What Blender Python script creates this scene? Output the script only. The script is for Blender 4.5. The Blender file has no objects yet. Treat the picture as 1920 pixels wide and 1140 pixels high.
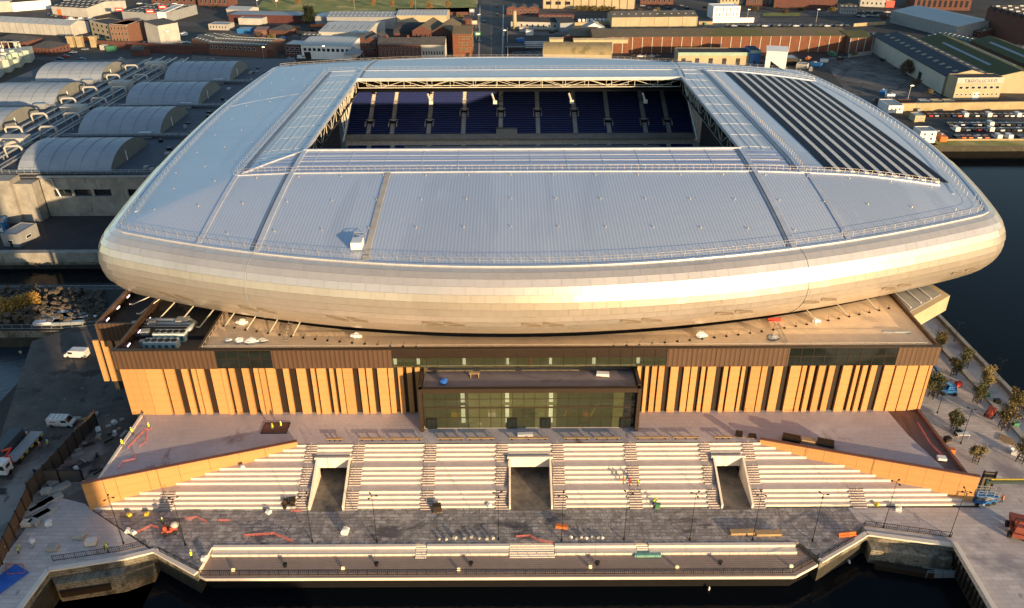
import bpy, bmesh, math, random
import numpy as np
from mathutils import Vector, Matrix, Euler
random.seed(7)
R = math.radians
S = bpy.context.scene
C = S.collection
# ---------------------------------------------------------------- camera
FPX = 1493.0
cam_d = bpy.data.cameras.new('camera'); cam = bpy.data.objects.new('camera', cam_d); C.objects.link(cam)
cam_d.sensor_width = 36; cam_d.lens = FPX / 1920 * 36; cam_d.clip_start = 1; cam_d.clip_end = 9000
CAMR = Euler((R(90 - 28.7), 0, 0)).to_matrix() @ Matrix.Rotation(R(-0.27), 3, 'Z')
cam.matrix_world = Matrix.Translation((0, 0, 100)) @ CAMR.to_4x4()
S.camera = cam
# ---------------------------------------------------------------- sky and sun
SUN_EL, SUN_AZ = R(7.2), math.atan2(.565, -.825)
w = bpy.data.worlds.new("World"); S.world = w; w.use_nodes = True
nt = w.node_tree; nt.nodes.clear()
sky = nt.nodes.new('ShaderNodeTexSky'); sky.sky_type = 'NISHITA'; sky.sun_disc = False
sky.sun_elevation = SUN_EL; sky.sun_rotation = SUN_AZ; sky.air_density = 1.0; sky.dust_density = .6; sky.ozone_density = 1.5
bg = nt.nodes.new('ShaderNodeBackground'); bg.inputs[1].default_value = 0.15
wo = nt.nodes.new('ShaderNodeOutputWorld')
nt.links.new(sky.outputs[0], bg.inputs[0]); nt.links.new(bg.outputs[0], wo.inputs[0])
sd = bpy.data.lights.new('sun', 'SUN'); sd.energy = 5.0; sd.angle = R(.5); sd.color = (1, .69, .37)
sun = bpy.data.objects.new('sun', sd); C.objects.link(sun)
sv = Vector((math.sin(SUN_AZ) * math.cos(SUN_EL), math.cos(SUN_AZ) * math.cos(SUN_EL), math.sin(SUN_EL)))
sun.rotation_euler = sv.to_track_quat('Z', 'Y').to_euler(); sun.location = sv * 400
S.view_settings.view_transform = 'Standard'; S.view_settings.look = 'None'
S.view_settings.gamma = 1; S.view_settings.exposure = 0.85; S.view_settings.use_curve_mapping = False
S.render.engine = 'CYCLES'; S.cycles.max_bounces = 5; S.cycles.transparent_max_bounces = 6

def P(px, py, z=0.0):
    """a direction measured on the photograph, followed down to height z"""
    d = CAMR @ Vector(((px - 960) / FPX, -(py - 570) / FPX, -1))
    t = (z - 100) / d.z
    return (d.x * t, d.y * t)
# ---------------------------------------------------------------- helpers
def wm(o):
    m = o.matrix_basis.copy()
    while o.parent: o = o.parent; m = o.matrix_basis @ m
    return m
def tag(o, label=None, cat=None, group=None, kind=None):
    if label: o['label'] = label
    if cat: o['category'] = cat
    if group: o['group'] = group
    if kind: o['kind'] = kind
    return o
def thing(name, label, cat, loc=(0, 0, 0), rz=0, group=None):
    o = bpy.data.objects.new(name, None); C.objects.link(o); o.empty_display_size = 1
    o.location = loc if len(loc) == 3 else (loc[0], loc[1], 0); o.rotation_euler = (0, 0, rz)
    return tag(o, label, cat, group)
def inst(me, name, parent, loc=(0, 0, 0), rz=0, sc=None):
    o = bpy.data.objects.new(name, me); C.objects.link(o); o.parent = parent
    o.location = loc; o.rotation_euler = (0, 0, rz)
    if sc: o.scale = sc
    return o
def copy_tree(o, parent=None, kids=None):
    c = o.copy(); C.objects.link(c); c.parent = parent
    for ch in o.children: copy_tree(ch, c)
    return c
class MB:
    def __init__(s): s.v = []; s.f = []; s.m = []
    def add(s, vs, fs, m=0):
        b = len(s.v); s.v += [tuple(v) for v in vs]; s.f += [tuple(b + i for i in f) for f in fs]; s.m += [m] * len(fs); return s
    def box(s, x0, y0, z0, x1, y1, z1, m=0):
        return s.add([(x0,y0,z0),(x1,y0,z0),(x1,y1,z0),(x0,y1,z0),(x0,y0,z1),(x1,y0,z1),(x1,y1,z1),(x0,y1,z1)],
                     [(3,2,1,0),(4,5,6,7),(0,1,5,4),(1,2,6,5),(2,3,7,6),(3,0,4,7)], m)
    def rbox(s, cx, cy, z0, lx, ly, h, a=0, m=0, taper=1):
        c, n = math.cos(a), math.sin(a); q = []
        for k, z in ((1, z0), (taper, z0 + h)):
            for x, y in ((-1,-1),(1,-1),(1,1),(-1,1)):
                x *= lx/2*k; y *= ly/2*k; q.append((cx + x*c - y*n, cy + x*n + y*c, z))
        return s.add(q, [(3,2,1,0),(4,5,6,7),(0,1,5,4),(1,2,6,5),(2,3,7,6),(3,0,4,7)], m)
    def prism(s, pts, z0, z1, m=0, bottom=True):
        n = len(pts); q = [(p[0], p[1], z0) for p in pts] + [(p[0], p[1], z1) for p in pts]
        f = [tuple(range(n, 2*n))] + [(i, (i+1) % n, n + (i+1) % n, n + i) for i in range(n)]
        if bottom: f.append(tuple(reversed(range(n))))
        return s.add(q, f, m)
    def quad(s, a, b, c, d, m=0): return s.add([a, b, c, d], [(0, 1, 2, 3)], m)
    def bar(s, a, b, w=.1, h=None, m=0):
        a = Vector(a); b = Vector(b); d = (b - a)
        if d.length < 1e-6: return s
        d.normalize(); u = d.cross(Vector((0, 0, 1)))
        if u.length < 1e-3: u = Vector((1, 0, 0))
        u.normalize(); v = u.cross(d); h = h or w; u *= w/2; v *= h/2
        q = [a-u-v, a+u-v, a+u+v, a-u+v, b-u-v, b+u-v, b+u+v, b-u+v]
        return s.add(q, [(3,2,1,0),(4,5,6,7),(0,1,5,4),(1,2,6,5),(2,3,7,6),(3,0,4,7)], m)
    def tube(s, pts, r, n=6, m=0, r2=None):
        pts = [Vector(p) for p in pts]; rings = []
        for i, p in enumerate(pts):
            d = (pts[min(i+1, len(pts)-1)] - pts[max(i-1, 0)]).normalized()
            u = d.cross(Vector((0, 0, 1)));
            if u.length < 1e-2: u = Vector((1, 0, 0))
            u.normalize(); v = d.cross(u); rr = r if r2 is None else r + (r2 - r) * i / (len(pts)-1)
            rings.append([p + (u*math.cos(a) + v*math.sin(a))*rr for a in [2*math.pi*k/n for k in range(n)]])
        vs = [q for r_ in rings for q in r_]; fs = []
        for i in range(len(pts)-1):
            for k in range(n): fs.append((i*n+k, i*n+(k+1) % n, (i+1)*n+(k+1) % n, (i+1)*n+k))
        fs += [tuple(reversed(range(n))), tuple((len(pts)-1)*n + k for k in range(n))]
        return s.add(vs, fs, m)
    def cyl(s, x, y, z0, z1, r, n=10, m=0, r2=None):
        r2 = r if r2 is None else r2
        q = [(x + r*math.cos(2*math.pi*k/n), y + r*math.sin(2*math.pi*k/n), z0) for k in range(n)] + \
            [(x + r2*math.cos(2*math.pi*k/n), y + r2*math.sin(2*math.pi*k/n), z1) for k in range(n)]
        return s.add(q, [tuple(reversed(range(n))), tuple(range(n, 2*n))] + [(k, (k+1) % n, n+(k+1) % n, n+k) for k in range(n)], m)
    def ell(s, c, r, n=8, k=5, m=0, jit=0):
        vs = []; fs = []
        for i in range(k+1):
            t = math.pi*i/k
            for j in range(n):
                a = 2*math.pi*j/n; q = 1 + random.uniform(-jit, jit)
                vs.append((c[0] + r[0]*math.sin(t)*math.cos(a)*q, c[1] + r[1]*math.sin(t)*math.sin(a)*q, c[2] + r[2]*math.cos(t)*q))
        for i in range(k):
            for j in range(n): fs.append((i*n+j, (i+1)*n+j, (i+1)*n+(j+1) % n, i*n+(j+1) % n))
        return s.add(vs, fs, m)
    def mesh(s, name, mats, smooth=False, inv=None):
        me = bpy.data.meshes.new(name)
        vs = s.v if inv is None else [tuple(inv @ Vector(v)) for v in s.v]
        me.from_pydata(vs, [], s.f); me.update()
        if not isinstance(mats, (list, tuple)): mats = [mats]
        for m_ in mats: me.materials.append(m_)
        if len(mats) > 1: me.polygons.foreach_set('material_index', s.m)
        if smooth: me.polygons.foreach_set('use_smooth', [True]*len(s.f))
        return me
    def build(s, name, mats, parent=None, local=False, smooth=False, loc=None, **kw):
        """vertices are in world coordinates unless local; they are stored relative to the parent"""
        inv = None
        if parent is not None and not local: inv = wm(parent).inverted()
        if parent is None and not local:
            if loc is None:
                a = np.array(s.v); loc = ((a[:,0].min()+a[:,0].max())/2, (a[:,1].min()+a[:,1].max())/2, a[:,2].min())
            inv = Matrix.Translation(loc).inverted()
        o = bpy.data.objects.new(name, s.mesh(name, mats, smooth, inv)); C.objects.link(o)
        if parent is not None: o.parent = parent
        elif loc is not None: o.location = loc
        return tag(o, **kw)
# ---------------------------------------------------------------- materials
MATS = {}
def mat(name, c, c2=None, sc=.3, rough=.75, metal=0, bump=0, bsc=6, spec=.4, wave=None, stain=None, big=None, brick=None, emit=None, det=5, rv=0, contrast=(.3,.7)):
    if name in MATS: return MATS[name]
    m = bpy.data.materials.new(name); m.use_nodes = True; n = m.node_tree.nodes; L = m.node_tree.links
    b = n['Principled BSDF']; b.inputs['Roughness'].default_value = rough; b.inputs['Metallic'].default_value = metal
    b.inputs['Specular IOR Level'].default_value = spec
    tc = n.new('ShaderNodeTexCoord'); co = tc.outputs['Object']
    c = tuple(c) + (1,); c2 = tuple(c2) + (1,) if c2 else tuple(x*.75 for x in c[:3]) + (1,)
    nz = n.new('ShaderNodeTexNoise'); nz.inputs['Scale'].default_value = sc; nz.inputs['Detail'].default_value = det; nz.inputs['Roughness'].default_value = .65
    L.new(co, nz.inputs['Vector'])
    cr = n.new('ShaderNodeValToRGB'); cr.color_ramp.elements[0].position = contrast[0]; cr.color_ramp.elements[1].position = contrast[1]
    cr.color_ramp.elements[0].color = c2; cr.color_ramp.elements[1].color = c
    L.new(nz.outputs['Fac'], cr.inputs[0]); col = cr.outputs[0]; hsrc = []
    def mix(a, bcol, fac, mode='MIX'):
        x = n.new('ShaderNodeMix'); x.data_type = 'RGBA'; x.blend_type = mode
        L.new(fac, x.inputs[0]); L.new(a, x.inputs[6])
        if isinstance(bcol, tuple): x.inputs[7].default_value = bcol + (1,)
        else: L.new(bcol, x.inputs[7])
        return x.outputs[2]
    def sstep(src, lo, hi, inv=False):
        r = n.new('ShaderNodeMapRange'); r.interpolation_type = 'SMOOTHSTEP'; L.new(src, r.inputs[0])
        r.inputs[1].default_value = lo; r.inputs[2].default_value = hi
        r.inputs[3].default_value, r.inputs[4].default_value = (1, 0) if inv else (0, 1)
        return r.outputs[0]
    if brick:   # (scale, w, h, mortar colour, mortar size, colour2, axis)
        bs, bw, bh, mc, ms, bc2, ax = brick
        mp = n.new('ShaderNodeMapping')
        if ax == 'xz': mp.inputs['Rotation'].default_value = (R(90), 0, 0)
        L.new(co, mp.inputs[0])
        br = n.new('ShaderNodeTexBrick'); br.inputs['Scale'].default_value = bs; br.inputs['Brick Width'].default_value = bw; br.inputs['Row Height'].default_value = bh
        br.inputs['Mortar Size'].default_value = ms; br.inputs['Mortar'].default_value = tuple(mc) + (1,); br.inputs['Color2'].default_value = tuple(bc2) + (1,)
        br.inputs['Bias'].default_value = -.2
        L.new(mp.outputs[0], br.inputs['Vector']); L.new(col, br.inputs['Color1']); col = br.outputs['Color']; hsrc.append((br.outputs['Fac'], -.6))
    if big:     # (colour, scale, lo, hi)
        for q in (big if isinstance(big, list) else [big]):
            bc, bsz, lo, hi = q[:4]
            n2 = n.new('ShaderNodeTexNoise'); n2.inputs['Scale'].default_value = bsz; n2.inputs['Detail'].default_value = 6; n2.inputs['Roughness'].default_value = .6; n2.inputs['Distortion'].default_value = .4
            if len(q) > 4:
                mp = n.new('ShaderNodeMapping'); mp.inputs['Scale'].default_value = q[4]; L.new(co, mp.inputs[0]); L.new(mp.outputs[0], n2.inputs['Vector'])
            else: L.new(co, n2.inputs['Vector'])
            col = mix(col, tuple(bc), sstep(n2.outputs['Fac'], lo, hi))
    if wave:    # (axis, period m, colour factor, bump)
        ax, per, cf, wb = wave
        wv = n.new('ShaderNodeTexWave'); wv.wave_type = 'BANDS'; wv.bands_direction = ax; wv.inputs['Scale'].default_value = 1/per*math.pi*2/20
        L.new(co, wv.inputs['Vector'])
        col = mix(col, tuple(x*cf for x in c[:3]), sstep(wv.outputs['Fac'], .65, .95))
        hsrc.append((wv.outputs['Fac'], wb))
    L.new(col, b.inputs['Base Color'])
    if rv:
        mr = n.new('ShaderNodeMapRange'); L.new(nz.outputs['Fac'], mr.inputs[0]); mr.inputs[1].default_value = .3; mr.inputs[2].default_value = .7
        mr.inputs[3].default_value = max(.02, rough - rv); mr.inputs[4].default_value = min(1, rough + rv); L.new(mr.outputs[0], b.inputs['Roughness'])
    last = None
    if bump:
        n3 = n.new('ShaderNodeTexNoise'); n3.inputs['Scale'].default_value = bsc; n3.inputs['Detail'].default_value = 6; L.new(co, n3.inputs['Vector'])
        hsrc.append((n3.outputs['Fac'], bump))
    for src, st in hsrc:
        if not st: continue
        bp = n.new('ShaderNodeBump'); bp.inputs['Strength'].default_value = min(1, abs(st)); bp.inputs['Distance'].default_value = .12; bp.invert = st < 0
        L.new(src, bp.inputs['Height'])
        if last: L.new(last, bp.inputs['Normal'])
        last = bp.outputs[0]
    if last: L.new(last, b.inputs['Normal'])
    if emit:
        b.inputs['Emission Color'].default_value = tuple(emit[0]) + (1,); b.inputs['Emission Strength'].default_value = emit[1]
    MATS[name] = m; return m
def glassm(name, c, rough=.08, spec=.8, alpha=None):
    m = mat(name, c, tuple(x*.8 for x in c), sc=.5, rough=rough, spec=spec)
    return m
asphalt = mat('asphalt', (.06,.058,.058), (.035,.035,.038), sc=.08, rough=.85, bump=.5, bsc=2, big=((.1,.09,.08), .03, .5, .7))
yard = mat('yard_ground', (.13,.115,.105), (.05,.045,.045), sc=.15, rough=.9, bump=1, bsc=1.2, big=[((.26,.235,.22), .05, .55, .66, (1,.6,1)), ((.035,.032,.034), .13, .56, .63), ((.2,.17,.14), .5, .62, .7)])
land_m = mat('city_ground', (.05,.045,.042), (.026,.025,.026), sc=.05, rough=.9, bump=.6, bsc=.8, big=[((.075,.066,.06), .012, .5, .62), ((.03,.036,.018), .02, .58, .66)])
paving = mat('plaza_paving', (.66,.59,.56), (.46,.41,.395), sc=.12, rough=.7, bump=.15, bsc=3, brick=(1, 1.8, .9, (.36,.32,.3), .03, (.46,.41,.39), 'xy'), big=[((.28,.25,.26), .06, .54, .68), ((.66,.6,.54), .1, .6, .75), ((.3,.27,.26), .5, .63, .7, (1, .3, 1))])
setts = mat('granite_setts', (.46,.43,.42), (.17,.165,.17), sc=.7, rough=.55, rv=.25, bump=.6, bsc=2.5, brick=(1, 2.2, .8, (.14,.135,.14), .06, (.22,.21,.21), 'xy'), big=[((.09,.088,.1), .11, .55, .64, (1, 2.2, 1)), ((.5,.47,.44), .16, .56, .74), ((.13,.125,.135), .5, .6, .68, (2.5, .5, 1)), ((.42,.4,.4), .8, .6, .7, (1, 2, 1))], contrast=(.42,.58))
deckpave = mat('terrace_deck_paving', (.50,.45,.47), (.38,.34,.36), sc=.15, rough=.65, bump=.2, bsc=2, brick=(1, 1.2, 1.2, (.36,.32,.33), .02, (.44,.39,.41), 'xy'), big=[((.2,.15,.15), .09, .6, .7, (1.6,.7,1)), ((.58,.53,.54), .05, .5, .7)])
deckdark = mat('wet_deck_edge', (.12,.06,.065), (.07,.045,.05), sc=.5, rough=.45, bump=.2)
concrete = mat('concrete', (.42,.4,.37), (.3,.285,.265), sc=.4, rough=.8, bump=.25, bsc=5)
stepc = mat('step_concrete', (.74,.67,.58), (.64,.57,.5), sc=.5, rough=.75, bump=.12, bsc=6, big=((.5,.44,.4), .5, .62, .75))
tread = mat('tread_concrete', (.62,.53,.51), (.5,.43,.415), sc=.4, rough=.75, bump=.15, bsc=6)
oldconc = mat('weathered_concrete', (.36,.345,.31), (.2,.19,.17), sc=.25, rough=.85, bump=.3, bsc=2, big=((.13,.12,.1), .35, .55, .72, (3, 3, .35)))
timber = mat('timber_deck', (.36,.27,.22), (.28,.21,.175), sc=.4, rough=.7, wave=('Y', .4, .8, .2), big=((.42,.33,.28), .08, .55, .7))
qstone = mat('quay_stone', (.36,.33,.26), (.17,.15,.12), sc=.6, rough=.9, bump=1, bsc=2.5, brick=(1, 1.3, .45, (.1,.09,.07), .05, (.26,.23,.18), 'xz'), big=[((.07,.065,.05), .25, .48, .62, (1,1,.5)), ((.12,.09,.05), .9, .55, .65)])
quaydark = mat('tidal_stone', (.05,.046,.035), (.018,.018,.015), sc=.5, rough=.7, bump=.9, bsc=2, big=((.09,.08,.06), .8, .6, .7))
sand = mat('sandstone_wall', (.42,.34,.2), (.28,.22,.13), sc=.3, rough=.9, bump=.7, bsc=1.5)
waterm = mat('dock_water', (.004,.006,.009), (.003,.005,.007), sc=.02, rough=.10, spec=.06, bump=.3, bsc=.9)
waterb = mat('harbour_water', (.02,.035,.05), (.014,.026,.04), sc=.05, rough=.25, spec=.5, bump=.8, bsc=.8)
grass = mat('grass', (.3,.29,.07), (.12,.15,.04), sc=.1, rough=.95, bump=.8, bsc=1, big=((.5,.38,.14), .03, .5, .65))
roofm = mat('roof_sheet', (.47,.54,.65), (.43,.50,.60), sc=.06, rough=.42, metal=.25, spec=.5, wave=('X', .66, .86, .16), big=[((.39,.455,.56), .045, .5, .56, (1, .02, 1)), ((.52,.58,.67), .09, .6, .75, (1, .15, 1))])
roofm2 = mat('roof_sheet_side', (.5,.57,.67), (.46,.53,.62), sc=.05, rough=.45, metal=.25, spec=.5, wave=('X', .5, .93, .08), bump=.05, bsc=.5, big=[((.43,.5,.6), .03, .5, .62), ((.36,.41,.48), .12, .64, .8, (1, .3, 1))])
translu = mat('translucent_roof_sheet', (.30,.33,.43), (.25,.28,.38), sc=.3, rough=.3, metal=.1, spec=.6, wave=('Y', 2.05, 1.55, .3))
translv = mat('translucent_side_sheet', (.52,.54,.58), (.45,.48,.53), sc=.3, rough=.35, metal=.1, spec=.6, wave=('X', 1.6, .75, .3))
seamm = mat('roof_flashing', (.55,.58,.64), (.42,.46,.53), sc=.4, rough=.4, metal=.3)
seamd = mat('gutter_dark', (.16,.2,.26), (.12,.15,.2), sc=.4, rough=.5)
railm = mat('galvanised_rail', (.5,.47,.43), (.42,.39,.36), sc=1, rough=.4, metal=.4)
pvm = mat('solar_glass', (.008,.014,.034), (.006,.011,.026), sc=.4, rough=.45, spec=.02, wave=('Y', 1.0, 1.5, 0))
clad = mat('cladding_metal', (.81,.74,.65), (.76,.695,.61), sc=.25, rough=.32, metal=.72, spec=.5, bump=.08, bsc=3, big=((.72,.65,.565), .05, .52, .66))
clad2 = mat('cladding_metal_dull', (.80,.731,.642), (.75,.685,.601), sc=.25, rough=.33, metal=.72, spec=.5, bump=.08, bsc=3, big=((.70,.635,.55), .05, .52, .66))
clad3 = mat('cladding_metal_pale', (.82,.75,.659), (.77,.704,.619), sc=.25, rough=.31, metal=.72, spec=.5, bump=.08, bsc=3, big=((.74,.67,.58), .05, .52, .66))
cladslot = mat('cladding_vent', (.34,.28,.21), (.26,.21,.16), sc=1, rough=.6, metal=.3)
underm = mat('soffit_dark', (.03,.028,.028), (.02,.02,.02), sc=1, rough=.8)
terra = mat('terracotta_panel', (.50,.27,.105), (.46,.25,.097), sc=.25, rough=.7, bump=.05, bsc=20, spec=.25, wave=('Z', 1.6, .9, .1), big=((.44,.225,.085), .35, .56, .7, (1.5,1.5,.25)))
terra2 = mat('terracotta_panel_deep', (.45,.24,.09), (.42,.22,.085), sc=.25, rough=.7, bump=.05, bsc=20, spec=.25, wave=('Z', 1.6, .9, .1), big=((.44,.225,.085), .35, .56, .7, (1.5,1.5,.25)))
terracap = mat('rusty_capping', (.2,.08,.05), (.15,.065,.045), sc=.6, rough=.6)
bronze = mat('bronze_fascia', (.115,.068,.042), (.095,.058,.038), sc=.4, rough=.5, metal=.15, wave=('X', .9, .55, .2))
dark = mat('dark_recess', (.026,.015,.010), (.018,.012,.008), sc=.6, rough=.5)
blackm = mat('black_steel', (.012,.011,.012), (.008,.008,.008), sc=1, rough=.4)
brownsteel = mat('brown_steel', (.035,.022,.014), (.028,.018,.012), sc=1, rough=.5)
glassg = glassm('green_glass', (.045,.055,.03), rough=.12)
glassl = glassm('pale_green_glass', (.10,.115,.055), rough=.12)
glassd = glassm('dark_glass', (.012,.016,.014), rough=.08)
litcol = mat('column_added_glow', (.7,.72,.45), (.6,.62,.4), sc=1, rough=.7, emit=((1, .95, .55), .9))  # glow added so the columns look lit from inside; they are not lamps
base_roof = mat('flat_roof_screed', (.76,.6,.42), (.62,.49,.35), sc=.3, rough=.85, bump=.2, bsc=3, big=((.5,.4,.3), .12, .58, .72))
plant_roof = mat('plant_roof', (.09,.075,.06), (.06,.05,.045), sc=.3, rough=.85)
seatblue = mat('blue_seats', (.016,.032,.17), (.012,.023,.12), sc=3, rough=.5)
seatcon = mat('stand_concrete', (.66,.68,.74), (.56,.58,.64), sc=1, rough=.8)
aislem = mat('aisle_concrete', (.8,.72,.6), (.55,.48,.38), sc=1.5, rough=.85)
truss = mat('truss_steel', (.66,.62,.52), (.58,.55,.46), sc=1, rough=.45)
white = mat('white_paint', (.75,.75,.74), (.66,.66,.65), sc=.5, rough=.5)
offw = mat('off_white_render', (.47,.46,.43), (.34,.335,.31), sc=.2, rough=.8, bump=.1)
grey = mat('grey_paint', (.3,.31,.32), (.22,.23,.24), sc=.4, rough=.6)
steelg = mat('galvanised_duct', (.45,.48,.5), (.33,.36,.38), sc=.6, rough=.4, metal=.4)
redm = mat('red_plastic', (.6,.05,.03), (.45,.04,.03), sc=1, rough=.5)
netm = mat('red_barrier_mesh', (.6,.2,.17), (.6,.12,.1), sc=3, rough=.6)
orangem = mat('orange_plastic', (.55,.16,.05), (.6,.16,.03), sc=1, rough=.5)
yellowm = mat('yellow_paint', (.7,.5,.05), (.55,.4,.04), sc=1, rough=.5)
hivis = mat('hi_vis_yellow', (.62,.75,.05), (.5,.62,.04), sc=2, rough=.6)
hiviso = mat('hi_vis_orange', (.85,.25,.04), (.7,.2,.03), sc=2, rough=.6)
navy = mat('navy_cloth', (.02,.025,.05), (.015,.02,.035), sc=2, rough=.8)
skin = mat('skin', (.5,.3,.2), (.42,.25,.17), sc=4, rough=.6)
bluem = mat('blue_paint', (.03,.16,.42), (.02,.12,.33), sc=1, rough=.45)
bluetarp = mat('blue_tarpaulin', (.02,.12,.5), (.015,.08,.35), sc=1, rough=.5)
greenp = mat('green_paint', (.06,.2,.12), (.04,.15,.09), sc=1, rough=.6)
teal = mat('teal_netting', (.2,.45,.38), (.13,.3,.25), sc=2, rough=.7)
wood = mat('pallet_wood', (.45,.31,.16), (.33,.22,.12), sc=1.5, rough=.8)
tyre = mat('rubber', (.015,.015,.016), (.01,.01,.01), sc=1, rough=.8)
brickm = mat('red_brick', (.23,.085,.05), (.16,.06,.04), sc=.8, rough=.9, brick=(1, .6, .2, (.2,.15,.12), .02, (.19,.075,.045), 'xz'), bump=.2)
brickd = mat('dark_brick', (.14,.06,.045), (.09,.04,.035), sc=.5, rough=.9, bump=.3)
bricko = mat('orange_brick', (.19,.07,.034), (.12,.05,.028), sc=.4, rough=.9, bump=.3)
cream = mat('cream_wall', (.44,.37,.24), (.34,.285,.19), sc=.2, rough=.8, bump=.1)
creamrib = mat('cream_ribbed_cladding', (.5,.5,.44), (.43,.43,.38), sc=.1, rough=.6, wave=('X', 1.2, .75, .3))
slate = mat('slate_roof', (.085,.08,.08), (.05,.05,.052), sc=.5, rough=.8, bump=.4, bsc=3)
asbest = mat('asbestos_sheet_roof', (.15,.135,.115), (.085,.08,.075), sc=.12, rough=.9, wave=('X', 1.2, .75, .3), big=((.06,.065,.03), .05, .55, .7))
brownroof = mat('brown_sheet_roof', (.16,.125,.08), (.11,.085,.055), sc=.1, rough=.9, wave=('X', 1.5, .8, .3), big=((.09,.1,.025), .02, .5, .62))
mossroof = mat('mossy_roof', (.075,.085,.03), (.05,.055,.025), sc=.15, rough=.95, wave=('X', 1.5, .8, .3), bump=.3)
palemetal = mat('pale_metal_roof', (.42,.45,.46), (.34,.37,.38), sc=.05, rough=.5, wave=('X', 2.4, .7, .3))
darkcont = mat('dark_blue_container', (.05,.07,.09), (.035,.05,.065), sc=.4, rough=.6)
bluegrey = mat('blue_grey_roof', (.26,.30,.34), (.2,.235,.27), sc=.06, rough=.6, wave=('X', 1.0, .8, .2))
navyroof = mat('navy_sheet_roof', (.012,.022,.045), (.008,.016,.032), sc=.1, rough=.7, wave=('X', 1.2, .7, .3))
darkroof = mat('dark_felt_roof', (.045,.045,.052), (.03,.03,.035), sc=.15, rough=.9)
greenroof = mat('pale_green_fascia', (.3,.42,.34), (.25,.35,.28), sc=.2, rough=.7)
skylm = mat('grp_skylight', (.55,.57,.52), (.42,.44,.4), sc=.5, rough=.5)
windk = glassm('window_dark', (.02,.026,.032), rough=.1)
shedroof = mat('shed_vault_sheet', (.3,.345,.40), (.24,.28,.33), sc=.15, rough=.6, bump=.1, bsc=1)
shedend = mat('shed_end_panel', (.22,.22,.2), (.17,.17,.155), sc=.3, rough=.8)
sheddeck = mat('works_roof_deck', (.085,.1,.125), (.06,.07,.09), sc=.3, rough=.85, bump=.2)
rock = mat('rubble_stone', (.15,.125,.095), (.06,.05,.042), sc=.9, rough=.95, bump=.6)
bark = mat('bark', (.09,.065,.045), (.06,.045,.03), sc=3, rough=.9)
leafg = mat('leaf_green', (.12,.115,.04), (.07,.075,.028), sc=2, rough=.7)
leafo = mat('leaf_olive', (.2,.15,.05), (.12,.1,.035), sc=2, rough=.7)
leafd = mat('leaf_dark', (.02,.03,.014), (.012,.02,.01), sc=2, rough=.8)
twigm = mat('dry_twigs', (.4,.22,.08), (.25,.14,.06), sc=2, rough=.9)
line_w = mat('road_line_white', (.6,.6,.58), (.4,.4,.39), sc=2, rough=.7)
# alpha for see-through glass
for m_, a_ in ((glassg, .5), (glassl, .45)):
    m_.node_tree.nodes['Principled BSDF'].inputs['Alpha'].default_value = a_
# ================================================================ SETTING
A = [P(30,1150), P(90,1068), P(232,1046), P(290,1032), P(368,1075), P(400,1022), P(1500,1018), P(1538,1052), P(1610,1010), P(1625,1000), P(1790,1022), P(1870,1160)]
dl = np.array(A[0]) - np.array(A[1]); dl = np.array(A[0]) + dl/abs(dl[1])*(A[0][1]-38)
dr = np.array(A[-1]) - np.array(A[-2]); dr = np.array(A[-1]) + dr/abs(dr[1])*(A[-1][1]-38)
land = [(-110,38), tuple(dl)] + A + [tuple(dr), (107.5,38), (107.5,322), (3500,322), (3500,5000), (-3500,5000), (-3500,211.5), (-100,211.5), (-100,193), (-3500,193), (-3500,170), (-110,170)]
def sheet(name, pts, z, m, kind='structure', **k):
    from mathutils.geometry import tessellate_polygon
    v3 = [Vector((p[0], p[1], 0)) for p in pts]; fs = []
    for t in tessellate_polygon([v3]):
        a_, b_, c_ = (v3[i] for i in t); fs.append(tuple(t) if (b_-a_).cross(c_-a_).z > 0 else tuple(reversed(t)))
    me = bpy.data.meshes.new(name); me.from_pydata(v3, [], fs); me.update(); me.materials.append(m)
    o = bpy.data.objects.new(name, me); C.objects.link(o); o.location.z = z
    return tag(o, kind=kind, **k)
sheet('ground', land, 0, land_m)
def skirt(name, pts, z0, z1, m, kind='structure', closed=True):
    b = MB(); n = len(pts)
    for i in range(n if closed else n-1):
        p, q = pts[i], pts[(i+1) % n]; b.quad((p[0],p[1],z0), (q[0],q[1],z0), (q[0],q[1],z1), (p[0],p[1],z1))
    return b.build(name, m, loc=(0,0,0), kind=kind)
skirt('quay_wall', land, -1.9, 0, qstone); skirt('tidal_wall', land, -7, -1.9, quaydark)
cb = MB()
for p_, q_ in zip(A[:4]+A[7:11], A[1:5]+A[8:12]): cb.bar((*p_, -.02), (*q_, -.02), .9, .3)
tag(cb.build('quay_coping', MATS['step_concrete'], loc=(0,0,0)), kind='structure')
sheet('dock_water', [(-60,0), (107.4,0), (107.4,112), (-60,112)], -4.6, waterm)
sheet('river_water', [(107.6,-400), (3500,-400), (3500,321.9), (107.6,321.9)], -4.6, waterm)
sheet('harbour_water', [(-3500,-400), (-110.1,-400), (-110.1,169.9), (-3500,169.9)], -4.6, waterb)
sheet('basin_water', [(-3500,193.1), (-100.1,193.1), (-100.1,211.4), (-3500,211.4)], -3.2, waterm)
def zone(name, px, m, z=.02, **k): return sheet(name, [P(*p) for p in px], z, m, **k)
zone('yard', [(-260,1400),(-60,1000),(60,640),(180,600),(275,760),(245,800),(150,1000),(90,1064),(28,1150),(-60,1300)], yard, .02)
sheet('works_yard', [(-400,211.5), (-99,211.5), (-99,244), (-400,244)], .02, blackm if 0 else darkroof)
plz = [P(172,957), P(285,1033), P(235,1044), P(92,1066), P(30,1145), P(-40,1145), P(0,1055), P(70,962), P(100,930), P(160,945)]
sheet('quayside_paving', plz, .03, paving)
prom = [P(172,955), P(1590,952), P(1627,999), P(1610,1009), P(1540,1050), P(1500,1018), P(400,1022), P(370,1072), P(290,1032)]
sheet('promenade', prom, .035, setts)
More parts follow.
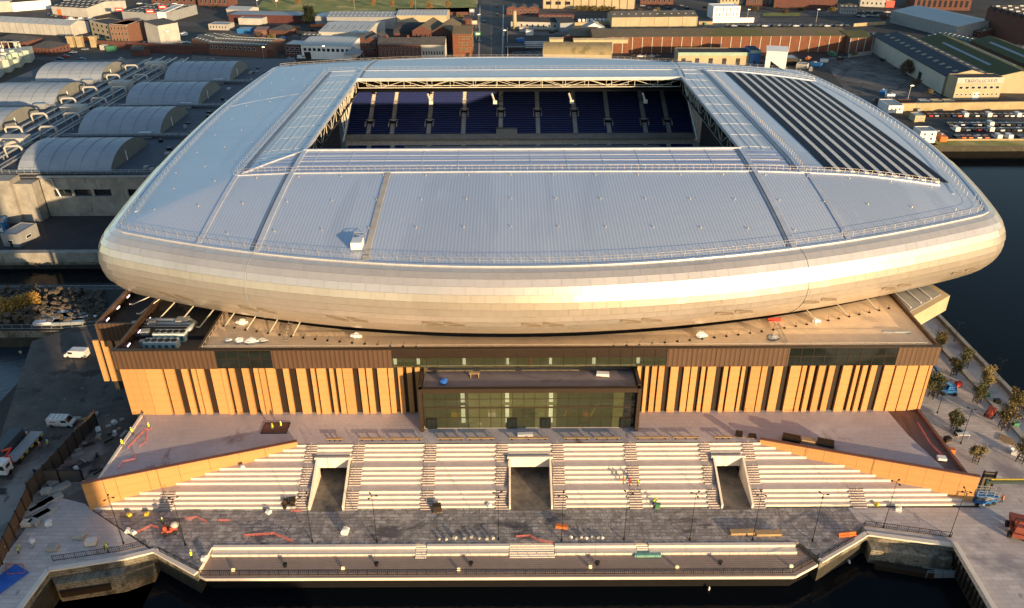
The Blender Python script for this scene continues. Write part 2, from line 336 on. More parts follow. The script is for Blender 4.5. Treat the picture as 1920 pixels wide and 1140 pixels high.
sheet('paved_plaza', [P(1590,952), P(1838,952), (80.3,128), (80.3,200), (107.4,200), (107.4,40), tuple(dr), P(1868,1157), P(1792,1021), P(1627,999.5)], .03, paving)
# lower timber promenade
LD = [P(368,1075,-.9), P(385,1084,-.9), P(1490,1080,-.9), P(1540,1053,-.9), P(1500,1018), P(400,1022)]
sheet('timber_promenade', LD, -.9, timber)
b = MB()
for i in (0, 1, 2): 
    p, q = LD[i], LD[i+1]; b.quad((p[0],p[1]+1.3,-7), (q[0],q[1]+1.3,-7), (q[0],q[1]+1.3,-.95), (p[0],p[1]+1.3,-.95), 1)
    b.bar((p[0],p[1]+.2,-1.2), (q[0],q[1]+.2,-1.2), .6, .55)
    b.quad((p[0],p[1],-1.5), (q[0],q[1],-1.5), (q[0],q[1]+1.4,-1.5), (p[0],p[1]+1.4,-1.5), 1)
b.build('promenade_edge_wall', [stepc, blackm], loc=(0,0,0), kind='structure')
skirt('promenade_step_wall', [P(372,1070), P(400,1022), P(1500,1018), P(1538,1052)], -1, .03, stepc, closed=False)

# ================================================================ STADIUM
st = thing('football_stadium', 'huge silver-roofed football stadium with rounded metal rim and orange finned base beside the dock', 'stadium', (3, 213, 0))
OX0, OX1, OY0, OY1 = -47.5, 52.7, 178.0, 249.0
BX0, BX1, BY0, BY1 = -59.5, 63.0, 165.0, 263.0
ZE = 37.5
fp = np.array([P(x,y,ZE) for x,y in ((220,434),(350,460),(490,476),(690,494),(980,502),(1240,492),(1480,469),(1700,434),(1850,403))])
rp = np.array([P(x,y,38) for x,y in ((510,124),(640,114),(900,105),(1150,109),(1260,114),(1500,130))])
lp = np.array([P(x,y,36.8) for x,y in ((500,131),(410,201),(320,278),(233,378),(200,425))]); lp[:,0] += 2.6
rr = np.array([P(x,y,36.8) for x,y in ((1500,131),(1633,191),(1747,268),(1827,338),(1870,392))]); rr[:,0] -= 2.6
Pf = np.polyfit(fp[:,0], fp[:,1], 4); Pr = np.polyfit(rp[:,0], rp[:,1], 2); Pl = np.polyfit(lp[:,1], lp[:,0], 2); Prt = np.polyfit(rr[:,1], rr[:,0], 2)
def corner(Ph, Pv, x, y):
    for _ in range(60): y = np.polyval(Ph, x); x = np.polyval(Pv, y)
    return x, y
FL = corner(Pf, Pl, -83, 150); FR = corner(Pf, Prt, 103, 155); RL = corner(Pr, Pl, -86, 290); RR = corner(Pr, Prt, 100, 285)
raw = [(x, np.polyval(Pf, x)) for x in np.linspace(FL[0], FR[0], 240)[:-1]]
raw += [(np.polyval(Prt, y), y) for y in np.linspace(FR[1], RR[1], 180)[:-1]]
raw += [(x, np.polyval(Pr, x)) for x in np.linspace(RR[0], RL[0], 240)[:-1]]
raw += [(np.polyval(Pl, y), y) for y in np.linspace(RL[1], FL[1], 180)[:-1]]
raw = np.array(raw)
for _ in range(9): raw = (np.roll(raw,1,0) + raw*2 + np.roll(raw,-1,0))/4
seg = np.linalg.norm(np.roll(raw,-1,0) - raw, axis=1); cum = np.concatenate([[0], np.cumsum(seg)]); NP_ = 260
closed = np.vstack([raw, raw[:1]])
tt = np.linspace(0, cum[-1], NP_+1)[:-1]
PER = np.stack([np.interp(tt, cum, closed[:,0]), np.interp(tt, cum, closed[:,1])], 1)
tan = np.roll(PER,-1,0) - np.roll(PER,1,0); tan /= np.linalg.norm(tan, axis=1)[:,None]
NRM = np.stack([tan[:,1], -tan[:,0]], 1)
for _ in range(4): NRM = (np.roll(NRM,1,0) + NRM*2 + np.roll(NRM,-1,0))/4
NRM /= np.linalg.norm(NRM, axis=1)[:,None]
def zt(t): return 43.0 - (43.0-ZE)*max(t,0)**1.6
def ctr(p): return np.array([min(max(p[0],OX0),OX1), min(max(p[1],OY0),OY1)])
def ray_len(c, p):   # distance from c through p to the perimeter
    d = p - c; L = np.linalg.norm(d)
    if L < 1e-6: return 1e9
    d = d/L; A_ = PER; B_ = np.roll(PER,-1,0); e = B_ - A_; den = d[0]*e[:,1] - d[1]*e[:,0]
    with np.errstate(all='ignore'):
        ac = A_ - c; t = (ac[:,0]*e[:,1] - ac[:,1]*e[:,0])/den; u = (ac[:,0]*d[1] - ac[:,1]*d[0])/den
    ok = (t > 0) & (u >= -1e-6) & (u <= 1+1e-6) & np.isfinite(t)
    return t[ok].min() if ok.any() else 1e9
def zr(x, y):
    p = np.array([x, y]); c = ctr(p); return zt(np.linalg.norm(p-c)/ray_len(c, p))
# --- roof sheets: band of translucent sheets round the opening, then metal out to the rim
corn = [(BX0,BY0), (BX1,BY0), (BX1,BY1), (BX0,BY1)]
spokes = []
def band_pt(c, p):
    d = p - c; best = 1.0
    for k, lo, hi in ((0, BX0, BX1), (1, BY0, BY1)):
        if d[k] < -1e-9: best = min(best, (lo-c[k])/d[k])
        elif d[k] > 1e-9: best = min(best, (hi-c[k])/d[k])
    return best
# every spoke: (inner, band fraction, perimeter); the perimeter plus exact break lines
def spoke_at(c, d):   # direction spoke
    d = np.array(d, float); d /= np.linalg.norm(d); p = c + d; L = ray_len(np.array(c, float), p); return np.array(c, float), np.array(c, float) + d*L
sp = [(ctr(p), p) for p in PER]
for x in (OX0, -26, 3, 30, OX1):
    sp.append(spoke_at((x, OY0), (0,-1))); 
for x in (OX0, OX1): sp.append(spoke_at((x, OY1), (0,1)))
for y in (OY0, OY1): sp.append(spoke_at((OX0, y), (-1,0))); sp.append(spoke_at((OX1, y), (1,0)))
for (bx, by), (cx, cy) in zip(corn, ((OX0,OY0),(OX1,OY0),(OX1,OY1),(OX0,OY1))): sp.append(spoke_at((cx, cy), (bx-cx, by-cy)))
ang = lambda s_: math.atan2(s_[1][1]-213, s_[1][0]-3)
sp.sort(key=ang)
def zone_of(c, p):
    if p[1] < OY0 and OX0-1e-6 <= p[0] <= OX1+1e-6: return 'F'
    if p[1] > OY1 and OX0-1e-6 <= p[0] <= OX1+1e-6: return 'B'
    if OY0-1e-6 <= p[1] <= OY1+1e-6: return 'L' if p[0] < 0 else 'R'
    return ('f' if p[1] < OY0 else 'b') + ('l' if p[0] < 0 else 'r')
metal = {}; trans = {}
for i in range(len(sp)):
    s0, s1 = sp[i], sp[(i+1) % len(sp)]
    mid = (s0[1] + s1[1])/2; z_ = zone_of(None, mid)
    if z_ == 'F': z_ = 'F%d' % sum(mid[0] > q for q in (-26, 3, 30))
    zz = z_
    f0, f1 = band_pt(*s0), band_pt(*s1)
    tr = trans.setdefault(z_ if len(z_) == 1 else z_, MB()); me_ = metal.setdefault(zz, MB())
    def pt(s_, f, dz=0): q = s_[0] + (s_[1]-s_[0])*f; return (q[0], q[1], zt(f)+dz)
    same = np.linalg.norm(s0[0]-s1[0]) < 1e-6
    for k in range(3):
        a, b_ = k/3, (k+1)/3
        if k == 0 and same: tr.add([pt(s0,0), pt(s0,f0*b_), pt(s1,f1*b_)], [(0,1,2)])
        else: tr.quad(pt(s0,f0*a), pt(s0,f0*b_), pt(s1,f1*b_), pt(s1,f1*a))
    for k in range(9):
        g = lambda f, k_: f + (1-f)*k_/9
        me_.quad(pt(s0,g(f0,k)), pt(s0,g(f0,k+1)), pt(s1,g(f1,k+1)), pt(s1,g(f1,k)))
for z_, b_ in metal.items(): b_.build('roof_sheet', roofm if z_[0] in 'Ff' else roofm2, st, smooth=False)
for z_, b_ in trans.items():
    b_.build('translucent_roof', translv if z_ in 'LR' else translu, st)
# soffit under the roof (closed from below)
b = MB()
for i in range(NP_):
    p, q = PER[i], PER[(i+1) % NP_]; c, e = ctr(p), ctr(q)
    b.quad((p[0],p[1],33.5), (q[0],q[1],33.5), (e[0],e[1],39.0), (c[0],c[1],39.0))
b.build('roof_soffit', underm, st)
# --- rim cladding
PROF = [(0,37.5),(1.3,37.15),(2.5,36.4),(3.4,35.3),(4.05,34.0),(4.4,32.6),(4.5,31.2),(4.35,29.8),(3.95,28.5),(3.3,27.2),(2.4,26.0),(1.3,24.9),(0.1,23.9),(-1.3,23.1),(-2.8,22.4),(-4.5,22.0)]
def rim(fi, k, off=0):
    """point on the rim: fi perimeter index (float), k profile index (float)"""
    i0 = int(math.floor(fi)) % NP_; i1 = (i0+1) % NP_; u = fi - math.floor(fi)
    p = PER[i0]*(1-u) + PER[i1]*u; n = NRM[i0]*(1-u) + NRM[i1]*u
    j = min(int(k), len(PROF)-2); v = k - j
    o_ = PROF[j][0]*(1-v) + PROF[j+1][0]*v; z = PROF[j][1]*(1-v) + PROF[j+1][1]*v
    do, dz = PROF[j+1][0]-PROF[j][0], PROF[j+1][1]-PROF[j][1]; L = math.hypot(do, dz); no, nz_ = -dz/L, do/L
    return (p[0] + n[0]*(o_ + no*off), p[1] + n[1]*(o_ + no*off), z + nz_*off)
b = MB(); K = len(PROF)-1
for i in range(NP_):
    for k in range(K): b.quad(rim(i,k,-.12), rim(i,k+1,-.12), rim(i+1,k+1,-.12), rim(i+1,k,-.12))
b.build('rim_shell', clad2, st, smooth=True)
front = [i for i in range(NP_) if PER[i][1] < 188 ]      # front and the two near corners
i_lo = min([i for i in range(NP_) if PER[i][1] < 188 and PER[i][0] > 0 or PER[i][1] < 160])
ordf = sorted((i if i < NP_//2 else i - NP_) for i in front)
start, end = ordf[0], ordf[-1]
cells = []
for k in range(K):
    ncol = end - start
    for i in range(ncol):
        sh = (k*.37) % 1
        cells.append((start+i+sh, k))
def cell_size(c):
    x, y, z = rim(c[0]+.5, c[1]+.5); return 1/((100-z)*.48 + y*.877)**2 * (1 if y < 150 else .4)
cells.sort(key=cell_size, reverse=True)
rest = MB(); rng = random.Random(3); shared = [clad, clad2, clad, clad3]
for n_, (fi, k) in enumerate(cells):
    g = .009
    fr = 4
    tl = rng.gauss(0, .005); tu = rng.gauss(0, .005)
    vs = []
    for v in (0, .5, 1):
        for u in (g, .5, 1-g): vs.append(rim(fi+u, k + (.012 + .976*v), (v-.5)*tl*2 + (u-.5)*tu*2 + .01))
    fs = [(r*3+c, (r+1)*3+c, (r+1)*3+c+1, r*3+c+1) for r in (0,1) for c in (0,1)]
    vent = k == 11 and (int(fi) % 7) in (2, 3)
    mm = shared[rng.randrange(4)]
    if n_ < 300 and not vent:
        b = MB(); b.add(vs, fs); b.build('cladding_panel', mm, st, smooth=True)
    else:
        rest.add(vs, fs, shared.index(mm))
rest.build('cladding_panels', [clad, clad2, clad, clad3], st, smooth=True, kind='stuff')
# ventilation louvres: paired dark triangles along the lower flank
for i in range(start+8, end-10, 7):
    for s_ in (0, 1.5):
        b = MB(); b.add([rim(i+s_, 8.0, .2), rim(i+s_+1.5, 8.55, .2), rim(i+s_+.1, 8.6, .2)], [(0,2,1)]); b.add([rim(i+s_+.3, 8.7, .2), rim(i+s_+1.5, 8.65, .2), rim(i+s_+1.6, 9.1, .2)], [(0,2,1)])
        b.build('ventilation_louvre', cladslot, st)
# big movement joints in the rim
for x in (OX0, OX1):
    ii = min((i for i in range(NP_) if PER[i][1] < 170), key=lambda i: abs(PER[i][0]-x))
    b = MB(); b.tube([rim(ii, k*.5, .02) for k in range(0, 2*K)], .07, 4); b.build('rim_joint', seamd, st)
# --- roof flashings, seams, gutters and railings
def roof_line(name, pts, wd, h, m, dz=0.0, n=14, **kw):
    b = MB(); out = []
    for a, c in zip(pts[:-1], pts[1:]):
        for j in range(n): u = j/n; x = a[0]+(c[0]-a[0])*u; y = a[1]+(c[1]-a[1])*u; out.append((x, y, zr(x, y)+dz))
    x, y = pts[-1]; out.append((x, y, zr(x, y)+dz))
    for p, q in zip(out[:-1], out[1:]): b.bar(p, q, wd, h, 0)
    return b.build(name, m, st, **kw)
yf = lambda x: float(np.polyval(Pf, x)); yr = lambda x: float(np.polyval(Pr, x)); xl = lambda y: float(np.polyval(Pl, y)); xr = lambda y: float(np.polyval(Prt, y))
for x in (OX0, OX1):
    roof_line('roof_seam', [(x, yf(x)+.3), (x, OY0)], 1.0, .5, seamm); roof_line('roof_gutter', [(x-.9, yf(x)+.6), (x-.9, OY0)], .6, .3, seamd)
    roof_line('roof_seam', [(x, OY1), (x + (-3 if x < 0 else 6), yr(x)-.5)], 1.0, .5, seamm); roof_line('roof_gutter', [(x+.9, OY1), (x+.9+(-3 if x < 0 else 6), yr(x)-.5)], .6, .3, seamd)
for x in (-59.5, 64.2): roof_line('roof_seam', [(x, yf(x)+.3), (x, BY0)], .9, .35, seamm)
roof_line('roof_walkway', [(-26.6, yf(-26)+.3), (-26.6, BY0)], 1.1, .3, concrete)
roof_line('roof_seam', [(BX0, BY0), (BX0, BY1+1)], .9, .5, seamm); roof_line('roof_gutter', [(BX0+1.2, BY0+1), (BX0+1.2, BY1)], .7, .3, seamd)
roof_line('roof_seam', [(BX1, BY0), (BX1, BY1+1)], 1.0, .5, seamm); roof_line('roof_gutter', [(BX1-1.3, BY0+1), (BX1-1.3, BY1)], .7, .3, seamd)
roof_line('roof_seam', [(BX0, BY0), (xr(BY0)-8, BY0)], .7, .4, seamm, n=40)
roof_line('roof_seam', [(BX0, BY1+1), (xr(BY1)-5, BY1+1)], .7, .4, seamm, n=40)
roof_line('roof_seam', [(OX0-.3, OY0+.1), (OX1+.3, OY0+.1)], .5, .8, seamm, n=30); roof_line('roof_seam', [(OX0-.3, OY1-.1), (OX1+.3, OY1-.1)], .7, .9, seamm, n=30)
roof_line('roof_seam', [(OX0, OY0), (OX0, OY1)], .5, .8, seamm, n=30); roof_line('roof_seam', [(OX1, OY0), (OX1, OY1)], .5, .8, seamm, n=30)
roof_line('roof_hip', [(BX0+.8, BY0+.6), (OX0, OY0)], .5, .5, seamm); 
roof_line('roof_seam', [(-84, 236), (BX0, 236)], .25, .15, seamm)
# perimeter safety railing
def railing(name, pts3, post=.09, step=1, h=1.1, rails=(1.1, .55), m=railm, parent=st, kind='stuff', **kw):
    b = MB()
    for i, p in enumerate(pts3):
        if i % step == 0: b.bar(p, (p[0], p[1], p[2]+h), post)
    for p, q in zip(pts3[:-1], pts3[1:]):
        for r_ in rails: b.bar((p[0],p[1],p[2]+r_), (q[0],q[1],q[2]+r_), post*.8)
    return b.build(name, m, parent, kind=kind, **kw)
def dens(pts, d=1.3):
    out = []
    for a, c in zip(pts[:-1], pts[1:]):
        L = math.dist(a, c); n = max(1, int(L/d))
        for j in range(n): out.append((a[0]+(c[0]-a[0])*j/n, a[1]+(c[1]-a[1])*j/n))
    return out + [pts[-1]]
def roof_rail(pts, d=1.5, post=.06):
    q = [(x, y, zr(x, y)) for x, y in dens(pts, d)]; return railing('roof_railing', q, post=post, h=1.0)
ins = [tuple(PER[i] - NRM[i]*1.3) for i in range(NP_)]; ins2 = [tuple(PER[i] - NRM[i]*3.0) for i in range(NP_)]
frontpts = [i % NP_ for i in range(start, end+1) if PER[i % NP_][1] < 162]
roof_rail([ins[i] for i in frontpts], 1.5)
b = MB(); q = [(PER[i][0]-NRM[i][0]*.35, PER[i][1]-NRM[i][1]*.35, ZE+.1) for i in range(NP_)]
for i in range(NP_): b.bar(q[i], q[(i+1) % NP_], .7, .35)
b.build('rim_flashing', seamm, st)
sideL = [i for i in range(NP_) if PER[i][0] < -60 and PER[i][1] > 152]; sideL.sort(key=lambda i: PER[i][1])
sideR = [i for i in range(NP_) if PER[i][0] > 80 and PER[i][1] > 158]; sideR.sort(key=lambda i: PER[i][1])
rear = [i for i in range(NP_) if PER[i][1] > 270 and -84 < PER[i][0] < 97]; rear.sort(key=lambda i: PER[i][0])
roof_rail([ins2[i] for i in sideL if PER[i][1] < 284], 1.5); roof_rail([ins2[i] for i in sideR if PER[i][1] < 282], 1.5); roof_rail([ins[i] for i in rear], 1.8)
roof_line('roof_walkway', [ins2[i] for i in sideL[::3] if PER[i][1] < 284], 1.2, .2, seamm, n=3); roof_line('roof_walkway', [tuple(np.array(ins2[i])+[-3,0]) for i in sideR[::3] if PER[i][1] < 280], .6, .2, seamm, n=3)
roof_rail([(BX0, BY0+.6), (xr(BY0)-8, BY0+.6)], 1.5); roof_rail([(BX0-.7, BY0), (BX0-.7, BY1)], 1.5); roof_rail([(BX1+.9, BY0), (BX1+.9, BY1)], 1.5)
roof_rail([(BX0, BY1+2), (xr(BY1)-5, BY1+2)], 2.0)
# purlin and column-end nodes on the roof
b = MB()
for yy in (OY0+3, OY0+6, OY0+9): pass
for xx in np.arange(-82, 104, 9.1):
    for yy in (BY0-2, 152, 141):
        if yy > yf(xx)+2 and xl(yy)+2 < xx < xr(yy)-2: b.cyl(xx, yy, zr(xx,yy), zr(xx,yy)+.3, .13, 6)
for xx in np.arange(-84, -62, 7):
    for yy in np.arange(175, 280, 14):
        if xx > xl(yy)+3: b.cyl(xx, yy, zr(xx,yy), zr(xx,yy)+.3, .12, 6)
b.build('roof_anchor_posts', railm, st, kind='stuff')
for yy in (168.5, 171.5, 174.5):
    roof_line('translucent_rib', [(BX0+3, yy), (BX1-3, yy)], .14, .14, seamm, n=12)
for xx in np.arange(-44, 52, 8.05): roof_line('translucent_rib', [(xx, BY0+.5), (xx, OY0)], .16, .12, seamm, n=3)
for xx in (-56.5, -53.5, -50.5, 55.3, 58, 60.6): roof_line('translucent_rib', [(xx, OY0), (xx, BY1-10)], .14, .12, seamm, n=10)
for yy in np.arange(180, 262, 9.5):
    roof_line('translucent_rib', [(BX0+2, yy), (OX0, yy)], .12, .12, seamm, n=3); roof_line('translucent_rib', [(OX1, yy), (BX1-2, yy)], .12, .12, seamm, n=3)
# access hatch box near the front rail
hx, hy = -28.6, yf(-28)+6
b = MB(); z0 = zr(hx, hy); b.box(hx-1, hy-2.4, z0-.1, hx+1, hy+.2, z0+1.3); b.build('access_hatch', white, st)
railing('hatch_railing', [(hx-1, hy+.2, z0+.2), (hx-1, hy+2.4, z0+.2), (hx+1, hy+2.4, z0+.2), (hx+1, hy+.2, z0+.2)], parent=st)
# solar strips
for k in range(9):
    xa = 68.9 + k*3.2; xb = xa + 2.1; ya, yb = BY0+2.2, BY1-2
    n = 16
    for part, w0, w1, mm, dz in (('solar_strip', xa, xb, pvm, .16),):
        b = MB()
        for j in range(n):
            y0 = ya+(yb-ya)*j/n; y1 = ya+(yb-ya)*(j+1)/n
            q = [(w0,y0),(w1,y0),(w1,y1),(w0,y1)]; b.quad(*[(x,y,zr(x,y)+dz) for x,y in q])
        b.build(part, mm, st)
    if k < 8: roof_line('maintenance_strip', [(xb+.55, ya-.6), (xb+.55, yb)], .95, .3, mat('white_strip', (.72,.68,.62), sc=1, rough=.5), dz=.08, n=14)
    else: roof_line('maintenance_strip', [(xb+.2, ya), (xb+.2, yb)], .2, .2, seamd, dz=.08, n=14)
# --- trusses round the opening
def truss_run(a, c, n, z1=42.3, z0=38.2, r=.28):
    b = MB(); a = np.array(a, float); c = np.array(c, float)
    pts = [a + (c-a)*i/n for i in range(n+1)]
    b.tube([(*pts[0], z1), (*pts[-1], z1)], r, 6); b.tube([(*pts[0], z0), (*pts[-1], z0)], r, 6)
    for i, p in enumerate(pts):
        b.tube([(*p, z1), (*p, z0)], r*.6, 5)
        if i < n:
            q = pts[i+1]; s_, e_ = ((*p, z1), (*q, z0)) if i % 2 == 0 else ((*p, z0), (*q, z1)); b.tube([s_, e_], r*.55, 5)
    return b.build('roof_truss', truss, st)
truss_run((OX0, OY1+.6), (OX1, OY1+.6), 14, z0=40.2, r=.13); truss_run((OX0+2, OY1+4.5), (OX1-2, OY1+4.5), 14, z1=42, z0=39.9, r=.13)
truss_run((OX0-.6, OY0), (OX0-.6, OY1), 11, z0=38.4, r=.14); truss_run((OX1+.6, OY0), (OX1+.6, OY1), 11, z0=38.4, r=.14)
# deep raker truss in the far left and right corners
for sx, x0 in ((-1, OX0-1), (1, OX1+1)):
    b = MB(); b.tube([(x0, 248, 41), (x0, 224, 31)], .28, 6)
    for i in range(7):
        y = 246 - i*3.2; b.tube([(x0, y, 42.4), (x0, y, 40.2-i*1.33)], .13, 5); b.tube([(x0, y-3.2, 42.4), (x0, y, 40.2-i*1.33)], .09, 5)
    b.build('raking_truss', truss, st)
    b = MB(); b.box(min(x0, x0+sx*.8), 184, 26, max(x0, x0+sx*.8), 221, 40.5); b.build('video_screen', blackm, st)
for x in (-26, -6, 18, 41):
    b = MB(); b.bar((x, OY1+.2, 38.4), (x+.8, OY1-.4, 36.2), .4); b.rbox(x+1, OY1-.4, 35.3, 1.2, .6, 1.1); b.build('floodlight_arm', truss, st)
# --- seating bowl
def stand(name, x0, x1, ya, za, yb, zb, rows, blocks, axis='y', m=seatcon):
    """stepped tier rising from (ya,za) to (yb,zb); blocks: list of seat block ranges along x"""
    b = MB(); s_ = MB()
    for r_ in range(rows):
        y0 = ya + (yb-ya)*r_/rows; y1 = ya + (yb-ya)*(r_+1)/rows; z0 = za + (zb-za)*r_/rows; z1 = za + (zb-za)*(r_+1)/rows
        f = (lambda x, y, z: (x, y, z)) if axis == 'y' else (lambda x, y, z: (y, x, z))
        b.quad(f(x0,y0,z0), f(x1,y0,z0), f(x1,y0,z1), f(x0,y0,z1)); b.quad(f(x0,y0,z1), f(x1,y0,z1), f(x1,y1,z1), f(x0,y1,z1))
        dy = (y1-y0)
        for a, c in blocks:
            p0, p1 = y0+dy*.3, y0+dy*.85
            s_.quad(f(a,p0,z1+.42), f(c,p0,z1+.42), f(c,p1,z1+.40), f(a,p1,z1+.40)); s_.quad(f(a,p1-dy*.1,z1+.35), f(c,p1-dy*.1,z1+.35), f(c,p1,z1+.62), f(a,p1,z1+.62)); s_.quad(f(a,p0,z1+.1), f(c,p0,z1+.1), f(c,p0,z1+.42), f(a,p0,z1+.42))
    b.build(name, m, st); s_.build('seat_rows', seatblue, st, kind='stuff')
ax_ = [(P(x, y, 22)[0]) for x, y in ((697,237),(740,237),(807,237),(874,217),(940,217),(1006,217),(1072,217),(1139,237),(1206,237),(1249,237))]
edges = [-56] + ax_ + [62]
blocks = [(edges[i]+.75, edges[i+1]-.75) for i in range(len(edges)-1)]
stand('upper_tier', -56, 62, 262, 21, 296, 35.6, 32, blocks)
stand('lower_tier', -56, 62, 244, 8.5, 262.6, 17.2, 20, blocks)
b = MB(); b.box(-56, 261.4, 20.0, 62, 262, 21.9); b.build('balcony_front', concrete, st)
b = MB(); b.box(-36, 261.0, 16.6, 50, 261.3, 17.9); b.build('balcony_front', concrete, st)
b = MB(); b.box(-56, 262.6, 15.5, 62, 263, 20.9); b.build('concourse_wall', aislem, st)
b = MB(); b.box(-60, 297, 0, 66, 297.6, 38); b.build('rear_wall', underm, st)
for i, x in enumerate(ax_):
    b = MB()
    for r_ in range(68):
        y0 = 262 + 34*r_/68; z0 = 21 + 14.6*(r_+1)/68 + .12; b.box(x-.7, y0, z0-.4, x+.7, y0+.52, z0)
    b.build('aisle_stairs', aislem, st)
    b = MB()
    for r_ in range(30): y0 = 244 + 18.6*r_/30; z0 = 8.5 + 8.7*(r_+1)/30 + .15; b.box(x-.7, y0, z0-.5, x+.7, y0+.64, z0)
    b.build('aisle_stairs', aislem, st)
    yy = 271.8 if 2 < i < 7 else 266.6; zz = 21 + 14.6*(yy-262)/34
    v = MB(); v.box(x-1.5, yy-1.0, zz-1.2, x-1.25, yy+2.6, zz+1.5); v.box(x+1.25, yy-1.0, zz-1.2, x+1.5, yy+2.6, zz+1.5); v.box(x-1.5, yy+2.4, zz+.8, x+1.5, yy+2.6, zz+1.9)
    vo = v.build('vomitory', aislem, st)
    b = MB(); b.box(x-1.2, yy+1.2, zz-1, x+1.2, yy+2.3, zz+1.3); b.build('vomitory_opening', blackm, vo)
for sx, xa, xb in ((-1, OX0-3, OX0-32), (1, OX1+3, OX1+42)):
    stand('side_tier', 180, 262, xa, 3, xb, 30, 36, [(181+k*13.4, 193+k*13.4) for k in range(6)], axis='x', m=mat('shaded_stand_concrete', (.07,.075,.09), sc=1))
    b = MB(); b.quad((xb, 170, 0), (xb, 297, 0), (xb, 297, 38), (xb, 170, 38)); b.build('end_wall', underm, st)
b = MB(); b.box(-5, 260.9, 21.9, 2, 263, 23.6); b.build('camera_gantry', concrete, st)
b = MB(); b.box(-52, 180, .05, 57, 246, .1); b.build('pitch', grass, st)
# --- base building ------------------------------------------------------
FX0, FX1, FY = -75.2, 80.6, 127.8
bb = st
def part(name, m, *boxes):
    b = MB()
    for q in boxes: b.box(*q)
    return b.build(name, m, bb)
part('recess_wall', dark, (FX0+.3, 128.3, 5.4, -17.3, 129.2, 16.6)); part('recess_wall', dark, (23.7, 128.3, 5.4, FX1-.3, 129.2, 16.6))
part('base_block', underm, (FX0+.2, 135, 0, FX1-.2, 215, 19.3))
part('base_wall', oldconc, (FX0+.25, 128.9, 0, FX1-.25, 134.9, 5.35))
part('floor_slab', concrete, (-17.2, 122.9, 5.45, 23.4, 135.2, 5.56), (-17.2, 124, 10.1, 23.4, 134.9, 10.4))
part('floor_slab', concrete, (-24.5, 128.2, 16.25, 31, 135.2, 16.5))
part('interior_wall', cream, (-26, 134, 5.5, 32, 134.8, 19.6))
fins = [(223,236.5),(237,253),(254,270),(271,302),(307,325),(339,350),(357,365),(368,380),(393,412),(413.5,422),(428,438),(453,465),(475,483),(485,495),(498,515),(530,540),(555,572),(582,589),(593,610),(617,624),(630,640),(642,660),(672,683),(686,697),(707,725),(727,737),(745,755),(762,772),(778,787),
 (1195,1203),(1210,1217),(1223,1233),(1236,1247),(1258,1273),(1283,1295),(1297,1309),(1316,1324),(1327,1343),(1357,1366),(1370,1389),(1392,1399),(1408,1427),(1429,1440),(1452,1469),(1482,1502),(1504,1513),(1518,1528),(1535,1548),(1555,1567),(1580,1598),(1605,1613),(1617,1627),(1633,1645),(1658,1678),(1680,1700),(1702,1722),(1724,1742),(1743,1755)]
for i, (a, c) in enumerate(fins):
    xa = P(a, 692, 16.4); xc = P(c, 690, 16.4); k = 127.8/xa[1]; xa = xa[0]*k; xc = xc[0]*127.8/xc[1]
    x0, x1 = max(xa, FX0), min(xc, FX1)
    b = MB(); dpt = random.choice((0, .12, -.08)); b.box(x0, FY-.05+dpt, 5.5, x1-.05, 128.28, 16.5); b.build('facade_fin', terra if random.random() < .6 else terra2, bb)
part('fin_head', brownsteel, (FX0, 128.0, 16.5, -17.5, 128.29, 16.55), (24, 128.0, 16.5, FX1, 128.29, 16.55))
# upper fascia: metal panels between glazed runs
def px2x(px, py=672, z=18.4): p = P(px, py, z); return p[0]*127.4/p[1]
gl = [(px2x(405), px2x(510)), (px2x(735), px2x(1250)), (px2x(1478), px2x(1680))]
xs = [FX0-.2] + [v for g in gl for v in g] + [FX1+.2]
for i in range(0, len(xs), 2):
    a, c = xs[i], xs[i+1]; n = max(1, round((c-a)/4.4)); wd = (c-a)/n
    for j in range(n): part('fascia_panel', bronze, (a+j*wd+.02, 127.2, 16.56, a+(j+1)*wd-.02, 127.75, 20.7))
part('fascia_coping', brownsteel, (FX0-.3, 127.0, 20.7, FX1+.3, 127.9, 20.85))
for g, (a, c) in enumerate(gl):
    n = round((c-a)/2.2); wd = (c-a)/n
    for j in range(n):
        part('window_pane', glassg if g == 1 else glassd, (a+j*wd+.04, 127.3, 16.6, a+(j+1)*wd-.04, 127.36, 18.7))
        part('window_pane', glassd if g != 1 else dark, (a+j*wd+.04, 127.3, 18.78, a+(j+1)*wd-.04, 127.36, 20.7))
    b = MB()
    for j in range(n+1): b.box(a+j*wd-.04, 127.22, 16.58, a+j*wd+.04, 127.5, 20.68)
    b.box(a, 127.24, 18.69, c, 127.48, 18.77); b.build('glazing_frame', brownsteel, bb)
part('red_board', redm, (px2x(992), 128.2, 16.6, px2x(998), 128.5, 18.2))
for px in (738, 782, 869, 951, 1033, 1115, 1199): part('column', litcol, (px2x(px)-.25, 128.4, 16.5, px2x(px)+.3, 129.0, 19.5))
# glazed entrance box
EX0, EX1, EY = -17.1, 23.5, 122.4
part('entrance_roof', mat('entrance_roof_felt', (.2,.17,.19), (.15,.13,.145), sc=.4, rough=.8, big=((.12,.1,.12), .2, .55, .7, (1,3,1))), (EX0+.3, EY+.3, 14.5, EX1-.3, 128.5, 14.9))
part('entrance_frame', brownsteel, (EX0-.3, EY-.5, 14.4, EX1+.3, EY+.3, 15.3), (EX0-.5, EY-.6, 5.5, EX0+.2, EY+.4, 15.3), (EX1-.2, EY-.6, 5.5, EX1+.5, EY+.4, 15.3), (EX0-.5, EY+.4, 14.0, EX0+.1, 128.6, 15.6), (EX1-.1, EY+.4, 14.0, EX1+.5, 128.6, 15.6))
part('entrance_side', glassd, (EX0-.2, EY+.4, 5.5, EX0-.1, 128.6, 14.0), (EX1+.1, EY+.4, 5.5, EX1+.2, 128.6, 14.0))
n = 19; wd = (EX1-EX0-.6)/n
